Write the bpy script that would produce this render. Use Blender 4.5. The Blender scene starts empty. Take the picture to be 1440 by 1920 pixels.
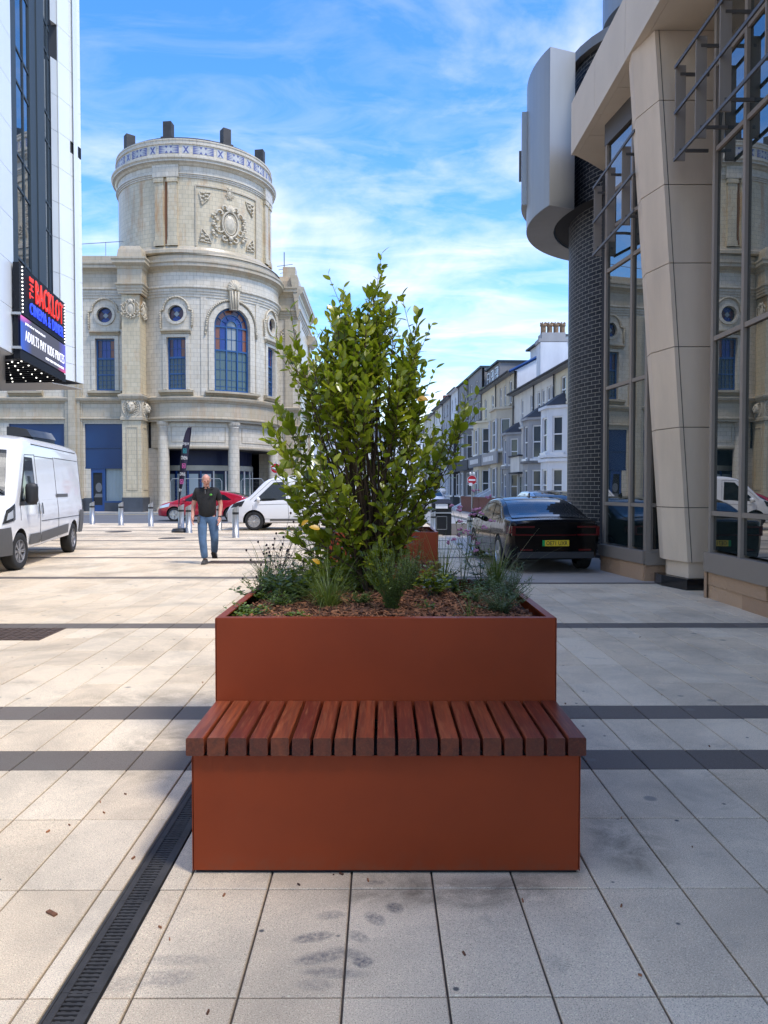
import bpy, bmesh, math, random
from mathutils import Vector, Matrix, noise
R = math.radians
PI = math.pi
random.seed(7)
S = bpy.context.scene
C = S.collection

# ---------------------------------------------------------------- camera
EYE = Vector((0, 0, 1.46))
F = 1443.0                       # focal length in pixels of the 1440 x 1920 photograph
cam_d = bpy.data.cameras.new('camera')
cam = bpy.data.objects.new('camera', cam_d); C.objects.link(cam)
cam_d.sensor_fit = 'VERTICAL'; cam_d.sensor_height = 36.0
cam_d.lens = F / 1920 * 36.0
cam_d.clip_start = 0.05; cam_d.clip_end = 3000
PITCH, YAW = math.atan(42 / F), math.atan(8 / F)
cam.location = EYE
cam.rotation_euler = (PI / 2 - PITCH, 0, -YAW)
S.camera = cam

# ---------------------------------------------------------------- sky and sun
SUN_EL, SUN_AZ = 60.0, 125.0        # azimuth clockwise from +Y (the view): right and a little behind
wd = bpy.data.worlds.new('World'); S.world = wd; wd.use_nodes = True
nt = wd.node_tree; nt.nodes.clear()
def N(t, ty, **kw):
    n = t.nodes.new(ty)
    for k, v in kw.items(): setattr(n, k, v)
    return n
def L(t, a, b): t.links.new(a, b)
out = N(nt, 'ShaderNodeOutputWorld'); bg = N(nt, 'ShaderNodeBackground')
sky = N(nt, 'ShaderNodeTexSky', sky_type='NISHITA'); sky.sun_disc = False
sky.sun_elevation = R(SUN_EL); sky.sun_rotation = R(SUN_AZ)
sky.air_density = 1.0; sky.dust_density = 0.6; sky.ozone_density = 2.0
gm = N(nt, 'ShaderNodeHueSaturation'); gm.inputs['Saturation'].default_value = 1.36; gm.inputs['Hue'].default_value = 0.509
gm.inputs['Value'].default_value = 0.79
L(nt, sky.outputs[0], gm.inputs['Color'])
tc = N(nt, 'ShaderNodeTexCoord')
# clouds: project the view direction on a flat layer high above
sp = N(nt, 'ShaderNodeSeparateXYZ'); L(nt, tc.outputs['Generated'], sp.inputs[0])
mz = N(nt, 'ShaderNodeMath', operation='ADD'); L(nt, sp.outputs[2], mz.inputs[0]); mz.inputs[1].default_value = 0.16
mx = N(nt, 'ShaderNodeMath', operation='MAXIMUM'); L(nt, mz.outputs[0], mx.inputs[0]); mx.inputs[1].default_value = 0.05
vd = N(nt, 'ShaderNodeVectorMath', operation='DIVIDE'); L(nt, tc.outputs['Generated'], vd.inputs[0])
cb = N(nt, 'ShaderNodeCombineXYZ')
for i in range(3): L(nt, mx.outputs[0], cb.inputs[i])
L(nt, cb.outputs[0], vd.inputs[1])
mp = N(nt, 'ShaderNodeMapping'); mp.inputs['Rotation'].default_value = (0, 0, R(24)); mp.inputs['Scale'].default_value = (1.0, 1.25, 1)
mp.inputs['Location'].default_value = (2.3, 0.45, 0)
L(nt, vd.outputs[0], mp.inputs[0])
n1 = N(nt, 'ShaderNodeTexNoise'); n1.inputs['Scale'].default_value = 1.15; n1.inputs['Detail'].default_value = 12; n1.inputs['Roughness'].default_value = 0.58
n1.inputs['Distortion'].default_value = 0.55
L(nt, mp.outputs[0], n1.inputs['Vector'])
cr = N(nt, 'ShaderNodeValToRGB'); L(nt, n1.outputs['Fac'], cr.inputs[0])
cr.color_ramp.elements[0].position = 0.47; cr.color_ramp.elements[0].color = (0, 0, 0, 1)
cr.color_ramp.elements[1].position = 0.76; cr.color_ramp.elements[1].color = (1, 1, 1, 1)
n2 = N(nt, 'ShaderNodeTexNoise'); n2.inputs['Scale'].default_value = 4.2; n2.inputs['Detail'].default_value = 10; n2.inputs['Roughness'].default_value = 0.6
n2.inputs['Distortion'].default_value = 0.9
mp2 = N(nt, 'ShaderNodeMapping'); mp2.inputs['Rotation'].default_value = (0, 0, R(-30)); mp2.inputs['Scale'].default_value = (0.8, 1.7, 1)
L(nt, vd.outputs[0], mp2.inputs[0]); L(nt, mp2.outputs[0], n2.inputs['Vector'])
cr2 = N(nt, 'ShaderNodeValToRGB'); L(nt, n2.outputs['Fac'], cr2.inputs[0])
cr2.color_ramp.elements[0].position = 0.44; cr2.color_ramp.elements[0].color = (0, 0, 0, 1)
cr2.color_ramp.elements[1].position = 0.70; cr2.color_ramp.elements[1].color = (1, 1, 1, 1)
# more cloud towards the horizon
mr = N(nt, 'ShaderNodeMapRange'); L(nt, sp.outputs[2], mr.inputs[0])
mr.inputs[1].default_value = 0.0; mr.inputs[2].default_value = 0.50; mr.inputs[3].default_value = 0.42; mr.inputs[4].default_value = 0.10
m2 = N(nt, 'ShaderNodeMath', operation='MULTIPLY'); L(nt, cr2.outputs[0], m2.inputs[0]); L(nt, mr.outputs[0], m2.inputs[1])
m1 = N(nt, 'ShaderNodeMath', operation='MULTIPLY'); L(nt, cr.outputs[0], m1.inputs[0]); m1.inputs[1].default_value = 0.75
ad = N(nt, 'ShaderNodeMath', operation='ADD', use_clamp=True); L(nt, m1.outputs[0], ad.inputs[0]); L(nt, m2.outputs[0], ad.inputs[1])
mc = N(nt, 'ShaderNodeMix', data_type='RGBA'); L(nt, ad.outputs[0], mc.inputs['Factor'])
L(nt, gm.outputs[0], mc.inputs['A']); mc.inputs['B'].default_value = (3.05, 2.95, 2.85, 1)
L(nt, mc.outputs['Result'], bg.inputs[0]); bg.inputs[1].default_value = 0.15
L(nt, bg.outputs[0], out.inputs[0])
sd = bpy.data.lights.new('sun', 'SUN'); sd.energy = 1.15; sd.angle = R(10); sd.color = (1.0, 0.97, 0.93)
sun = bpy.data.objects.new('sun', sd); C.objects.link(sun)
sv = Vector((math.sin(R(SUN_AZ)) * math.cos(R(SUN_EL)), math.cos(R(SUN_AZ)) * math.cos(R(SUN_EL)), math.sin(R(SUN_EL))))
sun.rotation_euler = sv.to_track_quat('Z', 'Y').to_euler()
S.view_settings.view_transform = 'Standard'; S.view_settings.look = 'None'
S.view_settings.gamma = 1; S.view_settings.use_curve_mapping = False
S.view_settings.exposure = 1.66
S.render.engine = 'CYCLES'
S.cycles.max_bounces = 8; S.cycles.transparent_max_bounces = 12

# ---------------------------------------------------------------- helpers
_rot = cam.rotation_euler.to_matrix()
def at(px, py, Y):
    """world point seen at photo pixel (px,py) on the upright plane y = Y"""
    d = _rot @ Vector(((px - 720) / F, -(py - 960) / F, -1))
    t = Y / d.y
    return EYE + d * t
def gx(px, Y): return at(px, 918, Y).x
def gz(py, Y, px=720): return at(px, py, Y).z
def gnd(px, py, z=0.0):
    d = _rot @ Vector(((px - 720) / F, -(py - 960) / F, -1))
    t = (z - EYE.z) / d.z
    return EYE + d * t

MATS = {}
def mat(name, col=(0.5, 0.5, 0.5), rough=0.6, metal=0.0, **kw):
    """principled material; returns (material, tree, bsdf)"""
    m = bpy.data.materials.new(name); m.use_nodes = True
    t = m.node_tree; b = t.nodes['Principled BSDF']
    b.inputs['Base Color'].default_value = (*col, 1); b.inputs['Roughness'].default_value = rough
    b.inputs['Metallic'].default_value = metal
    for k, v in kw.items(): b.inputs[k.replace('_', ' ')].default_value = v
    m['col'] = col
    MATS[name] = m
    return m, t, b
def mixc(t, fac, a, b, mode='MIX'):
    n = N(t, 'ShaderNodeMix', data_type='RGBA', blend_type=mode)
    if hasattr(fac, 'links') or hasattr(fac, 'is_linked'): L(t, fac, n.inputs['Factor'])
    else: n.inputs['Factor'].default_value = fac
    for s, v in (('A', a), ('B', b)):
        if hasattr(v, 'is_linked'): L(t, v, n.inputs[s])
        else: n.inputs[s].default_value = (*v, 1) if len(v) == 3 else v
    return n.outputs['Result']
def noise_n(t, scale, detail=4, rough=0.55, vec=None, dist=0.0):
    n = N(t, 'ShaderNodeTexNoise'); n.inputs['Scale'].default_value = scale; n.inputs['Detail'].default_value = detail
    n.inputs['Roughness'].default_value = rough; n.inputs['Distortion'].default_value = dist
    if vec is not None: L(t, vec, n.inputs['Vector'])
    return n.outputs['Fac']
def ramp(t, fac, p0, p1, c0=(0, 0, 0), c1=(1, 1, 1)):
    n = N(t, 'ShaderNodeValToRGB'); L(t, fac, n.inputs[0])
    e = n.color_ramp.elements
    e[0].position = p0; e[0].color = (*c0, 1); e[1].position = p1; e[1].color = (*c1, 1)
    return n.outputs[0]
def wpos(t): return N(t, 'ShaderNodeNewGeometry').outputs['Position']
def ocoord(t): return N(t, 'ShaderNodeTexCoord').outputs['Object']
def scaled(t, vec, s, loc=(0, 0, 0), rot=(0, 0, 0)):
    n = N(t, 'ShaderNodeMapping'); n.inputs['Scale'].default_value = s; n.inputs['Location'].default_value = loc
    n.inputs['Rotation'].default_value = rot
    L(t, vec, n.inputs[0]); return n.outputs[0]
def bump(t, b, h, strength=0.3, dist=0.01):
    n = N(t, 'ShaderNodeBump'); n.inputs['Strength'].default_value = strength; n.inputs['Distance'].default_value = dist
    L(t, h, n.inputs['Height']); L(t, n.outputs[0], b.inputs['Normal'])
def rand_n(t):
    """one random number per loose piece, whether an object of its own or an island of a joined mesh"""
    a = N(t, 'ShaderNodeObjectInfo').outputs['Random']; g = N(t, 'ShaderNodeNewGeometry').outputs['Random Per Island']
    s = N(t, 'ShaderNodeMath', operation='ADD'); L(t, a, s.inputs[0]); L(t, g, s.inputs[1])
    f = N(t, 'ShaderNodeMath', operation='FRACT'); L(t, s.outputs[0], f.inputs[0])
    return f.outputs[0]
def grimy(name, col, rough=0.7, dark=0.75, scale=1.5, metal=0.0, bumps=0.0, bscale=40, streak=False, **kw):
    m, t, b = mat(name, col, rough, metal, **kw)
    p = wpos(t)
    v = scaled(t, p, (1, 1, 0.25) if streak else (1, 1, 1))
    f = ramp(t, noise_n(t, scale, 6, 0.6, v), 0.35, 0.7)
    L(t, mixc(t, f, col, tuple(c * dark for c in col)), b.inputs['Base Color'])
    if bumps: bump(t, b, noise_n(t, bscale, 5, 0.6, p), bumps, 0.01)
    return m

class MB:
    """collects faces; build() links them as ONE mesh object"""
    def __init__(s): s.v = []; s.f = []; s.uv = []; s.mi = []; s.has = False; s.cm = 0
    def face(s, pts, uv=None):
        i = len(s.v); s.v.extend([tuple(p) for p in pts]); s.f.append(tuple(range(i, i + len(pts))))
        s.uv.append(uv); s.mi.append(s.cm)
        if uv: s.has = True
    def mesh(s, vs, fs):
        i = len(s.v); s.v.extend([tuple(p) for p in vs])
        for f in fs: s.f.append(tuple(a + i for a in f)); s.uv.append(None); s.mi.append(s.cm)
    def hexa(s, c):
        """8 corners: 0-3 bottom loop, 4-7 top loop"""
        s.mesh(c, [(3, 2, 1, 0), (4, 5, 6, 7), (0, 1, 5, 4), (1, 2, 6, 5), (2, 3, 7, 6), (3, 0, 4, 7)])
    def box(s, x0, x1, y0, y1, z0, z1):
        s.hexa([(x0, y0, z0), (x1, y0, z0), (x1, y1, z0), (x0, y1, z0), (x0, y0, z1), (x1, y0, z1), (x1, y1, z1), (x0, y1, z1)])
    def bbox(s, x0, x1, y0, y1, z0, z1, b=0.004):
        """box with chamfered top edges"""
        vs = [(x0, y0, z0), (x1, y0, z0), (x1, y1, z0), (x0, y1, z0), (x0, y0, z1 - b), (x1, y0, z1 - b), (x1, y1, z1 - b), (x0, y1, z1 - b),
              (x0 + b, y0 + b, z1), (x1 - b, y0 + b, z1), (x1 - b, y1 - b, z1), (x0 + b, y1 - b, z1)]
        s.mesh(vs, [(3, 2, 1, 0), (0, 1, 5, 4), (1, 2, 6, 5), (2, 3, 7, 6), (3, 0, 4, 7), (4, 5, 9, 8), (5, 6, 10, 9), (6, 7, 11, 10), (7, 4, 8, 11), (8, 9, 10, 11)])
    def obox(s, c, dx, dy, dz):
        """box about centre c with half-axis vectors"""
        c, dx, dy, dz = map(Vector, (c, dx, dy, dz))
        s.hexa([c - dx - dy - dz, c + dx - dy - dz, c + dx + dy - dz, c - dx + dy - dz, c - dx - dy + dz, c + dx - dy + dz, c + dx + dy + dz, c - dx + dy + dz])
    def prism(s, poly, d):
        """poly (3D points) extruded by vector d"""
        d = Vector(d); n = len(poly); a = [Vector(p) for p in poly]; b = [p + d for p in a]
        s.mesh(a + b, [tuple(range(n - 1, -1, -1)), tuple(range(n, 2 * n))] + [(i, (i + 1) % n, n + (i + 1) % n, n + i) for i in range(n)])
    def tube(s, pts, r, seg=6, cap=True, r1=None):
        pts = [Vector(p) for p in pts]; n = len(pts)
        rs = r if isinstance(r, (list, tuple)) else [r + ((r1 if r1 is not None else r) - r) * i / max(1, n - 1) for i in range(n)]
        base = len(s.v); prev = None
        for i, p in enumerate(pts):
            d = (pts[min(i + 1, n - 1)] - pts[max(i - 1, 0)])
            d = d.normalized() if d.length > 1e-9 else Vector((0, 0, 1))
            if prev is None:
                a = Vector((0, 0, 1)) if abs(d.z) < 0.9 else Vector((1, 0, 0))
                u = d.cross(a).normalized()
            else:
                u = prev - d * prev.dot(d); u = u.normalized() if u.length > 1e-9 else d.orthogonal().normalized()
            prev = u; w = d.cross(u)
            for k in range(seg):
                a = 2 * PI * k / seg
                s.v.append(tuple(p + (u * math.cos(a) + w * math.sin(a)) * rs[i]))
        for i in range(n - 1):
            for k in range(seg):
                k2 = (k + 1) % seg
                s.f.append((base + i * seg + k, base + i * seg + k2, base + (i + 1) * seg + k2, base + (i + 1) * seg + k)); s.uv.append(None); s.mi.append(s.cm)
        if cap:
            s.f.append(tuple(base + k for k in reversed(range(seg)))); s.uv.append(None); s.mi.append(s.cm)
            s.f.append(tuple(base + (n - 1) * seg + k for k in range(seg))); s.uv.append(None); s.mi.append(s.cm)
    def lathe(s, prof, c=(0, 0, 0), seg=16, a0=0.0, a1=2 * PI, M=None, uv=False):
        """prof: (r, z) bottom to top about the upright axis through c"""
        full = abs(a1 - a0 - 2 * PI) < 1e-6
        n = seg if full else seg + 1
        base = len(s.v)
        for i in range(n):
            a = a0 + (a1 - a0) * i / seg
            for (r, z) in prof:
                p = Vector((c[0] + r * math.cos(a), c[1] + r * math.sin(a), c[2] + z))
                s.v.append(tuple(M @ p) if M else tuple(p))
        k = len(prof)
        for i in range(seg):
            j = (i + 1) % n
            for q in range(k - 1):
                s.f.append((base + i * k + q, base + j * k + q, base + j * k + q + 1, base + i * k + q + 1))
                if uv:
                    rr = max(p[0] for p in prof); u0 = (a0 + (a1 - a0) * i / seg) * rr; u1 = (a0 + (a1 - a0) * (i + 1) / seg) * rr
                    s.uv.append([(u0, prof[q][1]), (u1, prof[q][1]), (u1, prof[q + 1][1]), (u0, prof[q + 1][1])]); s.has = True
                else: s.uv.append(None)
                s.mi.append(s.cm)
    def ball(s, c, r, seg=8, rings=6, M=None):
        rx, ry, rz = (r, r, r) if not isinstance(r, (tuple, list)) else r
        base = len(s.v); c = Vector(c)
        vs = []
        for i in range(rings + 1):
            th = PI * i / rings
            for k in range(seg):
                a = 2 * PI * k / seg
                p = Vector((rx * math.sin(th) * math.cos(a), ry * math.sin(th) * math.sin(a), rz * math.cos(th)))
                vs.append(c + (M @ p if M else p))
        fs = [(i * seg + k, (i + 1) * seg + k, (i + 1) * seg + (k + 1) % seg, i * seg + (k + 1) % seg) for i in range(rings) for k in range(seg)]
        s.mesh(vs, fs)
    def data(s, name, mats=None, smooth=False):
        me = bpy.data.meshes.new(name); me.from_pydata(s.v, [], s.f)
        if s.has:
            ul = me.uv_layers.new(name='UVMap'); d = ul.data; li = 0
            for f, u in zip(s.f, s.uv):
                for k in range(len(f)):
                    if u: d[li].uv = u[k]
                    else:
                        v = s.v[f[k]]; d[li].uv = (v[0] + v[1], v[2])
                    li += 1
        for m in (mats if isinstance(mats, (list, tuple)) else [mats]):
            if m: me.materials.append(MATS[m] if isinstance(m, str) else m)
        if any(s.mi): me.polygons.foreach_set('material_index', s.mi)
        if smooth is True: me.polygons.foreach_set('use_smooth', [True] * len(me.polygons))
        me.update()
        if smooth and smooth is not True:
            me.polygons.foreach_set('use_smooth', [True] * len(me.polygons)); me.set_sharp_from_angle(angle=smooth)
        return me
    def build(s, name, m=None, parent=None, smooth=False, **props):
        me = s.data(name, m, smooth)
        o = bpy.data.objects.new(name, me); C.objects.link(o)
        put(o, parent)
        for k, v in props.items(): o[k] = v
        return o

def root_of(o):
    while o.parent: o = o.parent
    return o
def wloc(o):
    v = Vector(o.location)
    while o.parent: o = o.parent; v += o.location
    return v
def put(o, parent):
    """geometry is given in the frame of the thing's world position"""
    if parent is not None:
        o.parent = parent
        # unrotated, unscaled parents while building: subtract where the parent stands
        if not parent.get('local'):
            o.matrix_parent_inverse = Matrix.Translation(-wloc_true(parent))
def wloc_true(o):
    if o.parent is None: return Vector(o.location)
    m = Matrix.Translation(o.location) if o.type == 'EMPTY' or True else None
    return wloc_true(o.parent) + (o.matrix_parent_inverse.to_translation()) + Vector(o.location)
def thing(name, label, cat, loc=(0, 0, 0), group=None, rz=0.0):
    o = bpy.data.objects.new(name, None); C.objects.link(o); o.location = loc; o.rotation_euler = (0, 0, rz)
    o.empty_display_size = 0.1
    return tag(o, label, cat, group)
def tag(o, label=None, cat=None, group=None, kind=None):
    if label: o['label'] = label
    if cat: o['category'] = cat
    if group: o['group'] = group
    if kind: o['kind'] = kind
    return o
def local_thing(name, label, cat, loc=(0, 0, 0), group=None, rz=0.0):
    """a thing whose parts are given in its own coordinates"""
    return thing(name, label, cat, loc, group, rz)
def kids(o): return [c for c in CH.get(o.name, [])]
def link_local(mb, name, m, parent, smooth=False, **props):
    me = mb.data(name, m, smooth); o = bpy.data.objects.new(name, me); C.objects.link(o); o.parent = parent
    for k, v in props.items(): o[k] = v
    return o
def copy_tree(o, loc=None, rz=None, label=None, parent=None):
    c = o.copy(); C.objects.link(c)
    if parent is not None: c.parent = parent; c.matrix_parent_inverse = o.matrix_parent_inverse.copy()
    for ch in [x for x in bpy.data.objects if x.parent == o]: copy_tree(ch, parent=c)
    if loc is not None: c.location = loc
    if rz is not None: c.rotation_euler = (0, 0, rz)
    if label: c['label'] = label
    return c
def text_mesh(txt, size=1.0, ext=0.01, bold=0.0, sx=1.0, align='CENTER', spacing=1.0):
    """flat lettering as mesh: x right, y up, centred"""
    cu = bpy.data.curves.new('lettering', 'FONT'); cu.body = txt; cu.size = size; cu.extrude = ext; cu.offset = bold
    cu.align_x = align; cu.align_y = 'CENTER'; cu.space_character = spacing; cu.resolution_u = 2
    o = bpy.data.objects.new('lettering', cu); C.objects.link(o)
    dg = bpy.context.evaluated_depsgraph_get(); me = bpy.data.meshes.new_from_object(o.evaluated_get(dg))
    bpy.data.objects.remove(o); bpy.data.curves.remove(cu)
    for v in me.vertices: v.co.x *= sx
    return me
def place_text(txt, size, origin, xdir, zdir, m, parent, name='lettering', ext=0.01, bold=0.0, width=None, height=None, **kw):
    """lettering laid on a plane; origin = centre, xdir = reading direction, zdir = up of the letters"""
    me = text_mesh(txt, size, 1.0, bold, **kw)
    xs = [v.co.x for v in me.vertices]; ys = [v.co.y for v in me.vertices]
    if not xs: return None
    cx, cy = (min(xs) + max(xs)) / 2, (min(ys) + max(ys)) / 2
    fx = width / (max(xs) - min(xs)) if width else 1; fy = height / (max(ys) - min(ys)) if height else 1
    xd = Vector(xdir).normalized(); zd = Vector(zdir).normalized(); nd = xd.cross(zd)
    for v in me.vertices:
        a = v.co.copy(); v.co = Vector(origin) + xd * ((a.x - cx) * fx) + zd * ((a.y - cy) * fy) + nd * (a.z * ext)
    me.materials.clear(); me.materials.append(MATS[m]); me.name = name
    o = bpy.data.objects.new(name, me); C.objects.link(o)
    if parent is not None: put(o, parent)
    return o
# ---------------------------------------------------------------- materials
# pale granite-aggregate paving
def slab_mat(name, base, warm, stains_shade=True):
    m, t, b = mat(name, base, 0.75, Specular_IOR_Level=0.25)
    p = wpos(t)
    r = rand_n(t)
    c1 = mixc(t, r, tuple(c * 0.94 for c in base), tuple(min(1, c * 1.04) for c in warm))
    sp_ = noise_n(t, 260, 3, 0.8, p)
    c2 = mixc(t, ramp(t, sp_, 0.52, 0.64), c1, tuple(c * 0.34 for c in base))
    sp2 = noise_n(t, 190, 2, 0.7, scaled(t, p, (1, 1, 1), (5, 3, 1)))
    c3 = mixc(t, ramp(t, sp2, 0.56, 0.7), c2, tuple(min(1, c * 1.5) for c in base))
    # broad dirt and damp
    d1 = ramp(t, noise_n(t, 0.9, 7, 0.66, p, 0.4), 0.44, 0.72)
    c4 = mixc(t, d1, c3, mixc(t, 0.55, c3, (0.16, 0.145, 0.12)))
    d2 = ramp(t, noise_n(t, 3.1, 6, 0.7, scaled(t, p, (1, 1, 1), (9, 2, 0)), 0.8), 0.60, 0.74)
    c5 = mixc(t, d2, c4, mixc(t, 0.38, c4, (0.13, 0.12, 0.105)))
    vo = N(t, 'ShaderNodeTexVoronoi'); vo.inputs['Scale'].default_value = 5.0; L(t, p, vo.inputs['Vector'])
    c5 = mixc(t, ramp(t, vo.outputs['Distance'], 0.035, 0.06, (1, 1, 1), (0, 0, 0)), c5, (0.12, 0.11, 0.10))
    vp = N(t, 'ShaderNodeTexVoronoi'); vp.inputs['Scale'].default_value = 2.1; L(t, scaled(t, p, (1, 1, 1), (0.3, 7.7, 0)), vp.inputs['Vector'])
    c5 = mixc(t, ramp(t, vp.outputs['Distance'], 0.05, 0.075, (0.7, 0.7, 0.7), (0, 0, 0)), c5, (0.2, 0.185, 0.16))
    if stains_shade:
        # tyre scuffs and a damp patch by the bench, each with its own outline
        sep = N(t, 'ShaderNodeSeparateXYZ'); L(t, p, sep.inputs[0])
        tot = None
        for (px, py, ln, wd_, ang, st) in [(620, 1716, .055, .018, 8, .55), (588, 1757, .075, .020, 14, .8), (600, 1795, .09, .022, 16, .75), (655, 1787, .07, .018, -22, .6), (680, 1803, .035, .020, -30, .95),
                                            (672, 1756, .045, .018, -45, .6), (703, 1722, .05, .020, -55, .75), (740, 1702, .04, .020, -62, .85), (625, 1824, .11, .018, -4, .55), (590, 1846, .06, .02, 0, .4),
                                            (335, 1800, .13, .02, 0, .35), (315, 1835, .08, .03, 8, .5), (250, 1840, .10, .03, 20, .35), (705, 1655, .04, .012, 4, .5)]:
            g = gnd(px, py)
            a = R(ang)
            def lin(ox, oy):
                e = N(t, 'ShaderNodeMath', operation='MULTIPLY_ADD'); L(t, sep.outputs[0], e.inputs[0]); e.inputs[1].default_value = ox; e.inputs[2].default_value = -(ox * g.x + oy * g.y)
                h = N(t, 'ShaderNodeMath', operation='MULTIPLY_ADD'); L(t, sep.outputs[1], h.inputs[0]); h.inputs[1].default_value = oy; L(t, e.outputs[0], h.inputs[2])
                q = N(t, 'ShaderNodeMath', operation='MULTIPLY'); L(t, h.outputs[0], q.inputs[0]); L(t, h.outputs[0], q.inputs[1]); return q.outputs[0]
            q1 = lin(math.cos(a) / ln, math.sin(a) / ln); q2 = lin(-math.sin(a) / wd_ / 1.6, math.cos(a) / wd_ / 1.6)
            ss = N(t, 'ShaderNodeMath', operation='ADD'); L(t, q1, ss.inputs[0]); L(t, q2, ss.inputs[1])
            mrn = N(t, 'ShaderNodeMapRange', interpolation_type='SMOOTHSTEP'); L(t, ss.outputs[0], mrn.inputs[0]); mrn.inputs[1].default_value = 0.2; mrn.inputs[2].default_value = 1.25
            mrn.inputs[3].default_value = st; mrn.inputs[4].default_value = 0
            if tot is None: tot = mrn.outputs[0]
            else:
                mm = N(t, 'ShaderNodeMath', operation='MAXIMUM'); L(t, tot, mm.inputs[0]); L(t, mrn.outputs[0], mm.inputs[1]); tot = mm.outputs[0]
        rg = ramp(t, noise_n(t, 60, 4, 0.7, p), 0.3, 0.62)
        mm = N(t, 'ShaderNodeMath', operation='MULTIPLY'); L(t, tot, mm.inputs[0]); L(t, rg, mm.inputs[1])
        c5 = mixc(t, mm.outputs[0], c5, (0.115, 0.11, 0.115))
        # damp, grubby patches, plus the planter's soft shadow painted in on its left
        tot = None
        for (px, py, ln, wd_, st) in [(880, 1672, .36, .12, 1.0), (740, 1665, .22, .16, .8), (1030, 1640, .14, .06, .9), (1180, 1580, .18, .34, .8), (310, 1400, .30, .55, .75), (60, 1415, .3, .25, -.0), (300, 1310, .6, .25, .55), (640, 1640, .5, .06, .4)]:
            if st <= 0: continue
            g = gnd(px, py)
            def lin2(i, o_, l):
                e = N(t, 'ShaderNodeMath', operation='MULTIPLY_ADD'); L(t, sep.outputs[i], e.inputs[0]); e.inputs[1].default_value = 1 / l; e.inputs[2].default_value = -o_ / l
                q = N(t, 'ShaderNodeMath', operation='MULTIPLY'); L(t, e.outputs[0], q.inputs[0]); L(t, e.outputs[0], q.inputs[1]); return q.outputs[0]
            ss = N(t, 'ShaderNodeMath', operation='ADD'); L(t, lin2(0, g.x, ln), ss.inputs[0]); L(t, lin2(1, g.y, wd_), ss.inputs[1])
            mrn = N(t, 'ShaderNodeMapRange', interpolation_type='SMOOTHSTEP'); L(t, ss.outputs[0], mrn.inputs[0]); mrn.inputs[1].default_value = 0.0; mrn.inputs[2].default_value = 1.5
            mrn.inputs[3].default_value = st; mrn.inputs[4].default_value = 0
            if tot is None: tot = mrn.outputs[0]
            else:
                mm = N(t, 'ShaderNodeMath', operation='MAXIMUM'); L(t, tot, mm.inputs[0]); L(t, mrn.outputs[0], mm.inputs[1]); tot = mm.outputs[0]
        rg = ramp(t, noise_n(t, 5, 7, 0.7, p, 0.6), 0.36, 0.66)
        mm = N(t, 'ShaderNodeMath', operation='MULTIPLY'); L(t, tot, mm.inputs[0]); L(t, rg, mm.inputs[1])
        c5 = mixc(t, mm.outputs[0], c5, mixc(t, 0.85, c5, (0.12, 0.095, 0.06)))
    L(t, c5, b.inputs['Base Color'])
    bump(t, b, noise_n(t, 240, 4, 0.7, p), 0.25, 0.004)
    return m
slab_mat('paving_pale', (0.78, 0.60, 0.405), (0.78, 0.63, 0.45))
slab_mat('paving_dark', (0.155, 0.125, 0.10), (0.18, 0.148, 0.12), stains_shade=False)
grimy('joint', (0.105, 0.082, 0.06), 0.95, 0.6, 8)
grimy('asphalt', (0.13, 0.13, 0.135), 0.9, 0.8, 0.6, bumps=0.3, bscale=150)
grimy('asphalt_pale', (0.28, 0.28, 0.285), 0.9, 0.85, 0.5, bumps=0.2, bscale=150)
grimy('concrete_pale', (0.46, 0.40, 0.335), 0.85, 0.8, 1.2, bumps=0.2, bscale=120)
grimy('kerb', (0.36, 0.34, 0.31), 0.8, 0.8, 2)
grimy('ground_far', (0.25, 0.24, 0.22), 0.9, 0.8, 0.05)
grimy('cast_iron', (0.030, 0.027, 0.024), 0.75, 2.0, 9, 0.0, bumps=0.3, bscale=200)
grimy('rusty_iron', (0.13, 0.085, 0.06), 0.7, 0.6, 12, 0.3)
mat('black_gap', (0.012, 0.012, 0.012), 0.9)
# powder-coated corten-coloured steel
m, t, b = mat('terracotta_steel', (0.30, 0.066, 0.022), 0.42, Specular_IOR_Level=0.3)
p = wpos(t)
tcol = mixc(t, ramp(t, noise_n(t, 2.2, 5, .6, p), .4, .75), (0.25, 0.038, 0.0075), (0.215, 0.033, 0.0075))
sz = N(t, 'ShaderNodeSeparateXYZ'); L(t, p, sz.inputs[0])
dm = N(t, 'ShaderNodeMath', operation='MULTIPLY'); L(t, ramp(t, sz.outputs[2], 0.015, 0.09, (1, 1, 1), (0, 0, 0)), dm.inputs[0]); L(t, ramp(t, noise_n(t, 22, 6, .7, p), .42, .68), dm.inputs[1])
tcol = mixc(t, dm.outputs[0], tcol, (0.205, 0.048, 0.019))
tcol = mixc(t, ramp(t, noise_n(t, 5, 7, .75, scaled(t, p, (1, 1, .35)), 1.0), .62, .78), tcol, (0.22, 0.042, 0.013))
L(t, tcol, b.inputs['Base Color'])
rr = N(t, 'ShaderNodeMapRange'); L(t, noise_n(t, 3, 5, .6, p), rr.inputs[0]); rr.inputs[3].default_value = .34; rr.inputs[4].default_value = .52; L(t, rr.outputs[0], b.inputs['Roughness'])
bump(t, b, noise_n(t, 900, 2, .5, p), 0.06, 0.001)
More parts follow.
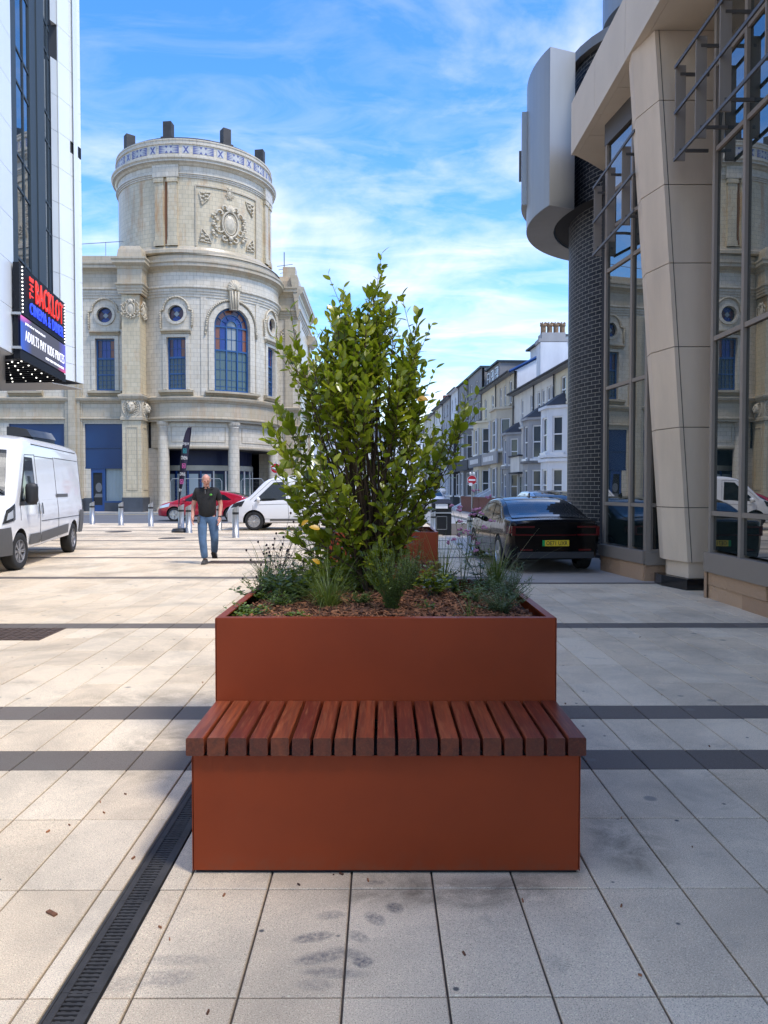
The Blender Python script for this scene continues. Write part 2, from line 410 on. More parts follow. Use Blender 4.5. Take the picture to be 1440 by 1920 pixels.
# iroko / jatoba slats
m, t, b = mat('hardwood', (0.2, 0.05, 0.02), 0.45)
oc = N(t, 'ShaderNodeTexCoord').outputs['Object']
r = rand_n(t)
cmb = N(t, 'ShaderNodeCombineXYZ'); mm = N(t, 'ShaderNodeMath', operation='MULTIPLY'); L(t, r, mm.inputs[0]); mm.inputs[1].default_value = 37.0
for i in range(3): L(t, mm.outputs[0], cmb.inputs[i])
va = N(t, 'ShaderNodeVectorMath', operation='ADD'); L(t, oc, va.inputs[0]); L(t, cmb.outputs[0], va.inputs[1])
v = scaled(t, va.outputs[0], (26, 1.3, 26))
g1 = noise_n(t, 1.0, 8, 0.65, v, 1.4)
g2 = noise_n(t, 5.0, 4, 0.6, v)
base = mixc(t, r, (0.17, 0.024, 0.009), (0.36, 0.078, 0.022))
c = mixc(t, ramp(t, g1, 0.35, 0.62), base, mixc(t, 0.62, base, (0.05, 0.012, 0.007)))
c = mixc(t, ramp(t, g2, 0.5, 0.72), c, mixc(t, 0.4, c, (0.42, 0.15, 0.06)))
sn = N(t, 'ShaderNodeSeparateXYZ'); L(t, N(t, 'ShaderNodeTexCoord').outputs['Normal'], sn.inputs[0]); an = N(t, 'ShaderNodeMath', operation='ABSOLUTE'); L(t, sn.outputs[1], an.inputs[0])
c = mixc(t, ramp(t, an.outputs[0], .6, .9), c, mixc(t, .55, c, (0.035, 0.010, 0.006)))
L(t, c, b.inputs['Base Color']); bump(t, b, g2, 0.15, 0.002)
# planter contents
m, t, b = mat('bark_chip', (0.16, 0.075, 0.035), 0.85)
r = rand_n(t)
c = mixc(t, r, (0.05, 0.018, 0.010), (0.42, 0.17, 0.07)); L(t, mixc(t, ramp(t, noise_n(t, 90, 3, .6, wpos(t)), .4, .7), c, mixc(t, .5, c, (.05, .03, .02))), b.inputs['Base Color'])
mat('soil', (0.035, 0.022, 0.014), 0.95)
def leaf_mat(name, c0, c1, rough=0.36, trans=0.35):
    m, t, b = mat(name, c0, rough)
    r = rand_n(t)
    p = ocoord(t)
    c = mixc(t, r, c0, c1)
    c = mixc(t, ramp(t, noise_n(t, 30, 3, .5, wpos(t)), .35, .7), c, mixc(t, .35, c, (c0[0] * .5, c0[1] * .5, c0[2] * .5)))
    L(t, c, b.inputs['Base Color'])
    tr = N(t, 'ShaderNodeBsdfTranslucent'); L(t, mixc(t, 0.65, c, (0.30, 0.42, 0.02)), tr.inputs[0])
    mx_ = N(t, 'ShaderNodeMixShader'); mx_.inputs[0].default_value = trans
    L(t, b.outputs[0], mx_.inputs[1]); L(t, tr.outputs[0], mx_.inputs[2])
    L(t, mx_.outputs[0], t.nodes['Material Output'].inputs[0]); return m
leaf_mat('shrub_leaf', (0.12, 0.17, 0.010), (0.42, 0.42, 0.03), 0.28, 0.38)
leaf_mat('shrub_leaf_yellow', (0.55, 0.27, 0.006), (0.62, 0.34, 0.01), 0.4, 0.2)
leaf_mat('herb_leaf', (0.05, 0.09, 0.018), (0.15, 0.21, 0.04), 0.45, 0.25)
leaf_mat('dark_leaf', (0.02, 0.045, 0.014), (0.05, 0.09, 0.025), 0.35, 0.2)
leaf_mat('lime_leaf', (0.12, 0.19, 0.035), (0.20, 0.28, 0.06), 0.45, 0.3)
leaf_mat('grass_blade', (0.07, 0.11, 0.02), (0.20, 0.24, 0.07), 0.45, 0.25)
leaf_mat('dry_blade', (0.30, 0.24, 0.13), (0.42, 0.36, 0.2), 0.6, 0.25)
leaf_mat('grey_leaf', (0.10, 0.14, 0.07), (0.20, 0.25, 0.13), 0.55, 0.2)
mat('stem_brown', (0.085, 0.048, 0.025), 0.8); mat('stem_green', (0.09, 0.12, 0.035), 0.6); mat('stem_dark', (0.035, 0.02, 0.016), 0.8)
mat('flower_mauve', (0.46, 0.20, 0.32), 0.7); mat('seed_head', (0.055, 0.03, 0.035), 0.9)

# glazed cream tile (faience): joints follow the UV grid in metres
def faience(name, base=(0.60, 0.555, 0.45), rust=0.25, bw=0.40, bh=0.27, blotch=0.5):
    m, t, b = mat(name, base, 0.34)
    uv = N(t, 'ShaderNodeUVMap').outputs[0]; p = wpos(t)
    br = N(t, 'ShaderNodeTexBrick'); L(t, uv, br.inputs['Vector'])
    br.inputs['Scale'].default_value = 1.0; br.inputs['Brick Width'].default_value = bw; br.inputs['Row Height'].default_value = bh
    br.inputs['Mortar Size'].default_value = 0.0085; br.inputs['Mortar Smooth'].default_value = 0.3; br.offset = 0.5
    br.inputs['Color1'].default_value = (*base, 1); br.inputs['Color2'].default_value = (base[0] * .90, base[1] * .88, base[2] * .84, 1)
    br.inputs['Mortar'].default_value = (0.29, 0.255, 0.20, 1)
    c = br.outputs['Color']
    c = mixc(t, ramp(t, noise_n(t, 0.55, 8, 0.65, scaled(t, p, (1, 1, 0.45)), 0.5), 0.42, 0.72), c, mixc(t, blotch, c, (0.38, 0.30, 0.17)))
    c = mixc(t, ramp(t, noise_n(t, 2.4, 7, 0.7, scaled(t, p, (1.6, 1.6, 0.22))), 0.50, 0.80), c, mixc(t, 0.5, c, (0.22, 0.19, 0.14)))
    if rust:
        c = mixc(t, ramp(t, noise_n(t, 0.9, 8, 0.7, scaled(t, p, (1.3, 1.3, 0.30), (3, 1, 2))), 0.54, 0.72), c, mixc(t, rust, c, (0.42, 0.20, 0.055)))
    L(t, c, b.inputs['Base Color'])
    bump(t, b, br.outputs['Fac'], -0.5, 0.01)
    return m
faience('faience', (0.62, 0.555, 0.445), 0.12, blotch=0.22)
faience('faience_tower', (0.62, 0.52, 0.35), 0.9, 0.36, 0.26, blotch=0.5)
faience('faience_stained', (0.49, 0.415, 0.30), 0.45, blotch=0.5)
grimy('faience_ornament', (0.56, 0.48, 0.35), 0.5, 0.8, 3)
faience('faience_sill', (0.44, 0.37, 0.26), 0.4, 0.5, 3, blotch=0.6)
grimy('plinth_dark', (0.060, 0.068, 0.082), 0.45, 0.7, 2)
mat('blue_paint', (0.008, 0.055, 0.20), 0.4)
mat('blue_frame', (0.012, 0.070, 0.20), 0.4)
mat('blue_dark', (0.004, 0.010, 0.045), 0.5)
grimy('blue_hoarding', (0.003, 0.036, 0.125), 0.38, 0.85, 0.8)
mat('tile_blue', (0.09, 0.10, 0.24), 0.4); grimy('tile_grey', (0.50, 0.49, 0.47), 0.4, 0.8, 3)
grimy('roof_lead', (0.035, 0.037, 0.042), 0.6, 0.7, 1)
grimy('black_pier', (0.03, 0.028, 0.027), 0.7, 1.8, 2)
def glass(name, col=(0.02, 0.028, 0.03), rough=0.02, ior=1.5, **kw):
    m, t, b = mat(name, col, rough, **kw); b.inputs['IOR'].default_value = ior
    bump(t, b, noise_n(t, 0.8, 2, .5, wpos(t)), 0.05, 0.02)
    return m
glass('glass_window', (0.05, 0.065, 0.075), 0.08, 1.5)
glass('glass_teal', (0.07, 0.11, 0.11), 0.12, 1.5)
glass('stain_blue', (0.012, 0.035, 0.20), 0.15); glass('stain_amber', (0.20, 0.065, 0.03), 0.2); glass('stain_maroon', (0.07, 0.025, 0.035), 0.2); glass('stain_clear', (0.25, 0.27, 0.27), 0.2)
glass('facade_glass', (0.012, 0.02, 0.02), 0.008, 2.9)
glass('cinema_glass', (0.015, 0.03, 0.045), 0.02, 2.2)
glass('car_glass', (0.010, 0.014, 0.016), 0.02, 1.7)
mat('void', (0.012, 0.012, 0.014), 0.9)
mat('curtain_pale', (0.42, 0.47, 0.45), 0.9)
mat('poster_black', (0.012, 0.012, 0.013), 0.6); mat('poster_grey', (0.16, 0.16, 0.16), 0.7)
grimy('render_cream', (0.50, 0.46, 0.36), 0.9, 0.75, 1.5)

# modern buildings
grimy('white_panel', (0.80, 0.81, 0.79), 0.28, 0.95, 0.5)
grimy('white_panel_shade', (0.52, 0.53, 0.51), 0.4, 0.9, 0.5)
mat('slate_metal', (0.035, 0.050, 0.060), 0.6, 0.0, Specular_IOR_Level=0.3)
mat('soffit_grey', (0.40, 0.39, 0.37), 0.7)
mat('sign_black', (0.012, 0.014, 0.018), 0.7, Specular_IOR_Level=0.2)
mat('canopy_black', (0.010, 0.013, 0.022), 0.5)
def emis(name, col, s=1.0):
    m, t, b = mat(name, col, 0.5); b.inputs['Emission Color'].default_value = (*col, 1); b.inputs['Emission Strength'].default_value = s; return m
emis('neon_red', (0.70, 0.03, 0.02), 0.38); emis('neon_blue', (0.02, 0.05, 0.62), 0.5); emis('bulb', (1, 0.97, 0.9), 0.9)
mat('letter_white', (0.75, 0.75, 0.75), 0.5)
mat('neon_core', (0.60, 0.10, 0.08), 0.5)
emis('screen_text', (0.8, 0.8, 0.85), 0.4)
m, t, b = mat('led_screen', (0.012, 0.013, 0.02), 0.8, Specular_IOR_Level=0.1)
uvn = N(t, 'ShaderNodeUVMap').outputs[0]; sx = N(t, 'ShaderNodeSeparateXYZ'); L(t, uvn, sx.inputs[0])
c = mixc(t, ramp(t, sx.outputs[0], 0.0, 0.22, (1, 1, 1), (0, 0, 0)), (0.085, 0.09, 0.125), (0.05, 0.13, 0.62))
c = mixc(t, ramp(t, sx.outputs[0], 0.82, 1.0), c, (0.12, 0.13, 0.62))
ds = N(t, 'ShaderNodeVectorMath', operation='DISTANCE'); L(t, uvn, ds.inputs[0]); ds.inputs[1].default_value = (0.02, 1.0, 0)
c = mixc(t, ramp(t, ds.outputs['Value'], 0.03, 0.2, (1, 1, 1), (0, 0, 0)), c, (0.75, 0.16, 0.50))
ds = N(t, 'ShaderNodeVectorMath', operation='DISTANCE'); L(t, uvn, ds.inputs[0]); ds.inputs[1].default_value = (1.0, 0.0, 0)
c = mixc(t, ramp(t, ds.outputs['Value'], 0.03, 0.22, (1, 1, 1), (0, 0, 0)), c, (0.72, 0.10, 0.24))
L(t, c, b.inputs['Emission Color']); b.inputs['Emission Strength'].default_value = 0.42
grimy('sandstone', (0.66, 0.525, 0.39), 0.75, 0.80, 1.6, bumps=0.05, bscale=30, streak=True)
grimy('sandstone_pale', (0.62, 0.52, 0.405), 0.75, 0.90, 0.9)
m, t, b = mat('rough_stone', (0.36, 0.235, 0.15), 0.9)
p = wpos(t); L(t, mixc(t, rand_n(t), (0.36, 0.22, 0.13), (0.52, 0.34, 0.21)), b.inputs['Base Color']); bump(t, b, noise_n(t, 14, 6, .65, p), 0.8, 0.03)
mat('black_granite', (0.010, 0.010, 0.011), 0.12)
mat('bronze_frame', (0.25, 0.205, 0.165), 0.6, 0.0, Specular_IOR_Level=0.3); mat('bronze_dark', (0.09, 0.08, 0.072), 0.5, 0.2)
grimy('steel_cladding', (0.34, 0.335, 0.315), 0.42, 0.85, 0.9, 0.55, streak=True)
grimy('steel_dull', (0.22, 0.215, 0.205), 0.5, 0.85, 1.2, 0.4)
m, t, b = mat('dark_brick', (0.02, 0.021, 0.025), 0.35, Specular_IOR_Level=0.15)
uv = N(t, 'ShaderNodeUVMap').outputs[0]; br = N(t, 'ShaderNodeTexBrick'); L(t, uv, br.inputs['Vector']); br.inputs['Scale'].default_value = 1
br.inputs['Brick Width'].default_value = .235; br.inputs['Row Height'].default_value = .086; br.inputs['Mortar Size'].default_value = .006; br.inputs['Mortar Smooth'].default_value = .1
br.inputs['Color1'].default_value = (0.012, 0.013, 0.017, 1); br.inputs['Color2'].default_value = (0.030, 0.031, 0.036, 1); br.inputs['Mortar'].default_value = (0.25, 0.235, 0.21, 1)
L(t, br.outputs['Color'], b.inputs['Base Color']); bump(t, b, br.outputs['Fac'], -0.6, 0.01)
mrr = N(t, 'ShaderNodeMapRange'); L(t, br.outputs['Fac'], mrr.inputs[0]); mrr.inputs[3].default_value = .5; mrr.inputs[4].default_value = .9; L(t, mrr.outputs[0], b.inputs['Roughness'])
# street furniture, vehicles
m, t, b = mat('brushed_steel', (0.40, 0.39, 0.375), 0.42, 0.8)
mat('band_black', (0.015, 0.015, 0.017), 0.5)
mat('white_paint', (0.80, 0.80, 0.80), 0.18, 0.0, Coat_Weight=0.6)
mat('black_paint', (0.003, 0.003, 0.0035), 0.10, 0.0, Specular_IOR_Level=0.22)
mat('grey_paint', (0.05, 0.055, 0.065), 0.15, 0.3, Coat_Weight=1.0)
mat('red_paint', (0.42, 0.010, 0.028), 0.15, 0.1, Coat_Weight=1.0)
mat('white_car_paint', (0.62, 0.63, 0.64), 0.2, 0.0, Coat_Weight=0.6)
mat('black_plastic', (0.022, 0.023, 0.025), 0.55); mat('grey_plastic', (0.10, 0.10, 0.10), 0.6)
mat('tyre', (0.018, 0.018, 0.018), 0.85); mat('alloy', (0.55, 0.55, 0.56), 0.3, 0.8); mat('steel_wheel', (0.32, 0.32, 0.33), 0.4, 0.6)
mat('panel_gap', (0.06, 0.062, 0.065), 0.8)
mat('lamp_clear', (0.62, 0.65, 0.68), 0.1, 0.3); mat('lamp_dark', (0.03, 0.032, 0.036), 0.1); mat('lamp_red', (0.075, 0.003, 0.005), 0.12)
mat('plate_yellow', (0.72, 0.50, 0.02), 0.4); mat('plate_green', (0.0, 0.30, 0.07), 0.4); mat('plate_black', (0.01, 0.01, 0.01), 0.5); mat('plate_white', (0.75, 0.75, 0.72), 0.4)
mat('sign_red', (0.45, 0.008, 0.02), 0.35); mat('sign_white', (0.80, 0.80, 0.80), 0.4); mat('galvanised', (0.42, 0.43, 0.43), 0.45, 0.6)
mat('bin_black', (0.010, 0.010, 0.011), 0.3)
mat('flag_cloth', (0.016, 0.013, 0.035), 0.7); mat('flag_teal', (0.02, 0.26, 0.30), 0.6); mat('flag_pink', (0.50, 0.10, 0.30), 0.6)
m, t, b = mat('skin', (0.60, 0.30, 0.22), 0.5); b.inputs['Subsurface Weight'].default_value = 0.08
grimy('denim', (0.06, 0.11, 0.19), 0.85, 1.7, 6, bumps=1.0, bscale=14); grimy('shirt_black', (0.012, 0.012, 0.013), 0.85, 1.5, 5, bumps=1.0, bscale=11); mat('hair_grey', (0.30, 0.24, 0.20), 0.8); mat('shoe', (0.05, 0.045, 0.04), 0.7)
mat('logo_green', (0.10, 0.42, 0.05), 0.6); mat('dark_eye', (0.02, 0.015, 0.012), 0.4)
# terrace houses
for nm, cc in dict(house_cream=(0.68, 0.62, 0.50), house_white=(0.76, 0.77, 0.78), house_grey=(0.27, 0.265, 0.26), house_midgrey=(0.40, 0.39, 0.38), house_black=(0.06, 0.06, 0.062),
                   house_buff=(0.64, 0.56, 0.42), house_pale=(0.78, 0.74, 0.66), house_yellow=(0.76, 0.68, 0.50), trim_grey=(0.22, 0.23, 0.24), white_trim=(0.72, 0.72, 0.70)).items():
    grimy(nm, cc, 0.85, 0.80, 1.3, streak=True)
grimy('slate_roof', (0.07, 0.072, 0.08), 0.7, 0.7, 1.5); grimy('red_brick', (0.20, 0.075, 0.05), 0.9, 0.7, 5); grimy('chimney_pot', (0.30, 0.19, 0.11), 0.9, 0.4, 4)
mat('upvc', (0.78, 0.78, 0.77), 0.4); grimy('moss_lime', (0.22, 0.25, 0.08), 0.95, 0.7, 3)
# ---------------------------------------------------------------- ground, road, paving
def sheet(name, m, pts, z=0.0, thick=0.0, **p):
    mb = MB()
    if thick: mb.prism([(x, y, z - thick) for x, y in pts], (0, 0, thick))
    else: mb.face([(x, y, z) for x, y in pts])
    o = mb.build(name, m, None, **p); o['kind'] = 'structure'; return o
sheet('ground', 'ground_far', [(-1500, -300), (1500, -300), (1500, 2500), (-1500, 2500)], -0.16)
JW = 0.0072
TX, TY = 0.303, 0.60
X0 = gnd(657, 1674).x               # a long joint passes here
BANDS = [3.975, 4.86, 8.08, 12.60, 16.35, 18.75, 21.9, 24.1, 25.1, 27.4, 29.6]
PLAZA_END = 33.4
rows = []; y = -1.425
b_i = 0
while y < PLAZA_END - 0.1:
    if b_i < len(BANDS) and y > BANDS[b_i] - 0.31:
        rows.append((y, y + 0.30, True)); y += 0.30; b_i += 1
    else:
        step = TY
        if b_i < len(BANDS) and BANDS[b_i] - y < 0.9 and BANDS[b_i] - y > 0.0:
            d = BANDS[b_i] - y
            step = d if d <= 0.75 else d / 2
            if d > 0.75:
                rows.append((y, y + step, False)); y += step
        rows.append((y, y + step, False)); y += step
plaza = thing('pavement', None, None); plaza['kind'] = 'structure'
bed = MB(); bed.face([(-24, -3, -0.012), (24, -3, -0.012), (24, PLAZA_END, -0.012), (-24, PLAZA_END, -0.012)])
bed.build('joint_bed', 'joint', plaza)
DR0, DR1 = -0.938, -0.806            # drain channel
def slab_blocked(xa, xb): return None
def right_limit(y):                  # the paving runs under the buildings; beyond 12 m the right side is a plain apron
    return 7.0 if y < 12.0 else 1.9
rnd = random.Random(3)
near = []; far = {False: MB(), True: MB()}
for (ya, yb, dark) in rows:
    if yb < 1.2: continue
    ym = (ya + yb) / 2
    k0 = int(math.floor((-(ym * 0.56 + 3) - X0) / TX)); k1 = int(math.ceil((min(ym * 0.56 + 3, right_limit(ym)) - X0) / TX))
    if ym < 6: k0, k1 = max(k0, -22), min(k1, 22)
    for k in range(k0, k1):
        xa, xb = X0 + k * TX, X0 + (k + 1) * TX
        pieces = [(xa, xb)]
        if ym < 3.9 or True:
            if ym < 14 and xa < DR1 and xb > DR0:
                pieces = []
                if DR0 - xa > 0.03: pieces.append((xa, DR0))
                if xb - DR1 > 0.03: pieces.append((DR1, xb))
        for (a, b_) in pieces:
            size = (b_ - a) * (yb - ya) / max(ym, 1.5) ** 3
            vis = abs(((a + b_) / 2) / ym) < 0.52 and yb > 1.9 and not (abs((a + b_) / 2) < 0.65 and 3.1 < ym < 5.3)
            near.append((size if vis else 0, a, b_, ya, yb, dark))
near.sort(key=lambda q: -q[0])
shared = {}
def slab(mb, a, b_, ya, yb, dz, tilt):
    mb.bbox(a + JW / 2, b_ - JW / 2, ya + JW / 2, yb - JW / 2, -0.04, dz, 0.0035)
for i, (sz, a, b_, ya, yb, dark) in enumerate(near):
    dz = rnd.uniform(-0.0012, 0.0012)
    if i < 300 and sz > 0:
        w, h = round(b_ - a, 4), round(yb - ya, 4)
        if (w, h, dark) not in shared:
            mb = MB(); slab(mb, 0, w, 0, h, 0, 0); shared[(w, h, dark)] = mb.data('paving_slab', 'paving_dark' if dark else 'paving_pale')
        o = bpy.data.objects.new('paving_slab', shared[(w, h, dark)]); C.objects.link(o); o.parent = plaza; o.location = (a, ya, dz)
    else:
        slab(far[dark], a, b_, ya, yb, dz, 0)
far[False].build('distant_slabs', 'paving_pale', plaza, kind='stuff')
far[True].build('distant_band_stones', 'paving_dark', plaza, kind='stuff')
# linear drain grating along the paving
dr = thing('drain_channel', 'black slotted drain grating running away left of the bench', 'drain', (DR0, 2, 0))
mb = MB()
yy = 1.2
fr = MB(); fr.box(DR0 + .004, DR0 + .012, 1.2, 13.9, -.04, .001); fr.box(DR1 - .012, DR1 - .004, 1.2, 13.9, -.04, .001); fr.build('edge_rail', 'cast_iron', dr)
MB_bed = MB(); MB_bed.box(DR0, DR1, 1.2, 13.9, -.06, -.0105); MB_bed.build('channel', 'black_gap', dr)
n = 0
while yy < 6.2:
    g = MB()
    x0, x1 = DR0 + .013, DR1 - .013
    g.box(x0, x0 + .022, yy, yy + .498, -.03, -.001); g.box(x1 - .022, x1, yy, yy + .498, -.03, -.001)
    s_ = 0.0
    while s_ < .49:
        if not (.235 < s_ < .262): g.box(x0 + .022, x1 - .022, yy + s_, yy + s_ + .0095, -.03, -.003)
        for q in range(3):
            cx = x0 + .032 + q * .029
            g.box(cx, cx + .012, yy + s_ + .0095, yy + s_ + .0125, -.03, -.003)
        s_ += .0195
    g.box(x0 + .022, x1 - .022, yy + .236, yy + .244, -.03, -.002); g.box(x0 + .022, x1 - .022, yy + .256, yy + .264, -.03, -.002)
    g.box((x0 + x1) / 2 - .014, (x0 + x1) / 2 + .014, yy + .24, yy + .26, -.03, -.0045)
    g.build('grate', 'cast_iron', dr); yy += .50; n += 1
g = MB()
while yy < 13.9:
    g.box(DR0 + .013, DR1 - .013, yy, yy + .012, -.03, -.002); yy += .024
g.build('distant_grate', 'cast_iron', dr, kind='stuff')
# apron on the right under the cars, road and far pavement
sheet('car_apron', 'concrete_pale', [(1.9, 12.0), (12, 12.0), (12, 24.5), (1.9, 24.5)], -0.004, 0.05)
sheet('apron_kerb', 'paving_dark', [(1.9, 12.0), (7, 12.0), (7, 11.86), (1.9, 11.86)], 0.006, 0.05)
sheet('road', 'asphalt', [(-200, PLAZA_END), (-2, PLAZA_END), (-2, 46), (-200, 46)], -0.02, 0.1)
sheet('side_street', 'asphalt_pale', [(-2, 24.0), (11, 24.0), (10.5, 46), (2, 300), (-9, 300), (-9.5, 46), (-2, 46)], -0.016, 0.1)
sheet('road_kerb', 'kerb', [(-200, PLAZA_END), (-2, PLAZA_END), (-2, PLAZA_END + .15), (-200, PLAZA_END + .15)], 0.004, 0.1)
sheet('theatre_pavement', 'concrete_pale', [(-200, 46), (-9.6, 46), (-9.6, 90), (-200, 90)], 0.10, 0.2)
sheet('theatre_kerb', 'kerb', [(-200, 45.82), (-9.45, 45.82), (-9.45, 46), (-200, 46)], 0.104, 0.2)
# yellow lines on the far side of the road
m_, t_, b_ = mat('road_yellow', (0.60, 0.42, 0.05), 0.7)
for k in (0, 1):
    mb = MB(); mb.face([(-60, 45.25 + .25 * k, -0.012), (-9.5, 45.25 + .25 * k, -0.012), (-9.5, 45.33 + .25 * k, -0.012), (-60, 45.33 + .25 * k, -0.012)])
    o = mb.build('road_marking', 'road_yellow'); o['kind'] = 'structure'
# manhole covers
def cover(label, x, y, w, d, m='rusty_iron', rnd_=False):
    t_ = thing('manhole_cover', label, 'manhole cover', (x, y, 0), 'covers set in the paving')
    mb = MB()
    if rnd_:
        mb.lathe([(0.001, .004), (w, .004), (w, -.01)], (x, y, 0), 20); mb.build('plate', m, t_)
    else:
        mb.box(x - w, x + w, y - d, y + d, -.02, .004); mb.build('frame', m, t_)
        q = MB()
        nx, ny = int(w * 2 / .09), int(d * 2 / .09)
        for i in range(nx):
            for j in range(ny):
                cx, cy = x - w + .06 + i * .09, y - d + .06 + j * .09
                if cx + .03 < x + w and cy + .03 < y + d: q.box(cx - .03, cx + .03, cy - .03, cy + .03, .004, .009)
        q.build('tread', m, t_, kind='stuff')
g = gnd(448, 1054); cover('brown rectangular cover between the walking man and the planter', g.x, g.y, .62, .30)
g = gnd(22, 1189); cover('brown gridded cover at the left edge of the paving', g.x, g.y, .42, .33)
g = gnd(322, 1009); cover('round dark cover near the feather flag base', g.x, g.y, .40, .4, 'cast_iron', True)
g = gnd(222, 997); cover('round dark cover near the second bollard from the left', g.x, g.y, .45, .4, 'cast_iron', True)
# bits of bark and leaf dropped on the slabs
lt = MB()
for (px, py) in [(97, 1714), (235, 1490), (195, 1525), (188, 1505), (318, 1763), (130, 1548), (690, 1652), (640, 1640), (1165, 1535), (1200, 1830), (300, 1740), (390, 1900), (1060, 1320), (1290, 1120), (1308, 1128), (1240, 1112), (1340, 1150), (90, 1560), (560, 1660), (420, 1680), (980, 1690), (1165, 1700), (870, 1790), (250, 1610), (1100, 1180), (1200, 1195), (380, 1280), (1330, 1400)]:
    g = gnd(px, py); a = rnd.uniform(0, PI); l = rnd.uniform(.004, .009) if px != 97 else .022
    lt.obox((g.x, g.y, .004), (math.cos(a) * l, math.sin(a) * l, .001), (-math.sin(a) * l * .35, math.cos(a) * l * .35, .0), (0, 0, .003))
for k in range(60):
    x, y = rnd.uniform(-6, 5), rnd.uniform(2, 11); a = rnd.uniform(0, PI); l = rnd.uniform(.002, .0045)
    lt.obox((x, y, .003), (math.cos(a) * l, math.sin(a) * l, 0), (-math.sin(a) * l * .6, math.cos(a) * l * .6, 0), (0, 0, .002))
lt.build('bark_litter', 'bark_chip', None, kind='stuff', label='small specks of bark and dirt on the slabs')
# ---------------------------------------------------------------- planter benches
PX = 0.024
def make_planter(Y, label, behind=False):
    """Y = front face of the near seat; local coordinates from there"""
    t = thing('planter_bench', label, 'planter', (PX, Y, 0), 'terracotta planter benches along the paving')
    t.rotation_euler = (0, 0, R(-0.35))
    A = 'terracotta_steel'
    def pan(name, x0, x1, y0, y1, z0, z1, b=.003):
        mb = MB(); mb.bbox(x0, x1, y0, y1, z0, z1, b); o = link_local(mb, name, A, t); return o
    hw, hb, hh = .737, .754, .895
    for (s0, nm) in ((0, 1), (1.98, -1)):                     # near seat and far seat
        y0 = s0 if nm == 1 else 1.99
        # seat box: front sheet with folded edges, sides
        f = .0 if nm == 1 else .487
        ya, yb = (0.0, .487) if nm == 1 else (1.993, 2.48)
        fy = ya if nm == 1 else yb - .003
        pan('front_panel', -hw + .0065, hw - .0065, fy, fy + .003, .014, .454, .002)
        for s in (-1, 1): pan('side_panel', s * hw - (.0 if s < 0 else .003) + (.0005 if s < 0 else -.0005), s * hw + (.003 if s < 0 else 0) + (.0005 if s < 0 else -.0005), ya + .0005, yb - .004, .012, .452)
        mb = MB()
        mb.box(-hw + .012, hw - .012, ya + .012, yb - .012, 0.0, .016)
        link_local(mb, 'plinth', 'black_gap', t)
        mb = MB(); mb.box(-hw + .01, hw - .01, ya + .03, ya + .075, .440, .459); mb.box(-hw + .01, hw - .01, yb - .09, yb - .045, .440, .459); mb.box(-hw + .01, hw - .01, ya + .075, yb - .09, .42, .424)
        link_local(mb, 'seat_rail', 'black_gap', t)
        n = 19; pitch = 1.516 / n
        for k in range(n):
            x = -.758 + pitch * k
            mb = MB(); w = pitch - .0125; c = .004
            l0, l1 = (ya - .024, yb - .002) if nm == 1 else (ya + .002, yb + .024)
            jz = random.uniform(-.0012, .0012); jy = random.uniform(-.0015, .0015)
            x0, x1, z0, z1 = x + .006, x + .006 + w, .460, .528 + jz
            # four long edges eased
            prof = [(x0 + c, z0), (x1 - c, z0), (x1, z0 + c), (x1, z1 - c), (x1 - c, z1), (x0 + c, z1), (x0, z1 - c), (x0, z0 + c)]
            mb.prism([(a, l0 + jy, b_) for a, b_ in prof][::-1], (0, l1 - l0, 0))
            link_local(mb, 'slat', 'hardwood', t)
    # planting box
    pan('front_panel', -hb + .0065, hb - .0065, .490, .493, .40, hh - .001, .002)
    pan('back_panel', -hb, hb, 1.987, 1.990, .40, hh - .001)
    for s in (-1, 1):
        pan('side_panel', min(s * hb, s * (hb - .003)) + (.0008 if s < 0 else -.0008), max(s * hb, s * (hb - .003)) + (.0008 if s < 0 else -.0008), .4905, 1.986, .014, hh - .002)
    # folded rim
    mb = MB(); w = .035
    mb.box(-hb + .0035, hb - .0035, .4935, .4935 + w, hh - .006, hh); mb.box(-hb + .0035, hb - .0035, 1.9865 - w, 1.9865, hh - .006, hh)
    mb.box(-hb + .0035, -hb + .0035 + w, .4935 + w, 1.9865 - w, hh - .006, hh); mb.box(hb - .0035 - w, hb - .0035, .4935 + w, 1.9865 - w, hh - .006, hh)
    link_local(mb, 'rim', A, t)
    # soil, hummocked
    mb = MB(); n = 14; x0, x1, y0, y1 = -hb + .03, hb - .03, .52, 1.96
    H = lambda x, y: .838 + .05 * max(0, 1 - ((x / .7) ** 2 + ((y - 1.24) / .7) ** 2)) + .014 * noise.noise(Vector((x * 5, y * 5, Y)))
    for i in range(n):
        for j in range(n):
            q = [(x0 + (x1 - x0) * a / n, y0 + (y1 - y0) * b_ / n) for a, b_ in ((i, j), (i + 1, j), (i + 1, j + 1), (i, j + 1))]
            mb.face([(a, b_, H(a, b_)) for a, b_ in q])
    link_local(mb, 'soil', 'soil', t)
    return t, H
random.seed(11)
planter, SOIL = make_planter(2.885, 'terracotta steel planter with slatted hardwood bench, nearest, a tall leafy shrub growing from it')
def soilz(x, y): return SOIL(x - PX, y - 2.885)
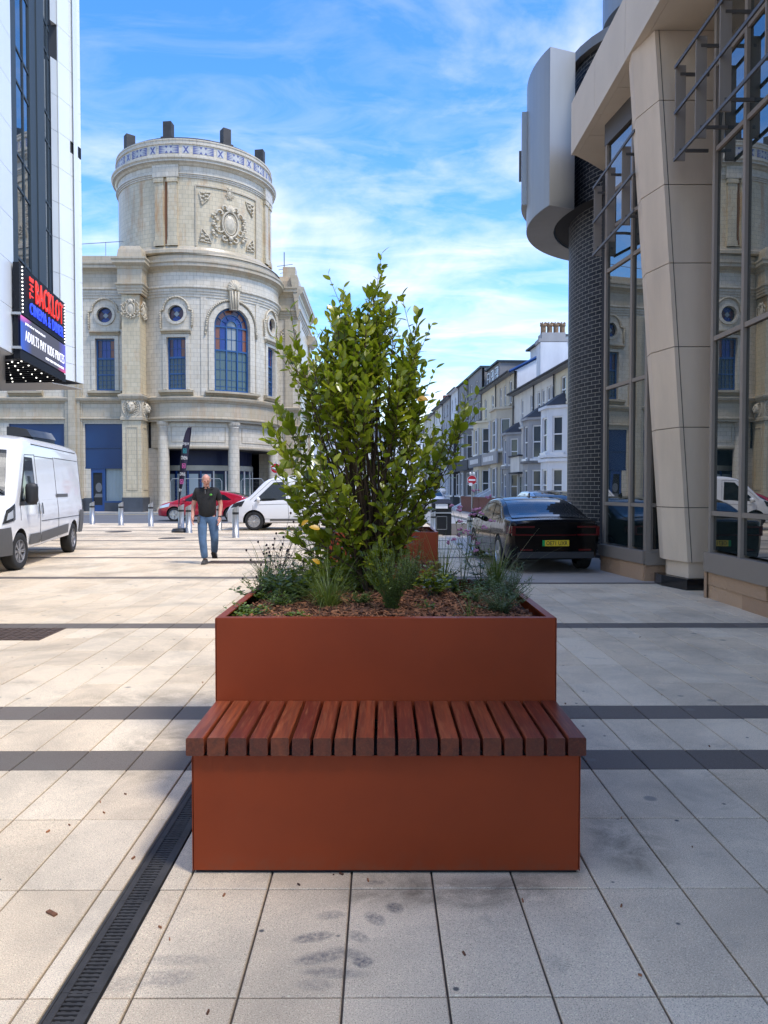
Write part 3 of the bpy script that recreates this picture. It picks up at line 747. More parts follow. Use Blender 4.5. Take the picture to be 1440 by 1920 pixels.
def chips(n, Y, m=1.0, seed=1):
    r = random.Random(seed); mb = MB()
    for k in range(n):
        x, y = r.uniform(-.705, .705), r.uniform(.535, 1.945)
        if r.random() < .45: y = r.uniform(.535, 1.0)
        z = SOIL(x, y) + r.uniform(.0, .018)
        a, tl, ro = r.uniform(0, PI), r.gauss(0, .35), r.gauss(0, .5)
        l, w, h = r.uniform(.008, .026) * m * (1.5 if r.random() < .15 else 1), r.uniform(.003, .0085) * m, r.uniform(.001, .0028)
        if r.random() < .04: l *= 1.6; w *= 1.3
        M = Matrix.Rotation(a, 3, 'Z') @ Matrix.Rotation(tl, 3, 'Y') @ Matrix.Rotation(ro, 3, 'X')
        c = Vector((x, y, z)); dx, dy, dz = M @ Vector((l, 0, 0)), M @ Vector((0, w, 0)), M @ Vector((0, 0, h))
        tp = r.uniform(.3, 1.0)
        mb.hexa([c - dx - dy - dz, c + dx - dy * tp - dz, c + dx + dy * tp - dz, c - dx + dy - dz, c - dx - dy + dz, c + dx - dy * tp + dz, c + dx + dy * tp + dz, c - dx + dy + dz])
    return mb
o = link_local(chips(9000, 0), 'bark_mulch', 'bark_chip', planter); o['kind'] = 'stuff'
planter2, _ = make_planter(9.75, 'smaller-looking terracotta planter bench standing farther back, half hidden by the tall shrub')
o = link_local(chips(1500, 0, 1.8, 5), 'bark_mulch', 'bark_chip', planter2); o['kind'] = 'stuff'

# ---------------------------------------------------------------- foliage
def leaf_pts(L_, W, fold=.25, curl=.15, n=5, tipw=.6):
    """leaf along +X, face up; returns verts, faces"""
    vs = [(0, 0, 0)]; fs = []
    for i in range(1, n + 1):
        u = i / (n + 1)
        w = W * .5 * (math.sin(PI * u ** .85) ** .75)
        z = -curl * L_ * u * u
        vs += [(L_ * u, -w, z + fold * w), (L_ * u, 0, z), (L_ * u, w, z + fold * w)]
    vs.append((L_, 0, -curl * L_))
    fs += [(0, 1, 2), (0, 2, 3)]
    for i in range(n - 1):
        a = 1 + 3 * i; fs += [(a, a + 3, a + 4, a + 1), (a + 1, a + 4, a + 5, a + 2)]
    a = 1 + 3 * (n - 1); e = len(vs) - 1
    fs += [(a, e, a + 1), (a + 1, e, a + 2)]
    return vs, fs
def frame_m(pos, axis, up, roll=0.0, s=1.0):
    x = Vector(axis).normalized(); y = Vector(up).cross(x)
    if y.length < 1e-4: y = x.orthogonal()
    y.normalize(); z = x.cross(y)
    m_ = Matrix((x, y, z)).transposed()
    if roll: m_ = m_ @ Matrix.Rotation(roll, 3, 'X')
    m4 = (m_ * s).to_4x4(); m4.translation = Vector(pos); return m4
def bez(p0, p1, p2, p3, n):
    out = []
    for i in range(n + 1):
        t = i / n; a = (1 - t)
        out.append(p0 * a ** 3 + p1 * 3 * a * a * t + p2 * 3 * a * t * t + p3 * t ** 3)
    return out
def shrub(name, label, base, tips, nparts, seed=5, leafL=.062, lz=.50, nleaf=19, cat='shrub', scale=1.0):
    r = random.Random(seed)
    t = thing(name, label, cat, base)
    B = Vector(base); stem = MB(); L_all = []; gap = .145 * scale if name else 0
    for (tp, ln) in tips:
        tp = Vector(tp); tp.z -= gap; tp.x = B.x + (tp.x - B.x) * .92; d = tp - B
        b0 = B + Vector((r.gauss(0, .045), r.gauss(0, .04), -.03)) * scale
        hx = Vector((d.x * .25, d.y * .25, abs(d.z) * .42))
        tipdir = Vector((d.x * .35 + r.gauss(0, .06), d.y * .35 + r.gauss(0, .06), abs(d.z) * .42))
        path = bez(b0, b0 + hx, tp - tipdir, tp, 16)
        path = [p + Vector((r.gauss(0, .004), r.gauss(0, .004), 0)) for p in path]
        r0 = r.uniform(.0045, .009) * scale * (.6 + .5 * d.length)
        stem.tube(path, r0, 6, r1=.0016)
        # arc length from the tip
        acc = 0; ph = r.uniform(0, 6)
        pts = []
        for i in range(len(path) - 1, 0, -1):
            seg = (path[i] - path[i - 1]); sl = seg.length
            k = max(1, int(sl / .008))
            for q in range(k): pts.append((path[i] - seg * (q / k), seg.normalized(), acc + sl * q / k))
            acc += sl
        zone = min(ln * scale, acc * .8)
        step = zone / nleaf; nx = 0.0
        for (p, dr_, s_) in pts:
            if s_ > zone: break
            if s_ < nx: continue
            nx += step * r.uniform(.7, 1.3)
            ph += 2.4
            side = dr_.orthogonal().normalized(); side = Matrix.Rotation(ph + r.gauss(0, .3), 3, dr_) @ side
            tipness = max(0, 1 - s_ / (zone * .5))
            ax = side * (1 - .55 * tipness) + dr_ * (.55 + .7 * tipness) + Vector((0, 0, .35))
            lf = leafL * r.uniform(.50, 1.3) * (1 - .35 * max(0, 1 - s_ / .05)) * scale
            pet = .012 * scale
            up = dr_ * .9 + Vector((r.gauss(0, .45), r.gauss(0, .45), .5))
            if r.random() < .16 and s_ > .08:            # side shoot
                sh = [p, p + (side * .6 + dr_ * .7 + Vector((0, 0, .3))) * .07 * scale, p + (side * .9 + dr_ * 1.2 + Vector((0, 0, .9))) * .11 * scale]
                stem.tube(sh, .0022, 4, r1=.001)
                e = sh[2]; e_d = (sh[2] - sh[1]).normalized()
                for q in range(6):
                    sd_ = Matrix.Rotation(q * 2.4, 3, e_d) @ e_d.orthogonal().normalized()
                    L_all.append((sh[1].lerp(e, q / 5), sd_ * .8 + e_d * (.5 + q * .12), e_d + Vector((r.gauss(0, .4), r.gauss(0, .4), .3)), leafL * scale * r.uniform(.5, .95)))
            stem.tube([p, p + ax.normalized() * pet], .0013, 3, cap=False)
            L_all.append((p + ax.normalized() * pet * .8, ax, up, lf))
    stem.build('branches', 'stem_brown', t)
    return t, L_all
def emit_leaves(t, L_all, nparts, m, seed=1, yellow=None, wratio=.52, leafname='leaf'):
    r = random.Random(seed)
    protos = []
    for k in range(5):
        mb = MB(); mb.mesh(*leaf_pts(1.0, wratio * (.88 + .07 * k), .22 - .05 * k, .04 + .07 * k)); protos.append(mb)
    meshes = [q.data(leafname, m, True) for q in protos]
    L_all.sort(key=lambda q: -(q[3] / max(.5, q[0].y)) - (0.02 if q[0].y < t.location.y else 0))
    rest = MB()
    for i, (p, ax, up, lf) in enumerate(L_all):
        k = r.randrange(5); M4 = frame_m(p, ax, up, r.gauss(0, .35), lf)
        if i < nparts:
            o = bpy.data.objects.new(leafname, meshes[k]); C.objects.link(o); o.parent = t
            o.matrix_local = Matrix.Translation(-Vector(t.location)) @ M4
        else:
            rest.mesh([M4 @ Vector(v) for v in protos[k].v], protos[k].f)
    if rest.v: rest.build('foliage', m, t, True, kind='stuff')
tips = []
r = random.Random(21)
Yb = 4.36
base = Vector((gx(700, Yb), Yb, soilz(.0, Yb)))
env = [(1085, 640, 722), (1040, 590, 742), (1000, 560, 768), (950, 545, 790), (900, 528, 812), (850, 505, 835), (800, 495, 860), (760, 500, 838), (720, 520, 812), (680, 535, 808), (640, 548, 806), (600, 580, 800), (560, 618, 775), (530, 655, 745), (505, 680, 722)]
def envat(y):
    for a, b_ in zip(env, env[1:]):
        if b_[0] <= y <= a[0]:
            u = (a[0] - y) / (a[0] - b_[0]); return a[1] + (b_[1] - a[1]) * u, a[2] + (b_[2] - a[2]) * u
    return env[-1][1], env[-1][2]
fixed = [(540, 574), (532, 612), (645, 512), (668, 540), (698, 488), (722, 512), (740, 545), (788, 540), (780, 580), (800, 640), (798, 690), (484, 752), (506, 718), (510, 795), (500, 830), (888, 716), (872, 742), (850, 775), (846, 800), (835, 850), (808, 880), (795, 925), (520, 860), (535, 905), (540, 950), (548, 1000), (570, 1040), (590, 1075), (620, 530), (600, 580), (575, 620), (560, 660), (690, 500), (760, 610), (700, 560)]
for (px, py) in fixed:
    Yd = Yb + r.uniform(-.16, .12)
    tips.append((at(px, py, Yd), .42 if py < 800 else .32))
for k in range(86):
    py = r.uniform(540, 1045) if k % 3 else r.uniform(540, 760); a, b_ = envat(py)
    u = r.uniform(.04, .96); px = a + (b_ - a) * u
    dep = math.sqrt(max(.05, 1 - (2 * u - 1) ** 2)) * (b_ - a) / 2 / 332
    Yd = Yb + r.choice((-1, -.75, -.4, .1, .6)) * dep * .9
    tips.append((at(px, py, Yd), r.uniform(.30, .48)))
sh, LL = shrub('broadleaf_shrub', 'tall glossy green broadleaf shrub in the foreground planter', base, tips, 300, leafL=.068, nleaf=27)
print('shrub leaves', len(LL))
emit_leaves(sh, LL, 296, 'shrub_leaf')
# a few yellowed leaves
yl = MB(); mb = MB(); mb.mesh(*leaf_pts(1.0, .6, .2, .2)); ym = mb.data('yellow_leaf', 'shrub_leaf_yellow', True)
for (px, py, s_, a) in [(781, 750, .062, .3), (786, 744, .055, -.5), (565, 985, .05, 1), (600, 992, .06, 2.6), (600, 1057, .05, 2.2)]:
    Yd = Yb - .45; s_ *= .95
    p = at(px, py, Yd); o = bpy.data.objects.new('yellow_leaf', ym); C.objects.link(o); o.parent = sh
    o.matrix_local = Matrix.Translation(-Vector(sh.location)) @ frame_m(p, (math.cos(a), -.3, math.sin(a) * .6), (0, -.7, .7), 0, s_)
    o['label'] = 'yellowed leaf'
# second shrub, farther
r = random.Random(9); tips = []
b2 = Vector((PX, 11.0, .84))
for k in range(46):
    a = r.uniform(0, 2 * PI); q = r.uniform(.05, .5)
    tips.append((b2 + Vector((math.cos(a) * q, math.sin(a) * q, r.uniform(.3, 1.25))), .35))
sh2, LL2 = shrub('broadleaf_shrub', 'green shrub in the farther planter, mostly hidden behind the nearer shrub', b2, tips, 0, seed=8, nleaf=11, leafL=.06)
emit_leaves(sh2, LL2, 0, 'shrub_leaf', 3)

# low planting. every plant is a thing of its own
def plant(name, label, cat, x, y, parts, group='low plants round the shrub in the foreground planter'):
    z = soilz(x, y); t = thing(name, label, cat, (x, y, z), group)
    for (nm, mb, m) in parts(Vector((x, y, z))):
        if mb.v:
            o = mb.build(nm, m, t, True)
            if nm in ('foliage', 'blades', 'seed_heads', 'flower_heads', 'dry_stalks', 'stems'): o['kind'] = 'stuff'
    return t
def blade(mb, p, d, L_, w, droop, n=5, up=0.0):
    d = Vector(d).normalized(); pts = []
    side = d.cross(Vector((0, 0, 1)));
    side = side.normalized() if side.length > 1e-3 else Vector((1, 0, 0))
    q = Vector(p)
    vv = []
    for i in range(n + 1):
        u = i / n
        ww = w * (1 - u ** 2) * .5 + .0003
        vv += [q - side * ww, q + side * ww]
        q = q + d * (L_ / n); d = (d + Vector((0, 0, -droop / n * (1 + u)))).normalized()
    mb.mesh(vv, [(2 * i, 2 * i + 1, 2 * i + 3, 2 * i + 2) for i in range(n)])
    return q
def tuft(n, L_, spread, droop, w=.004, seed=1, m='grass_blade', dry=0, rad=.03, dryL=1.5):
    def f(P):
        r = random.Random(seed); mb = MB(); dy = MB()
        for k in range(n):
            a = r.uniform(0, 2 * PI); s_ = abs(r.gauss(0, spread * 1.35))
            o_ = Vector((math.cos(a), math.sin(a), 0))
            blade(mb, P + o_ * r.uniform(0, rad), o_ * s_ + Vector((r.gauss(0, .12), 0, 1)), L_ * r.uniform(.3, 1.15), w * r.uniform(.6, 1.3), droop * r.uniform(.4, 2.4))
        for k in range(dry):
            a = r.uniform(0, 2 * PI); o_ = Vector((math.cos(a), math.sin(a) * .5, 0))
            blade(dy, P + o_ * .02, o_ * r.uniform(.5, 1.3) + Vector((0, 0, .8)), L_ * dryL * r.uniform(.7, 1.1), w * .7, droop * .5)
        return [('blades', mb, m), ('dry_stalks', dy, 'dry_blade')]
    return f
def leafy(n, H_, W_, ls, m='herb_leaf', seed=1, stems=9, wr=.5, prof=1.0, nod=0.0, bare=0.2, sm='stem_green'):
    def f(P):
        r = random.Random(seed); lf = MB(); st = MB(); lv, lfc = leaf_pts(1, wr, .2, .15, 3)
        for k in range(stems):
            a = r.uniform(0, 2 * PI); q = W_ * math.sqrt(r.random())
            tp = P + Vector((math.cos(a) * q, math.sin(a) * q, H_ * r.uniform(.6, 1.05) * (1 - .4 * (q / W_) ** 2 * prof)))
            pa = bez(P + Vector((math.cos(a) * q * .15, math.sin(a) * q * .15, -.01)), P.lerp(tp, .3) + Vector((0, 0, H_ * .15)), tp - Vector((0, 0, H_ * .3)), tp + Vector((r.gauss(0, .02), r.gauss(0, .02), -nod)), 7)
            st.tube(pa, .0016, 4, r1=.0008)
            for j in range(n):
                u = bare + (1 - bare) * (j + r.random()) / n; i = min(6, int(u * 7)); p = pa[i].lerp(pa[i + 1], u * 7 - i)
                b_ = j * 2.4 + r.uniform(-.4, .4)
                ax = Vector((math.cos(b_), math.sin(b_), r.uniform(.1, .8)))
                M4 = frame_m(p, ax, (r.gauss(0, .3), r.gauss(0, .3), 1), 0, ls * r.uniform(.6, 1.2) * (1.15 - .5 * u))
                lf.mesh([M4 @ Vector(v) for v in lv], lfc)
        return [('stems', st, sm), ('foliage', lf, m)]
    return f
def wiry(tips_, m='stem_dark', head='seed_head', hr=.006, seed=1, leaves=0, cluster=1, lm='herb_leaf'):
    def f(P):
        r = random.Random(seed); st = MB(); hd = MB(); lf = MB(); lv, lfc = leaf_pts(1, .16, .1, .25, 3)
        for tp in tips_:
            tp = Vector(tp); d = tp - P
            pa = bez(P + Vector((r.gauss(0, .012), r.gauss(0, .012), 0)), P + Vector((d.x * .2, d.y * .2, d.z * .4)), P + Vector((d.x * .6 + r.gauss(0, .02), d.y * .6, d.z * .75)), tp, 8)
            st.tube(pa, .0018, 4, r1=.0008)
            ends = [tp]
            for k in range(2):
                i = r.randint(3, 6); b_ = pa[i] + Vector((r.uniform(-.08, .08), r.uniform(-.05, .05), r.uniform(.04, .12)))
                st.tube([pa[i], (pa[i] + b_) / 2 + Vector((0, 0, -.008)), b_], .001, 4, r1=.0006); ends.append(b_)
            for e in ends:
                if head:
                    for q in range(cluster):
                        hd.ball(e + Vector((r.gauss(0, hr), r.gauss(0, hr), r.gauss(0, hr * .5))) * 1 if cluster > 1 else e, (hr * .8, hr * .8, hr * .7) if cluster > 1 else (hr, hr, hr * 1.3), 6, 4)
            for k in range(leaves):
                u = r.uniform(.05, .85); i = min(7, int(u * 8)); p = pa[i]
                a = r.uniform(0, 2 * PI); M4 = frame_m(p, (math.cos(a), math.sin(a), .45), (0, 0, 1), 0, r.uniform(.05, .10))
                lf.mesh([M4 @ Vector(v) for v in lv], lfc)
        return [('stems', st, m), ('foliage', lf, lm)] + ([('flower_heads' if head == 'flower_mauve' else 'seed_heads', hd, head)] if head else [])
    return f
def mp_(px, py): g = gnd(px, py, .872); return g.x, min(max(g.y, 3.46), 4.80)
def PL(name, label, cat, px, py, parts):
    x, y = mp_(px, py); return plant(name, label, cat, x, y, parts)
PL('trailing_herb', 'pale lime trailing herb spilling over the front left corner of the planter', 'plant', 462, 1147, leafy(9, 0.123, 0.135, 0.025, 'lime_leaf', 3, 34, .75, 1, .02, .05))
PL('trailing_herb', 'fresh green herb just behind the front left corner', 'plant', 487, 1118, leafy(9, 0.203, 0.176, 0.030, 'herb_leaf', 4, 36, .7, 1, .02, .1))
PL('leafy_herb', 'light green mounding herb left of the dark clump', 'plant', 520, 1112, leafy(9, 0.275, 0.135, 0.035, 'lime_leaf', 14, 22, .6))
PL('grass_tuft', 'small green grass tuft at the left edge of the planter', 'grass', 500, 1096, tuft(90, 0.351, .5, .9, .004, 31))
PL('evergreen_clump', 'very dark green leafy clump in the left of the planter', 'plant', 548, 1128, leafy(12, 0.246, 0.135, 0.056, 'dark_leaf', 5, 24, .5))
x, y = mp_(520, 1100)
tt = [at(px, py, y + dy) for (px, py, dy) in [(545, 962, 0), (561, 985, .1), (552, 1000, .2), (575, 972, -.05), (592, 940, 0), (484, 1016, 0), (500, 1022, .1), (470, 1050, .1), (515, 1010, .1), (530, 1020, -.1), (542, 1040, .1), (560, 1020, .1), (455, 1085, -.05), (585, 1010, .0), (600, 1030, .1)]]
plant('wiry_perennial', 'wiry brown-stemmed perennial with small dark seed heads at the left of the planter', 'plant', x, y, wiry(tt, seed=4, leaves=9, hr=.0065))
x, y = mp_(535, 1092)
tt = [at(px, py, y + dy) for (px, py, dy) in [(500, 1030, 0), (512, 1045, .1), (524, 1030, .05), (490, 1060, -.05), (550, 1045, .1), (535, 1052, -.1), (480, 1075, 0), (560, 1055, 0), (575, 1060, .1)]]
plant('wiry_perennial', 'short tangle of dark twigs behind the dark leafy clump', 'plant', x, y, wiry(tt, seed=14, leaves=14, hr=.003, lm='dark_leaf'))
PL('grass_tuft', 'arching green grass tuft left of the shrub trunk', 'grass', 615, 1140, tuft(225, 0.297, .45, .9, .004, 2, rad=.05))
PL('grass_tuft', 'broad-bladed grass tuft behind the left clumps', 'grass', 585, 1108, tuft(165, 0.324, .6, 1.1, .005, 12, rad=.05))
PL('leafy_herb', 'green leafy herb at the foot of the shrub on its left', 'plant', 655, 1116, leafy(10, 0.290, 0.135, 0.045, 'herb_leaf', 15, 18, .55))
PL('thyme_bush', 'dense olive thyme-like bush in front of the shrub trunk', 'plant', 735, 1146, leafy(34, 0.362, 0.135, 0.020, 'herb_leaf', 6, 70, .35, .5, 0, .05))
PL('thyme_bush', 'fine grassy herb standing behind the thyme bush', 'plant', 768, 1118, leafy(24, 0.348, 0.108, 0.025, 'grass_blade', 26, 40, .22, .5, 0, .05))
PL('leafy_herb', 'bright green broad-leaved herb right of the trunk', 'plant', 812, 1124, leafy(9, 0.217, 0.108, 0.056, 'shrub_leaf', 7, 16, .45))
PL('leafy_herb', 'small leafy herb low on the mulch in the middle right', 'plant', 850, 1118, leafy(8, 0.145, 0.095, 0.043, 'herb_leaf', 17, 12, .5))
PL('leafy_herb', 'low green sprig in the mulch near the grey-green bush', 'plant', 890, 1128, leafy(7, 0.116, 0.081, 0.037, 'herb_leaf', 18, 9, .5))
PL('grass_tuft', 'thin grass tuft between trunk and verbena', 'grass', 830, 1098, tuft(90, 0.405, .35, .6, .004, 22, rad=.03))
x, y = mp_(866, 1112)
tt = [at(px, py, y + dy) for (px, py, dy) in [(846, 948, 0), (862, 951, .1), (888, 957, 0), (897, 953, .02), (903, 962, -.03), (891, 921, .2), (920, 931, .1)]]
plant('verbena', 'tall thin verbena with small mauve flower heads at the right of the planter', 'plant', x, y, wiry(tt, 'stem_green', 'flower_mauve', .0085, 8, 14, 7, 'grass_blade'))
x, y = mp_(900, 1098)
tt = [at(px, py, y + dy) for (px, py, dy) in [(850, 1010, 0), (880, 1005, .05), (905, 1000, 0), (925, 1012, -.05), (868, 1040, .1), (895, 1030, .1)]]
plant('wiry_perennial', 'open green-stemmed perennial with narrow leaves between verbena and grass', 'plant', x, y, wiry(tt, 'stem_green', None, .003, 18, 26, 1, 'grass_blade'))
PL('grass_tuft', 'spiky dark green grass tuft with long dry stalks at the right rear of the planter', 'grass', 925, 1090, tuft(255, 0.297, .42, .6, .0045, 9, dry=16, rad=.05, dryL=1.6))
PL('rosemary', 'grey-green feathery bush near the front right corner of the planter', 'plant', 938, 1142, leafy(30, 0.232, 0.176, 0.027, 'grey_leaf', 10, 52, .18, 1, .02, .05))
PL('rosemary', 'grey-green feathery bush at the right edge, behind the front right one', 'plant', 956, 1112, leafy(28, 0.246, 0.149, 0.030, 'grey_leaf', 20, 44, .18, 1, .02, .05))
PL('trailing_herb', 'low pale creeping herb along the front edge, left of centre', 'plant', 560, 1150, leafy(8, .05, .10, .020, 'lime_leaf', 51, 22, .75, 1, .02, .05))
PL('leafy_herb', 'small green seedling in the bark near the front, right of the thyme bush', 'plant', 800, 1146, leafy(6, .07, .05, .03, 'herb_leaf', 52, 7, .5))
PL('grass_tuft', 'short sparse grass sprig in the bark by the front right edge', 'grass', 880, 1150, tuft(24, .12, .7, 1.0, .004, 53, dry=4, rad=.03))
PL('leafy_herb', 'leafy green herb behind the left grass tufts, near the planter rear', 'plant', 600, 1092, leafy(12, .24, .14, .045, 'herb_leaf', 54, 26, .5))
PL('leafy_herb', 'loose green herb at the rear edge right of the trunk', 'plant', 780, 1092, leafy(12, .22, .12, .042, 'herb_leaf', 55, 22, .5))
for i, (px, py, h_, w_, ls, m_, lab) in enumerate([(570, 1088, .26, .10, .04, 'herb_leaf', 'mid-green leafy herb behind the dark clump, left rear of the planter'), (640, 1092, .28, .09, .045, 'dark_leaf', 'dark leafy herb beside the trunk on its left'), (700, 1098, .20, .12, .035, 'grass_blade', 'fine mixed greenery right in front of the shrub stems'),
        (765, 1100, .22, .10, .04, 'herb_leaf', 'leafy green herb in front of the farther planter, right of the stems'), (830, 1090, .16, .10, .04, 'dark_leaf', 'low dark herb at the rear right, left of the verbena'), (905, 1112, .14, .10, .03, 'herb_leaf', 'green herb between the verbena and the feathery bushes'), (530, 1135, .12, .10, .028, 'herb_leaf', 'small green herb in front of the dark clump'), (675, 1138, .10, .08, .026, 'grass_blade', 'thin green sprigs between the grass tuft and the thyme bush')]):
    PL('leafy_herb', lab, 'plant', px, py, leafy(12, h_, w_, ls, m_, 70 + i, 22, .38, .6, .01, .1))
# planting in the farther planter
for i, (dx, dy, lab) in enumerate([(-.5, -.45, 'left front plant in the farther planter'), (.35, -.4, 'right front plant in the farther planter'), (.5, .3, 'rear right plant in the farther planter')]):
    t_ = thing('leafy_herb', 'green ' + lab, 'plant', (PX + dx, 11.0 + dy, .84), 'plants in the farther planter')
    for (nm, mb, m_) in leafy(10, 0.435, 0.270, 0.062, 'herb_leaf', 40 + i, 24, .5)(Vector(t_.location)):
        o = mb.build(nm, m_, t_, True)
        if nm == 'foliage': o['kind'] = 'stuff'
# ---------------------------------------------------------------- mapped building helpers
class Flat:
    """u along the wall, z up, d out of the wall"""
    def __init__(s, o, ud, nd): s.o = Vector(o); s.u = Vector(ud).normalized(); s.n = Vector(nd).normalized()
    def __call__(s, u, z, d=0.0): p = s.o + s.u * u + s.n * d; return Vector((p.x, p.y, z))
    step = 1e9
class Drum:
    """angle measured from the direction facing the square, positive to the right"""
    def __init__(s, c, r): s.c = c; s.r = r; s.step = .35
    def __call__(s, u, z, d=0.0):
        a = u / s.r; return Vector((s.c[0] + (s.r + d) * math.sin(a), s.c[1] - (s.r + d) * math.cos(a), z))
    def U(s, deg): return R(deg) * s.r
def usplit(M, u0, u1):
    n = max(1, int(math.ceil(abs(u1 - u0) / M.step))); return [u0 + (u1 - u0) * i / n for i in range(n + 1)]
def mbox(mb, M, u0, u1, z0, z1, d0, d1):
    us = usplit(M, u0, u1)
    for a, b in zip(us, us[1:]):
        mb.face([M(a, z0, d1), M(b, z0, d1), M(b, z1, d1), M(a, z1, d1)], [(a, z0), (b, z0), (b, z1), (a, z1)])
        mb.face([M(a, z1, d1), M(b, z1, d1), M(b, z1, d0), M(a, z1, d0)], [(a, z1), (b, z1), (b, z1 + d1 - d0), (a, z1 + d1 - d0)])
        mb.face([M(a, z0, d0), M(b, z0, d0), M(b, z0, d1), M(a, z0, d1)], [(a, z0 - d1 + d0), (b, z0 - d1 + d0), (b, z0), (a, z0)])
    for u, s in ((u0, 1), (u1, -1)):
        q = [M(u, z0, d0), M(u, z0, d1), M(u, z1, d1), M(u, z1, d0)]; uv = [(u - (d1 - d0), z0), (u, z0), (u, z1), (u - (d1 - d0), z1)]
        if s < 0: q.reverse(); uv.reverse()
        mb.face(q, uv)
def mprism(mb, M, poly, d0, d1):
    """polygon (u,z) counter-clockwise seen from outside, extruded d0..d1"""
    n = len(poly)
    mb.face([M(u, z, d1) for u, z in poly], [(u, z) for u, z in poly])
    for i in range(n):
        a, b = poly[i], poly[(i + 1) % n]
        mb.face([M(a[0], a[1], d0), M(b[0], b[1], d0), M(b[0], b[1], d1), M(a[0], a[1], d1)], [(a[0], a[1]), (b[0], b[1]), (b[0], b[1]), (a[0], a[1])])
def band(mb, M, u0, u1, prof, caps=True):
    """moulding: prof = [(d,z)...] from bottom to top, swept along u"""
    us = usplit(M, u0, u1)
    for a, b in zip(us, us[1:]):
        L_ = 0
        for p, q in zip(prof, prof[1:]):
            h = math.hypot(q[0] - p[0], q[1] - p[1])
            mb.face([M(a, p[1], p[0]), M(b, p[1], p[0]), M(b, q[1], q[0]), M(a, q[1], q[0])], [(a, p[1] + .13), (b, p[1] + .13), (b, p[1] + .13 + h), (a, p[1] + .13 + h)])
    if caps:
        for u in (u0, u1): mb.face([M(u, z, d) for d, z in prof], [(d, z) for d, z in prof])
def ring(mb, M, uc, zc, r0, r1, a0, a1, d0, d1, n=16, zs=1.0):
    """flat ring segment standing on the wall"""
    for i in range(n):
        t0, t1 = a0 + (a1 - a0) * i / n, a0 + (a1 - a0) * (i + 1) / n
        P = lambda r_, t_, d_: M(uc + r_ * math.cos(t_), zc + r_ * math.sin(t_) * zs, d_)
        uvf = lambda r_, t_: (uc + r_ * math.cos(t_), zc + r_ * math.sin(t_))
        mb.face([P(r0, t0, d1), P(r1, t0, d1), P(r1, t1, d1), P(r0, t1, d1)], [uvf(r0, t0), uvf(r1, t0), uvf(r1, t1), uvf(r0, t1)])
        mb.face([P(r1, t0, d1), P(r1, t0, d0), P(r1, t1, d0), P(r1, t1, d1)])
        mb.face([P(r0, t0, d0), P(r0, t0, d1), P(r0, t1, d1), P(r0, t1, d0)])
    for t_ in (a0, a1):
        mb.face([P(r0, t_, d0), P(r1, t_, d0), P(r1, t_, d1), P(r0, t_, d1)])
def mtube(mb, M, pts, r, seg=6, **k): mb.tube([M(*p) for p in pts], r, seg, **k)
def wall(mb, M, u0, u1, z0, z1, ops=(), depth=.25):
    """wall with openings: each (ua, ub, zbot, ztop) where zbot/ztop are numbers or functions of u"""
    fn = lambda v: (v if callable(v) else (lambda u, v=v: v))
    ops = [(a, b, fn(zb), fn(zt), c) for (a, b, zb, zt, c) in [(o + (1,))[:5] if len(o) == 4 else o for o in ops]]
    cuts = set(usplit(M, u0, u1))
    for a, b, zb, zt, c in ops:
        n = 18 if c != 1 else max(1, int((b - a) / min(M.step, 5)) + 1)
        for i in range(n + 1): cuts.add(a + (b - a) * i / n)
    cuts = sorted(c for c in cuts if u0 - 1e-6 <= c <= u1 + 1e-6)
    cc = [cuts[0]]
    for c in cuts[1:]:
        if c - cc[-1] > 1e-4: cc.append(c)
    for a, b in zip(cc, cc[1:]):
        m_ = (a + b) / 2
        act = sorted([o for o in ops if o[0] < m_ < o[1]], key=lambda o: o[2](m_))
        lo = (z0, z0)
        for o in act:
            nb = (o[2](a), o[2](b))
            mb.face([M(a, lo[0]), M(b, lo[1]), M(b, nb[1]), M(a, nb[0])], [(a, lo[0]), (b, lo[1]), (b, nb[1]), (a, nb[0])])
            lo = (o[3](a), o[3](b))
            # sill and head of the reveal
            mb.face([M(a, nb[0], 0), M(b, nb[1], 0), M(b, nb[1], -depth), M(a, nb[0], -depth)]); mb.face([M(a, lo[0], -depth), M(b, lo[1], -depth), M(b, lo[1], 0), M(a, lo[0], 0)])
        mb.face([M(a, lo[0]), M(b, lo[1]), M(b, z1), M(a, z1)], [(a, lo[0]), (b, lo[1]), (b, z1), (a, z1)])
    for a, b, zb, zt, c in ops:
        if zt(a) - zb(a) > .02: mb.face([M(a, zb(a), 0), M(a, zb(a), -depth), M(a, zt(a), -depth), M(a, zt(a), 0)])
        if zt(b) - zb(b) > .02: mb.face([M(b, zb(b), -depth), M(b, zb(b), 0), M(b, zt(b), 0), M(b, zt(b), -depth)])
def disc_op(uc, zc, r, n=18):
    h = lambda u: math.sqrt(max(0, r * r - (u - uc) ** 2))
    return (uc - r, uc + r, lambda u: zc - h(u), lambda u: zc + h(u), 2)
def arch_op(uc, w, z0, zs):
    h = lambda u: math.sqrt(max(0, w * w - (u - uc) ** 2))
    return (uc - w, uc + w, lambda u: z0, lambda u: zs + h(u), 2)

# ---------------------------------------------------------------- the tiled theatre with its round corner tower
TH = thing('theatre_building', 'cream tiled theatre with a round corner tower, blue windows and columns across the road', 'building', (-12.1, 50, 0))
DC = (-12.1, 52.4); DR_ = 5.02
D = Drum(DC, DR_); YF = 47.9
Lf = Flat((0, YF, 0), (1, 0, 0), (0, -1, 0))
XP0, XP1, YP = gx(226.5, 46.8), gx(262, 46.8), 46.8          # corner pier
XL = gx(-60, YF)
UA = D.U(-30)
w1, w3, wa = D.U(-5.5), D.U(74.3), D.U(34.4)
lw = gx(196, YF)
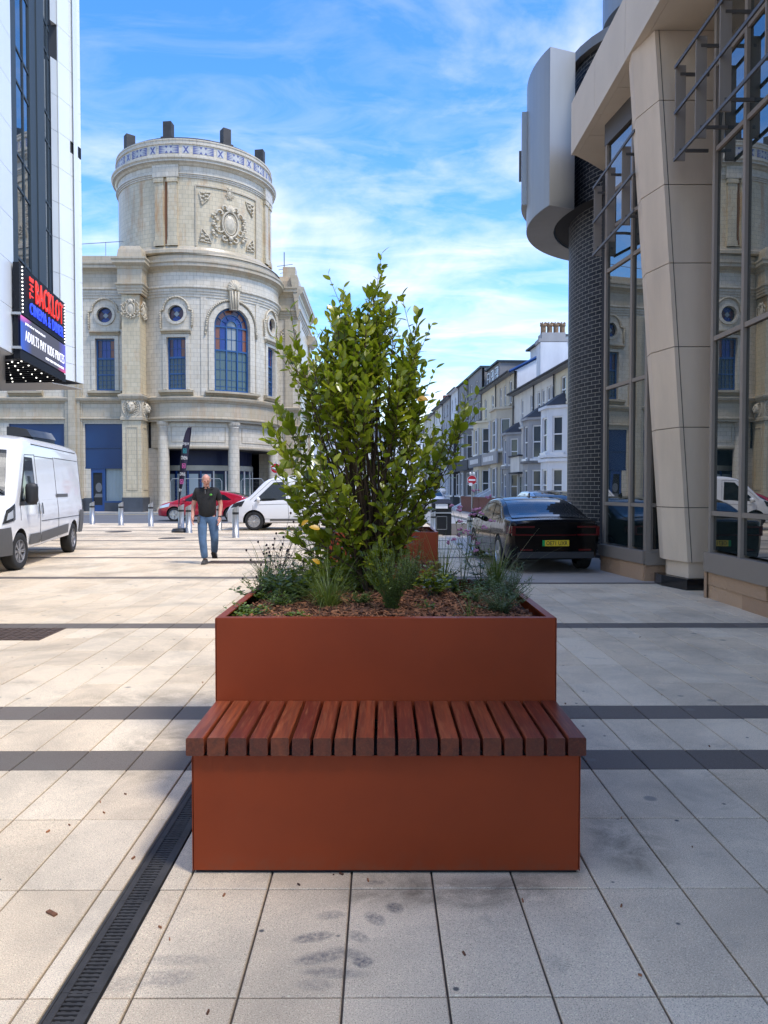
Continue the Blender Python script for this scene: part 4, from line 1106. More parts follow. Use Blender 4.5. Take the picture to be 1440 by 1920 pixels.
# --- upper walls
mb = MB()
HW = .60
wall(mb, D, UA, D.U(128), 7.30, 13.5, [(w1 - HW, w1 + HW, 7.70, 10.93), disc_op(w1, 12.40, .50), (w3 - HW, w3 + HW, 7.70, 10.93), disc_op(w3, 12.40, .50), arch_op(wa, 1.19, 7.66, 11.74)], .30)
mb.build('drum_wall', 'faience', TH)
mb = MB()
bx0, bx1 = gx(156, YF), gx(226, YF)
px0, px1 = gx(119, YF), gx(153, YF)
wall(mb, Lf, XL, XP0 + .02, 7.30, 13.5, [(lw - HW, lw + HW, 7.70, 10.93), disc_op(lw, 12.40, .48), (lw - 4.9 - HW, lw - 4.9 + HW, 7.70, 10.93)], .30)
mb.build('side_wall', 'faience', TH)
mb = MB()
wall(mb, Lf, XL, XP0 + .02, .1, 5.72, [(bx0, bx1, .101, 5.62), (gx(14, YF), gx(117.5, YF), .101, 5.62)], .35)
mb.build('lower_wall', 'faience', TH)
# back volumes so that nothing is hollow
mb = MB(); mb.box(XL, XP0 + 1.5, YF + .40, 62, .1, 15.6); mb.lathe([(4.55, 4.06), (4.55, 15.9)], (*DC, 0), 40)
mb.build('inner_core', 'void', TH)
mb = MB(); mb.face([(XL, YF - .1, 15.62), (-11, YF - .1, 15.62), (-11, 62, 15.62), (XL, 62, 15.62)]); mb.lathe([(0.01, 16.02), (5.2, 16.0)], (*DC, 0), 40); mb.build('flat_roof', 'roof_lead', TH)
# --- entablature above the shop fronts
ent = [(0, 5.72), (.06, 5.74), (.06, 5.86), (.16, 5.90), (.16, 5.98), (.06, 6.02), (.06, 6.86), (.10, 6.88), (.14, 6.96), (.26, 7.04), (.30, 7.16), (.30, 7.22), (.0, 7.32)]
mb = MB(); band(mb, D, UA, D.U(128), ent); mb.build('lower_entablature', 'faience_stained', TH)
mb = MB(); band(mb, Lf, XL, XP0, ent); mb.build('side_entablature', 'faience_stained', TH)
# --- upper entablature and cornice
up = [(0, 13.42), (.05, 13.44), (.05, 13.58), (.10, 13.60), (.10, 13.74), (.15, 13.76), (.15, 13.90), (.24, 13.98), (.24, 14.06), (.08, 14.10), (.08, 14.92), (.12, 14.94), (.16, 15.06), (.30, 15.18), (.40, 15.24), (.40, 15.40), (.46, 15.48), (.46, 15.58), (.10, 15.66), (.10, 16.05), (.0, 16.15), (-.5, 16.17)]
mb = MB(); band(mb, D, UA, D.U(128), up[:10], False); mb.build('drum_architrave', 'faience', TH)
mb = MB(); band(mb, D, UA, D.U(128), up[9:12], False); mb.build('drum_frieze', 'faience', TH)
mb = MB(); band(mb, D, UA, D.U(128), up[11:], False); mb.build('drum_cornice', 'faience_stained', TH)
mb = MB(); band(mb, Lf, XL, XP0, up[:10]); mb.build('side_architrave', 'faience', TH)
mb = MB(); band(mb, Lf, XL, XP0, up[9:12]); band(mb, Lf, XL, XP0, up[11:-2] + [(0, 15.72), (0, 16.02), (-.3, 16.02)]); mb.build('side_cornice', 'faience_stained', TH)
# vertical break strips on the drum
for dg in (13.5, 55.5, 94):
    mb = MB(); mbox(mb, D, D.U(dg) - .16, D.U(dg) + .16, 7.34, 13.42, -.01, .05); mb.build('pilaster_strip', 'faience', TH)
# --- corner pier with cartouches and lion heads
class Pier:
    pass
PF = Flat((XP0, YP, 0), (1, 0, 0), (0, -1, 0)); PW = XP1 - XP0
PS = Flat((XP1, YP, 0), (0, 1, 0), (1, 0, 0)); PD = 1.55
pier = MB()
for M_, w_ in ((PF, PW), (PS, PD)):
    e_ = .003 if M_ is PF else 0; mbox(pier, M_, 0 if M_ is PF else .012, w_ - e_, 1.0, 5.72, -.5, 0); mbox(pier, M_, .065 if M_ is PS else 0, w_ - (.053 if M_ is PF else 0), 7.35, 13.42, -.5, -.05)
mbox(pier, Flat((XP0, YP + PD, 0), (0, -1, 0), (-1, 0, 0)), 0, PD - .06, 1.0, 13.42, -.4, -.004)
po = pier.build('corner_pier', 'faience_tower', TH)
mb = MB()
for M_, w_ in ((PF, PW), (PS, PD)):
    e = [(d_ * .8 + .10 if d_ else 0, z) for d_, z in up[:-3]] + [(.12, 16.1), (0, 16.35), (-.4, 16.4)]
    q = Flat(M_.o - M_.u * .0, M_.u, M_.n)
    # mitre by overshooting half the projection on each outer corner
    for p1, p2 in zip(e, e[1:]):
        for (s0, s1) in ((1, 1),):
            a0, a1, b0, b1 = -p1[0], w_ + p1[0], -p2[0], w_ + p2[0]
            if M_ is PS: a1, b1 = w_, w_
            mb.face([M_(a0 if M_ is PF else -p1[0], p1[1], p1[0]), M_(a1, p1[1], p1[0]), M_(b1, p2[1], p2[0]), M_(b0 if M_ is PF else -p2[0], p2[1], p2[0])], [(a0, p1[1]), (a1, p1[1]), (b1, p2[1]), (b0, p2[1])])
mb.build('pier_cornice', 'faience_stained', TH)
mb = MB()
for M_, w_ in ((PF, PW), (PS, PD)):
    for p1, p2 in zip([(0, 5.72), (.10, 5.76), (.10, 5.92), (.04, 5.98), (.04, 6.95), (.14, 7.05), (.20, 7.2), (.20, 7.30), (-.05, 7.40)], [(.10, 5.76), (.10, 5.92), (.04, 5.98), (.04, 6.95), (.14, 7.05), (.20, 7.2), (.20, 7.30), (-.05, 7.40), (-.05, 7.41)]):
        e1, e2 = (w_ + p1[0], w_ + p2[0]) if M_ is PF else (w_, w_)
        mb.face([M_(-p1[0], p1[1], p1[0]), M_(e1, p1[1], p1[0]), M_(e2, p2[1], p2[0]), M_(-p2[0], p2[1], p2[0])], [(0, p1[1]), (w_, p1[1]), (w_, p2[1]), (0, p2[1])])
mb.build('pier_band', 'faience_stained', TH)
mb = MB()
for M_, w_ in ((PF, PW), (PS, PD)):
    mbox(mb, M_, -.06 if M_ is PF else -.055, w_ + (.057 if M_ is PF else 0), .1, 1.0, -.3, .06)
mb.build('pier_plinth', 'plinth_dark', TH)
mb = MB()          # sunk panel mouldings on the lower pier
for M_, w_ in ((PF, PW), (PS, PD)):
    a, b_ = w_ * .2, w_ * .8
    for (u0, u1, z0, z1) in ((a, b_, 5.30, 5.34), (a, b_, 1.45, 1.49), (a, a + .04, 1.49, 5.30), (b_ - .04, b_, 1.49, 5.30)): mbox(mb, M_, u0, u1, z0, z1, .0, .03)
mb.build('pier_panel_moulding', 'faience_stained', TH)
def cartouche(M_, uc, zc, s, name='cartouche', parent=None, m='faience_ornament', garland=True):
    mb = MB()
    oval = [(uc + .42 * s * math.cos(t), zc + .62 * s * math.sin(t), .10 * s) for t in [2 * PI * i / 20 for i in range(21)]]
    mtube(mb, M_, oval, .055 * s, 6, cap=False)
    oval = [(uc + .31 * s * math.cos(t), zc + .50 * s * math.sin(t), .07 * s) for t in [2 * PI * i / 20 for i in range(21)]]
    mtube(mb, M_, oval, .035 * s, 5, cap=False)
    # domed shield
    for i in range(12):
        t0, t1 = 2 * PI * i / 12, 2 * PI * (i + 1) / 12
        P = lambda k, t: M_(uc + .33 * s * k * math.cos(t), zc + .53 * s * k * math.sin(t), s * (.05 + .14 * (1 - k * k)))
        mb.face([P(.55, t0), P(1, t0), P(1, t1), P(.55, t1)]); mb.face([P(0, 0), P(.55, t0), P(.55, t1)])
    r_ = random.Random(4)
    for sg in (-1, 1):
        # scrolls
        for (cu, cz, a0, a1, rr) in ((.52, .48, -.5, 3.9, .20), (.56, -.30, -3.2, 1.6, .22), (.30, -.72, -2.6, 2.2, .16), (.28, .78, -1.0, 3.4, .15)):
            pts = [(uc + sg * s * (cu + rr * (1 - .6 * i / 9) * math.cos(a0 + (a1 - a0) * i / 9)), zc + s * (cz + rr * (1 - .6 * i / 9) * math.sin(a0 + (a1 - a0) * i / 9)), .09 * s) for i in range(10)]
            mtube(mb, M_, pts, .055 * s, 5)
        if garland:
            for i in range(11):
                z = .45 - 1.15 * i / 10
                for k in range(2):
                    p = M_(uc + sg * s * (.78 + .08 * math.sin(i * 1.7) + r_.uniform(-.06, .06)), zc + z * s, .10 * s); mb.ball(p, s * r_.uniform(.05, .09), 6, 4)
    # shell on top, knot below
    for i in range(7):
        a = PI * (.12 + .76 * i / 6); mtube(mb, M_, [(uc, zc + .58 * s, .12 * s), (uc + .26 * s * math.cos(a), zc + (.62 + .32 * math.sin(a)) * s, .10 * s)], [.05 * s, .07 * s], 5)
    mb.ball(M_(uc, zc - .72 * s, .10 * s), .13 * s, 6, 5); mb.ball(M_(uc, zc - .92 * s, .08 * s), .08 * s, 6, 5)
    return mb.build(name, m, parent, True)
cartouche(PF, PW / 2, 12.55, .62, parent=TH); cartouche(PS, .62, 12.55, .58, parent=TH)
def lion(M_, uc, zc, s):
    mb = MB()
    mb.ball(M_(uc, zc + .02 * s, .10 * s), (.34 * s, .34 * s, .46 * s), 12, 9)
    mb.ball(M_(uc, zc - .20 * s, .34 * s), (.15 * s, .16 * s, .13 * s), 10, 6)
    mtube(mb, M_, [(uc, zc + .22 * s, .40 * s), (uc, zc - .12 * s, .50 * s)], [.05 * s, .075 * s], 6)
    mtube(mb, M_, [(uc - .12 * s, zc - .32 * s, .38 * s), (uc, zc - .35 * s, .42 * s), (uc + .12 * s, zc - .32 * s, .38 * s)], .035 * s, 5)
    for sg in (-1, 1):
        mb.ball(M_(uc + sg * .15 * s, zc + .13 * s, .37 * s), .05 * s, 6, 5); mb.ball(M_(uc + sg * .30 * s, zc + .40 * s, .16 * s), .085 * s, 6, 5)
        mtube(mb, M_, [(uc + sg * .05 * s, zc + .20 * s, .42 * s), (uc + sg * .25 * s, zc + .22 * s, .32 * s)], .035 * s, 5)
    for i in range(20):
        a = 2 * PI * i / 20
        for k, rr in enumerate((.40, .54)):
            a2 = a + .15 * k
            mtube(mb, M_, [(uc + rr * .9 * s * math.cos(a2), zc + rr * 1.05 * s * math.sin(a2), .13 * s - .07 * k * s), (uc + rr * 1.22 * s * math.cos(a2 + .12), zc + (rr * 1.35 * math.sin(a2 + .12)) * s, .03 * s)], [.055 * s, .03 * s], 5)
    oval = [(uc + .74 * s * math.cos(t), zc + .86 * s * math.sin(t), .05 * s) for t in [2 * PI * i / 24 for i in range(25)]]
    mtube(mb, M_, oval, .06 * s, 5, cap=False)
    mb.build('lion_head', 'faience_ornament', TH, True)
lion(PF, PW / 2, 6.52, .74); lion(PS, .70, 6.52, .72)
# --- windows
def sash(M_, uc, z0, z1, hw):
    f = MB(); dd = -.22
    for (a, b_, c_, d_) in ((uc - hw, uc - hw + .10, z0, z1), (uc + hw - .10, uc + hw, z0, z1), (uc - hw + .1, uc + hw - .1, z0, z0 + .12), (uc - hw + .1, uc + hw - .1, z1 - .1, z1)): mbox(f, M_, a, b_, c_, d_, dd - .06, dd + .05)
    zt, zm = z1 - 1.22, z0 + 1.0
    mbox(f, M_, uc - hw + .1, uc + hw - .1, zt - .06, zt + .06, dd - .05, dd + .06); mbox(f, M_, uc - hw + .1, uc + hw - .1, zm - .04, zm + .04, dd - .05, dd + .05)
    fo = f.build('window', 'blue_frame', TH)
    g = MB(); wu = (hw - .1) * 2
    for i in range(1, 4): mbox(g, M_, uc - hw + .1 + wu * i / 4 - .013, uc - hw + .1 + wu * i / 4 + .013, z0 + .12, z1 - .1, dd - .03, dd + .025)
    for z in (z0 + .38, z0 + .66, zm + .30, zm + .58, zt + .56): mbox(g, M_, uc - hw + .1, uc + hw - .1, z - .012, z + .012, dd - .03, dd + .024)
    g.build('glazing_bars', 'blue_frame', fo)
    cols = ['stain_maroon', 'stain_blue', 'stain_blue', 'stain_amber']
    for i in range(4):
        p = MB(); mbox(p, M_, uc - hw + .1 + wu * i / 4, uc - hw + .1 + wu * (i + 1) / 4, zt + .06, z1 - .1, dd - .03, dd - .01); p.build('stained_pane', cols[i], fo)
    for (a, b_) in ((z0 + .12, zm - .04), (zm + .04, zt - .06)):
        p = MB(); mbox(p, M_, uc - hw + .1, uc + hw - .1, a, b_, dd - .03, dd - .01); p.build('pane', 'glass_window', fo)
def oculus(M_, uc, zc, r_):
    f = MB(); ring(f, M_, uc, zc, r_ - .05, r_ + .02, 0, 2 * PI, -.22, -.14, 24)
    fo = f.build('round_window', 'slate_metal', TH)
    s = r_ * .36
    p = MB(); mprism(p, M_, [(uc, zc - s), (uc + s, zc), (uc, zc + s), (uc - s, zc)], -.2, -.155); p.build('pale_pane', 'stain_clear', fo)
    for k in range(4):
        a0 = PI / 4 + PI / 2 * k; p = MB()
        ring(p, M_, uc, zc, .01, r_ - .04, a0, a0 + PI / 2, -.24, -.19, 8); p.build('stained_pane', 'stain_maroon' if k % 2 else 'stain_blue', fo)
    g = MB()
    for a in (PI / 4, 3 * PI / 4): mtube(g, M_, [(uc - r_ * math.cos(a), zc - r_ * math.sin(a), -.17), (uc + r_ * math.cos(a), zc + r_ * math.sin(a), -.17)], .012, 4)
    for q in (-1, 1): mtube(g, M_, [(uc - r_ * .35 - r_ * .5 * q, zc - r_ * .35 * q + .2 * r_, -.17), (uc + r_ * .4, zc - q * r_ * .62, -.17)], .01, 4)
    g.build('lead_cames', 'slate_metal', fo)
def bay(M_, uc, rr):
    for (s_,) in ((0,),):
        sash(M_, uc, 7.70, 10.93, HW); oculus(M_, uc, 12.40, rr)
    o = MB()
    # sill, window jamb frame, hood, oculus panel
    band(o, M_, uc - 1.05, uc + 1.05, [(0, 7.34), (.08, 7.36), (.16, 7.46), (.30, 7.52), (.30, 7.64), (.0, 7.70)]); o.build('sill', 'faience_sill', TH)
    o = MB()
    for sg in (-1, 1): mbox(o, M_, min(uc + sg * (HW + .002), uc + sg * (HW + .24)), max(uc + sg * (HW + .002), uc + sg * (HW + .24)), 7.71, 11.12, 0, .07)
    mbox(o, M_, uc - HW, uc + HW, 10.94, 11.12, 0, .07); o.build('window_surround', 'faience', TH)
    o = MB(); band(o, M_, uc - .92, uc + .92, [(0, 11.13), (.10, 11.16), (.12, 11.24), (.26, 11.30), (.26, 11.38), (.0, 11.42)]); o.build('hood_mould', 'faience_sill', TH)
    o = MB(); ring(o, M_, uc, 12.40, rr + .001, rr + .17, 0, 2 * PI, 0, .10, 26); o.build('round_window_surround', 'faience', TH)
    # lobed outline of the panel: rope mould up the sides and over
    pts = [(uc - .98, 11.55, .06), (uc - 1.0, 12.45, .06)] + [(uc - .98, 12.60, .06), (uc - .80, 12.64, .06)] + [(uc + .80 * math.cos(t), 12.62 + .80 * math.sin(t), .06) for t in [PI - PI * i / 14 for i in range(1, 14)]] + [(uc + .80, 12.64, .06), (uc + .98, 12.60, .06), (uc + 1.0, 12.45, .06), (uc + .98, 11.55, .06)]
    o = MB(); mtube(o, M_, pts, .065, 6)
    for i in range(len(pts) - 1):
        a, b_ = pts[i], pts[i + 1]; n = max(1, int(math.hypot(b_[0] - a[0], b_[1] - a[1]) / .13))
        for k in range(n):
            u = k / n; o.ball(M_(a[0] + (b_[0] - a[0]) * u, a[1] + (b_[1] - a[1]) * u, .09), .06, 5, 4)
    o.build('rope_mould', 'faience_ornament', TH, True)
bay(D, w1, .50); bay(D, w3, .50); bay(Lf, lw, .48)
sash(Lf, lw - 4.9, 7.70, 10.93, HW)
o = MB(); band(o, Lf, lw - 4.9 - 1.05, lw - 4.9 + 1.05, [(0, 7.34), (.08, 7.36), (.16, 7.46), (.30, 7.52), (.30, 7.64), (.0, 7.70)]); o.build('sill', 'faience_sill', TH)
# arched window
f = MB(); dd = -.24; hw = 1.19; zs_ = 11.74; z0 = 7.66
ring(f, D, wa, zs_, hw - .11, hw, 0, PI, dd - .05, dd + .07, 20)
for sg in (-1, 1): mbox(f, D, min(wa + sg * (hw - .11), wa + sg * hw), max(wa + sg * (hw - .11), wa + sg * hw), z0, zs_, dd - .05, dd + .07)
mbox(f, D, wa - hw + .11, wa + hw - .11, z0, z0 + .12, dd - .05, dd + .07)
fo = f.build('arched_window', 'blue_frame', TH)
g = MB(); c1 = .37
for sg in (-1, 1): mbox(g, D, wa + sg * c1 - .045, wa + sg * c1 + .045, z0 + .12, zs_, dd - .04, dd + .08)
for z in (10.25, zs_): mbox(g, D, wa - hw + .1, wa + hw - .1, z - .05, z + .05, dd - .04, dd + .07)
ring(g, D, wa, zs_ + .05, c1 - .045, c1 + .045, 0, PI, dd - .04, dd + .08, 12); ring(g, D, wa, zs_ + .02, .72, .78, 0, PI, dd - .04, dd + .05, 14)
for a in (30, 60, 120, 150): mtube(g, D, [(wa + .40 * math.cos(R(a)), zs_ + .40 * math.sin(R(a)), dd + .02), (wa + 1.1 * math.cos(R(a)), zs_ + 1.1 * math.sin(R(a)), dd + .02)], .03, 4)
g.build('mullions', 'blue_frame', fo)
g = MB()
for x in (-.78, 0.0, .78): mbox(g, D, wa + x - .013, wa + x + .013, z0 + .12, zs_, dd - .02, dd + .03)
for z in (8.42, 9.05, 9.66, 10.98, 8.0): mbox(g, D, wa - hw + .1, wa + hw - .1, z - .013, z + .013, dd - .02, dd + .028)
g.build('glazing_bars', 'blue_frame', fo)
for (a, b_, c_, d_, m_) in ((-1.08, -.78, 10.3, 11.69, 'stain_amber'), (-.78, -.41, 10.3, 11.69, 'stain_blue'), (-.33, .33, 10.3, 11.69, 'stain_clear'), (.41, .78, 10.3, 11.69, 'stain_blue'), (.78, 1.08, 10.3, 11.69, 'stain_amber'),
                            (-1.08, -.41, 7.78, 10.2, 'glass_teal'), (-.33, .33, 7.78, 10.2, 'glass_teal'), (.41, 1.08, 7.78, 10.2, 'glass_teal')):
    p = MB(); mbox(p, D, wa + a, wa + b_, c_, d_, dd - .03, dd); p.build('stained_pane' if 'stain' in m_ else 'pane', m_, fo)
for i in range(6):
    p = MB(); ring(p, D, wa, zs_, .78, 1.09, PI * i / 6, PI * (i + 1) / 6, dd - .03, dd, 4); p.build('stained_pane', 'stain_amber' if i % 3 != 2 else 'stain_maroon', fo)
    p = MB(); ring(p, D, wa, zs_, .42, .76, PI * i / 6, PI * (i + 1) / 6, dd - .03, dd, 4); p.build('stained_pane', 'stain_blue', fo)
p = MB(); ring(p, D, wa, zs_ + .05, .01, .34, 0, PI, dd - .03, dd, 8); p.build('stained_pane', 'stain_clear', fo)
o = MB(); band(o, D, wa - 1.75, wa + 1.75, [(0, 7.34), (.10, 7.36), (.20, 7.44), (.38, 7.50), (.38, 7.62), (.0, 7.67)]); o.build('sill', 'faience_sill', TH)
o = MB(); ring(o, D, wa, zs_, hw + .001, hw + .34, 0, PI, 0, .08, 24)
for sg in (-1, 1): mbox(o, D, min(wa + sg * (hw + .001), wa + sg * (hw + .34)), max(wa + sg * (hw + .001), wa + sg * (hw + .34)), 7.70, zs_, 0, .08)
o.build('arch_surround', 'faience', TH)
pts = [(wa - 1.72, zs_ - .55, .08)] + [(wa + 1.66 * math.cos(t), zs_ + 1.66 * math.sin(t), .08) for t in [PI - PI * i / 20 for i in range(21)]] + [(wa + 1.72, zs_ - .55, .08)]
o = MB(); mtube(o, D, pts, .075, 6)
for i in range(len(pts) - 1):
    a, b_ = pts[i], pts[i + 1]
    for k in range(2): o.ball(D(a[0] + (b_[0] - a[0]) * k / 2, a[1] + (b_[1] - a[1]) * k / 2, .13), .07, 5, 4)
o.build('rope_mould', 'faience_ornament', TH, True)
o = MB()       # keystone console with scallop
mprism(o, D, [(wa - .22, 12.75), (wa + .22, 12.75), (wa + .34, 14.0), (wa - .34, 14.0)], 0, .34)
for x in (-.14, 0, .14): mtube(o, D, [(wa + x, 12.8, .36), (wa + x * 1.4, 13.9, .40)], .05, 5)
for i in range(9):
    a = PI * i / 8; mtube(o, D, [(wa, 14.02, .42), (wa + .40 * math.cos(a), 14.10 + .50 * math.sin(a), .28)], [.07, .11], 5)
mtube(o, D, [(wa - .42, 14.0, .3), (wa + .42, 14.0, .3)], .10, 6)
o.build('keystone', 'faience_ornament', TH, True)
# --- columns and beams of the open ground floor
def column(dg, rad=.37):
    p = D(D.U(dg), 0, -.28); mb = MB(); n = 20
    z0_, z1_ = .12, 5.35
    # fluted shaft with entasis
    prof = [(rad + .10, .1), (rad + .10, .28), (rad + .03, .36), (rad + .01, .42)] + [(rad * (1 - .12 * (i / 8) ** 2), .45 + (z1_ - .45) * i / 8) for i in range(9)] + [(rad * .95, z1_ + .03), (rad * .95, z1_ + .08), (rad * .9, z1_ + .10), (rad * 1.05, z1_ + .18), (rad * 1.16, z1_ + .26), (rad * 1.16, z1_ + .38)]
    mb.lathe(prof, (p.x, p.y, 0), 22, uv=True); mb.build('column', 'faience', TH, R(50))
for dg in (-17.6, 36.0, 89.6): column(dg)
B = Drum(DC, DR_ - .28)
for (a, b_) in ((-29, -19.5), (-15.2, 33.4), (38.6, 86.8)):
    mb = MB(); mbox(mb, B, B.U(a), B.U(b_), 4.12, 5.73, -.35, 0.02); mb.build('beam', 'faience', TH)
    if b_ - a > 20:
        mb = MB(); u0, u1 = B.U(a + 4), B.U(b_ - 4)
        for (p, q, z_, w_) in ((u0, u1, 4.46, 4.50), (u0, u1, 5.40, 5.44)): mbox(mb, B, p, q, z_, w_, .02, .05)
        mbox(mb, B, u0, u0 + .04, 4.5, 5.4, .02, .05); mbox(mb, B, u1 - .04, u1, 4.5, 5.4, .02, .05); mb.build('beam_panel_moulding', 'faience_stained', TH)
mb = MB(); band(mb, B, B.U(-15), B.U(86.6), [(-.3, 4.02), (.0, 4.04), (.06, 4.12), (.06, 4.2), (.02, 4.22)], False); mb.build('beam_edge_mould', 'faience_stained', TH)
mb = MB(); mb.lathe([(2.0, 4.0), (4.7, 4.0)], (*DC, 0), 40); mb.build('porch_ceiling', 'void', TH)
mb = MB(); mb.lathe([(.1, .125), (4.9, .125)], (*DC, 0), 40); mb.build('porch_floor', 'kerb', TH)
I = Drum(DC, 3.2)
mb = MB(); mb.box(-19, -6.5, 56, 56.3, .1, 4.6); mb.build('porch_back', 'blue_dark', TH)
mb = MB(); mbox(mb, I, I.U(-95), I.U(120), .12, 4.0, 0, .05); mb.build('porch_wall', 'blue_dark', TH)
mb = MB(); mb.box(-19, -6.5, 56, 56.3, .1, 4.6); mb.build('porch_back', 'blue_dark', TH)
mb = MB(); mbox(mb, I, I.U(-95), I.U(120), 2.72, 3.05, .05, .12); mb.build('porch_band', 'render_cream', TH)
for k in range(12):
    a = I.U(-60 + k * 14); mb = MB(); mbox(mb, I, a + .06, a + .62, .35, 2.5, .05, .09); mb.build('porch_door_panel', 'curtain_pale' if k < 6 else 'glass_teal', TH)
    mb = MB(); mbox(mb, I, a - .04, a + .04, .12, 2.7, .05, .12); mb.build('porch_door_post', 'blue_paint' if k < 6 else 'house_pale', TH)
mb = MB(); mbox(mb, Flat((XP1 - .05, 48.2, 0), (1, 0, 0), (0, -1, 0)), 0, .9, .1, 4.1, -.3, 0); mb.build('porch_side_wall', 'faience', TH)
# right jamb of the porch and the wall beyond
mb = MB(); mbox(mb, D, D.U(92), D.U(128), .1, 5.73, -.4, 0); mb.build('drum_base', 'faience', TH)
# --- shop fronts on the left face
for (a, b_, tag_) in ((bx0, bx1, 1), (gx(14, YF), gx(117.5, YF), 0)):
    mb = MB(); mbox(mb, Lf, a, b_, 2.86, 5.62, -.34, -.10); mbox(mb, Lf, a + .03, b_ - .03, 4.10, 4.18, -.10, -.05); mbox(mb, Lf, a, b_, 2.80, 2.90, -.3, -.04)
    mb.build('blue_hoarding', 'blue_hoarding', TH)
mb = MB(); mbox(mb, Lf, gx(14, YF), gx(117.5, YF), .1, 2.86, -.3, -.12); mb.build('shop_front', 'blue_hoarding', TH)
mb = MB(); mbox(mb, Lf, bx0, gx(166, YF), .1, 2.8, -.34, -.05); mb.build('shop_jamb', 'faience', TH)
d0, d1 = gx(166, YF), gx(190, YF)
mb = MB(); mbox(mb, Lf, d0, d0 + .12, .1, 2.8, -.3, -.1); mbox(mb, Lf, d1 - .1, d1 + .06, .1, 2.8, -.3, -.1); mbox(mb, Lf, d0 + .12, d1 - .1, 2.55, 2.8, -.3, -.1); mbox(mb, Lf, d0 + .12, d1 - .1, .1, .5, -.3, -.14); mb.build('door_frame', 'blue_paint', TH)
mb = MB(); mbox(mb, Lf, d0 + .12, d1 - .1, .5, 2.55, -.3, -.16); mb.build('door', 'poster_black', TH)
mb = MB(); uc = (d0 + d1) / 2 + .04
mprism(mb, Lf, [(uc + .20 * math.cos(t) + .02, 1.62 + .30 * math.sin(t)) for t in [2 * PI * i / 14 for i in range(14)]], -.16, -.155)
mprism(mb, Lf, [(uc - .28, 1.0), (uc + .30, 1.0), (uc + .22, 1.22), (uc - .18, 1.22)], -.16, -.156); mb.build('door_poster', 'poster_grey', TH)
c0 = gx(191, YF) + .06
mb = MB()
n = 26
us = [c0 + (bx1 - c0) * i / n for i in range(n + 1)]
for i in range(n): mb.face([Lf(us[i], .75, -.24 + .03 * (i % 2)), Lf(us[i + 1], .75, -.24 + .03 * ((i + 1) % 2)), Lf(us[i + 1], 2.8, -.24 + .03 * ((i + 1) % 2)), Lf(us[i], 2.8, -.24 + .03 * (i % 2))])
mb.build('window_curtain', 'curtain_pale', TH)
mb = MB(); mbox(mb, Lf, c0, bx1, .66, .76, -.3, -.08); mbox(mb, Lf, c0 - .06, c0, .66, 2.8, -.3, -.08); mb.build('shop_window_frame', 'blue_frame', TH)
mb = MB(); mbox(mb, Lf, c0 - .06, bx1, .1, .66, -.3, -.06); mb.build('stall_riser', 'plinth_dark', TH); mb = MB(); mbox(mb, Lf, bx0 - .2, bx0 + .4, .1, .95, -.1, .04); mb.build('jamb_plinth', 'plinth_dark', TH)
# clustered pilaster left of the hoarding
mb = MB()
for (a, b_, d_) in ((px0, px1, .10), (px0 + .12, px1 - .12, .20), (px0 + .34, px1 - .34, .32)): mbox(mb, Lf, a, b_, .9, 13.4, 0, d_)
mb.build('cluster_pilaster', 'faience_stained', TH)
mb = MB(); mbox(mb, Lf, px0 - .05, px1 + .05, .1, .9, 0, .38); mb.build('pilaster_plinth', 'plinth_dark', TH)
# --- tower
TC = (-12.5, 52.4); TR_ = 4.92; T = Drum(TC, TR_)
ts, te = T.U(-125), T.U(130)
mb = MB(); mbox(mb, T, ts, te, 16.0, 20.95, -.2, 0); mb.build('tower_wall', 'faience_tower', TH)
mb = MB(); band(mb, T, ts, te, [(.0, 16.0), (.30, 16.1), (.30, 16.28), (.16, 16.38), (.10, 16.52), (.0, 16.56)], False); mb.build('tower_base_mould', 'faience_stained', TH)
for dg in (-97.5, -7.5, 82.5):
    uc = T.U(dg); mb = MB()
    for sg in (-1, 1):
        mbox(mb, T, min(uc + sg * .14, uc + sg * .68), max(uc + sg * .14, uc + sg * .68), 16.56, 20.45, 0, .14)
        mbox(mb, T, min(uc + sg * .10, uc + sg * .74), max(uc + sg * .10, uc + sg * .74), 20.45, 20.72, 0, .20); mbox(mb, T, min(uc + sg * .10, uc + sg * .74), max(uc + sg * .10, uc + sg * .74), 16.56, 16.9, 0, .2)
    mbox(mb, T, uc - .14, uc + .14, 16.6, 20.7, 0, .06)
    mb.build('tower_pilaster', 'faience_tower', TH)
    mb = MB(); mbox(mb, T, uc - .80, uc + .80, 20.74, 21.47, .0, .22); mb.build('pilaster_block', 'faience', TH)
    if dg == -7.5:
        mb = MB(); mprism(mb, T, [(uc - .05, 16.7), (uc + .07, 16.65), (uc + .09, 19.6), (uc + .12, 20.5), (uc - .06, 20.5), (uc - .08, 18.4)], .06, .066)
        mat('rust_streak', (0.20, 0.085, 0.035), 0.9); mb.build('rust_streak', 'rust_streak', TH)
mb = MB(); band(mb, T, ts, te, [(.0, 20.74), (.05, 20.76), (.05, 20.84), (.10, 20.86), (.10, 20.94), (.15, 20.96), (.15, 21.02), (.04, 21.05), (.04, 21.46)], False); mb.build('tower_frieze', 'faience', TH)
mb = MB(); band(mb, T, ts, te, [(.04, 21.46), (.12, 21.50), (.20, 21.60), (.36, 21.66), (.36, 21.76), (.44, 21.84), (.44, 21.94), (.20, 22.0), (.20, 22.12), (.10, 22.14), (.10, 22.74), (.17, 22.77), (.17, 22.84), (.10, 22.88), (.10, 23.0), (.14, 23.02), (.14, 23.10), (-.3, 23.12)], False); mb.build('tower_cornice', 'faience', TH)
mb = MB(); mb.lathe([(4.72, 23.12), (4.74, 23.30), (4.4, 23.42), (3.0, 23.56), (.02, 23.66)], (*TC, 0), 48); mb.build('tower_roof', 'roof_lead', TH)
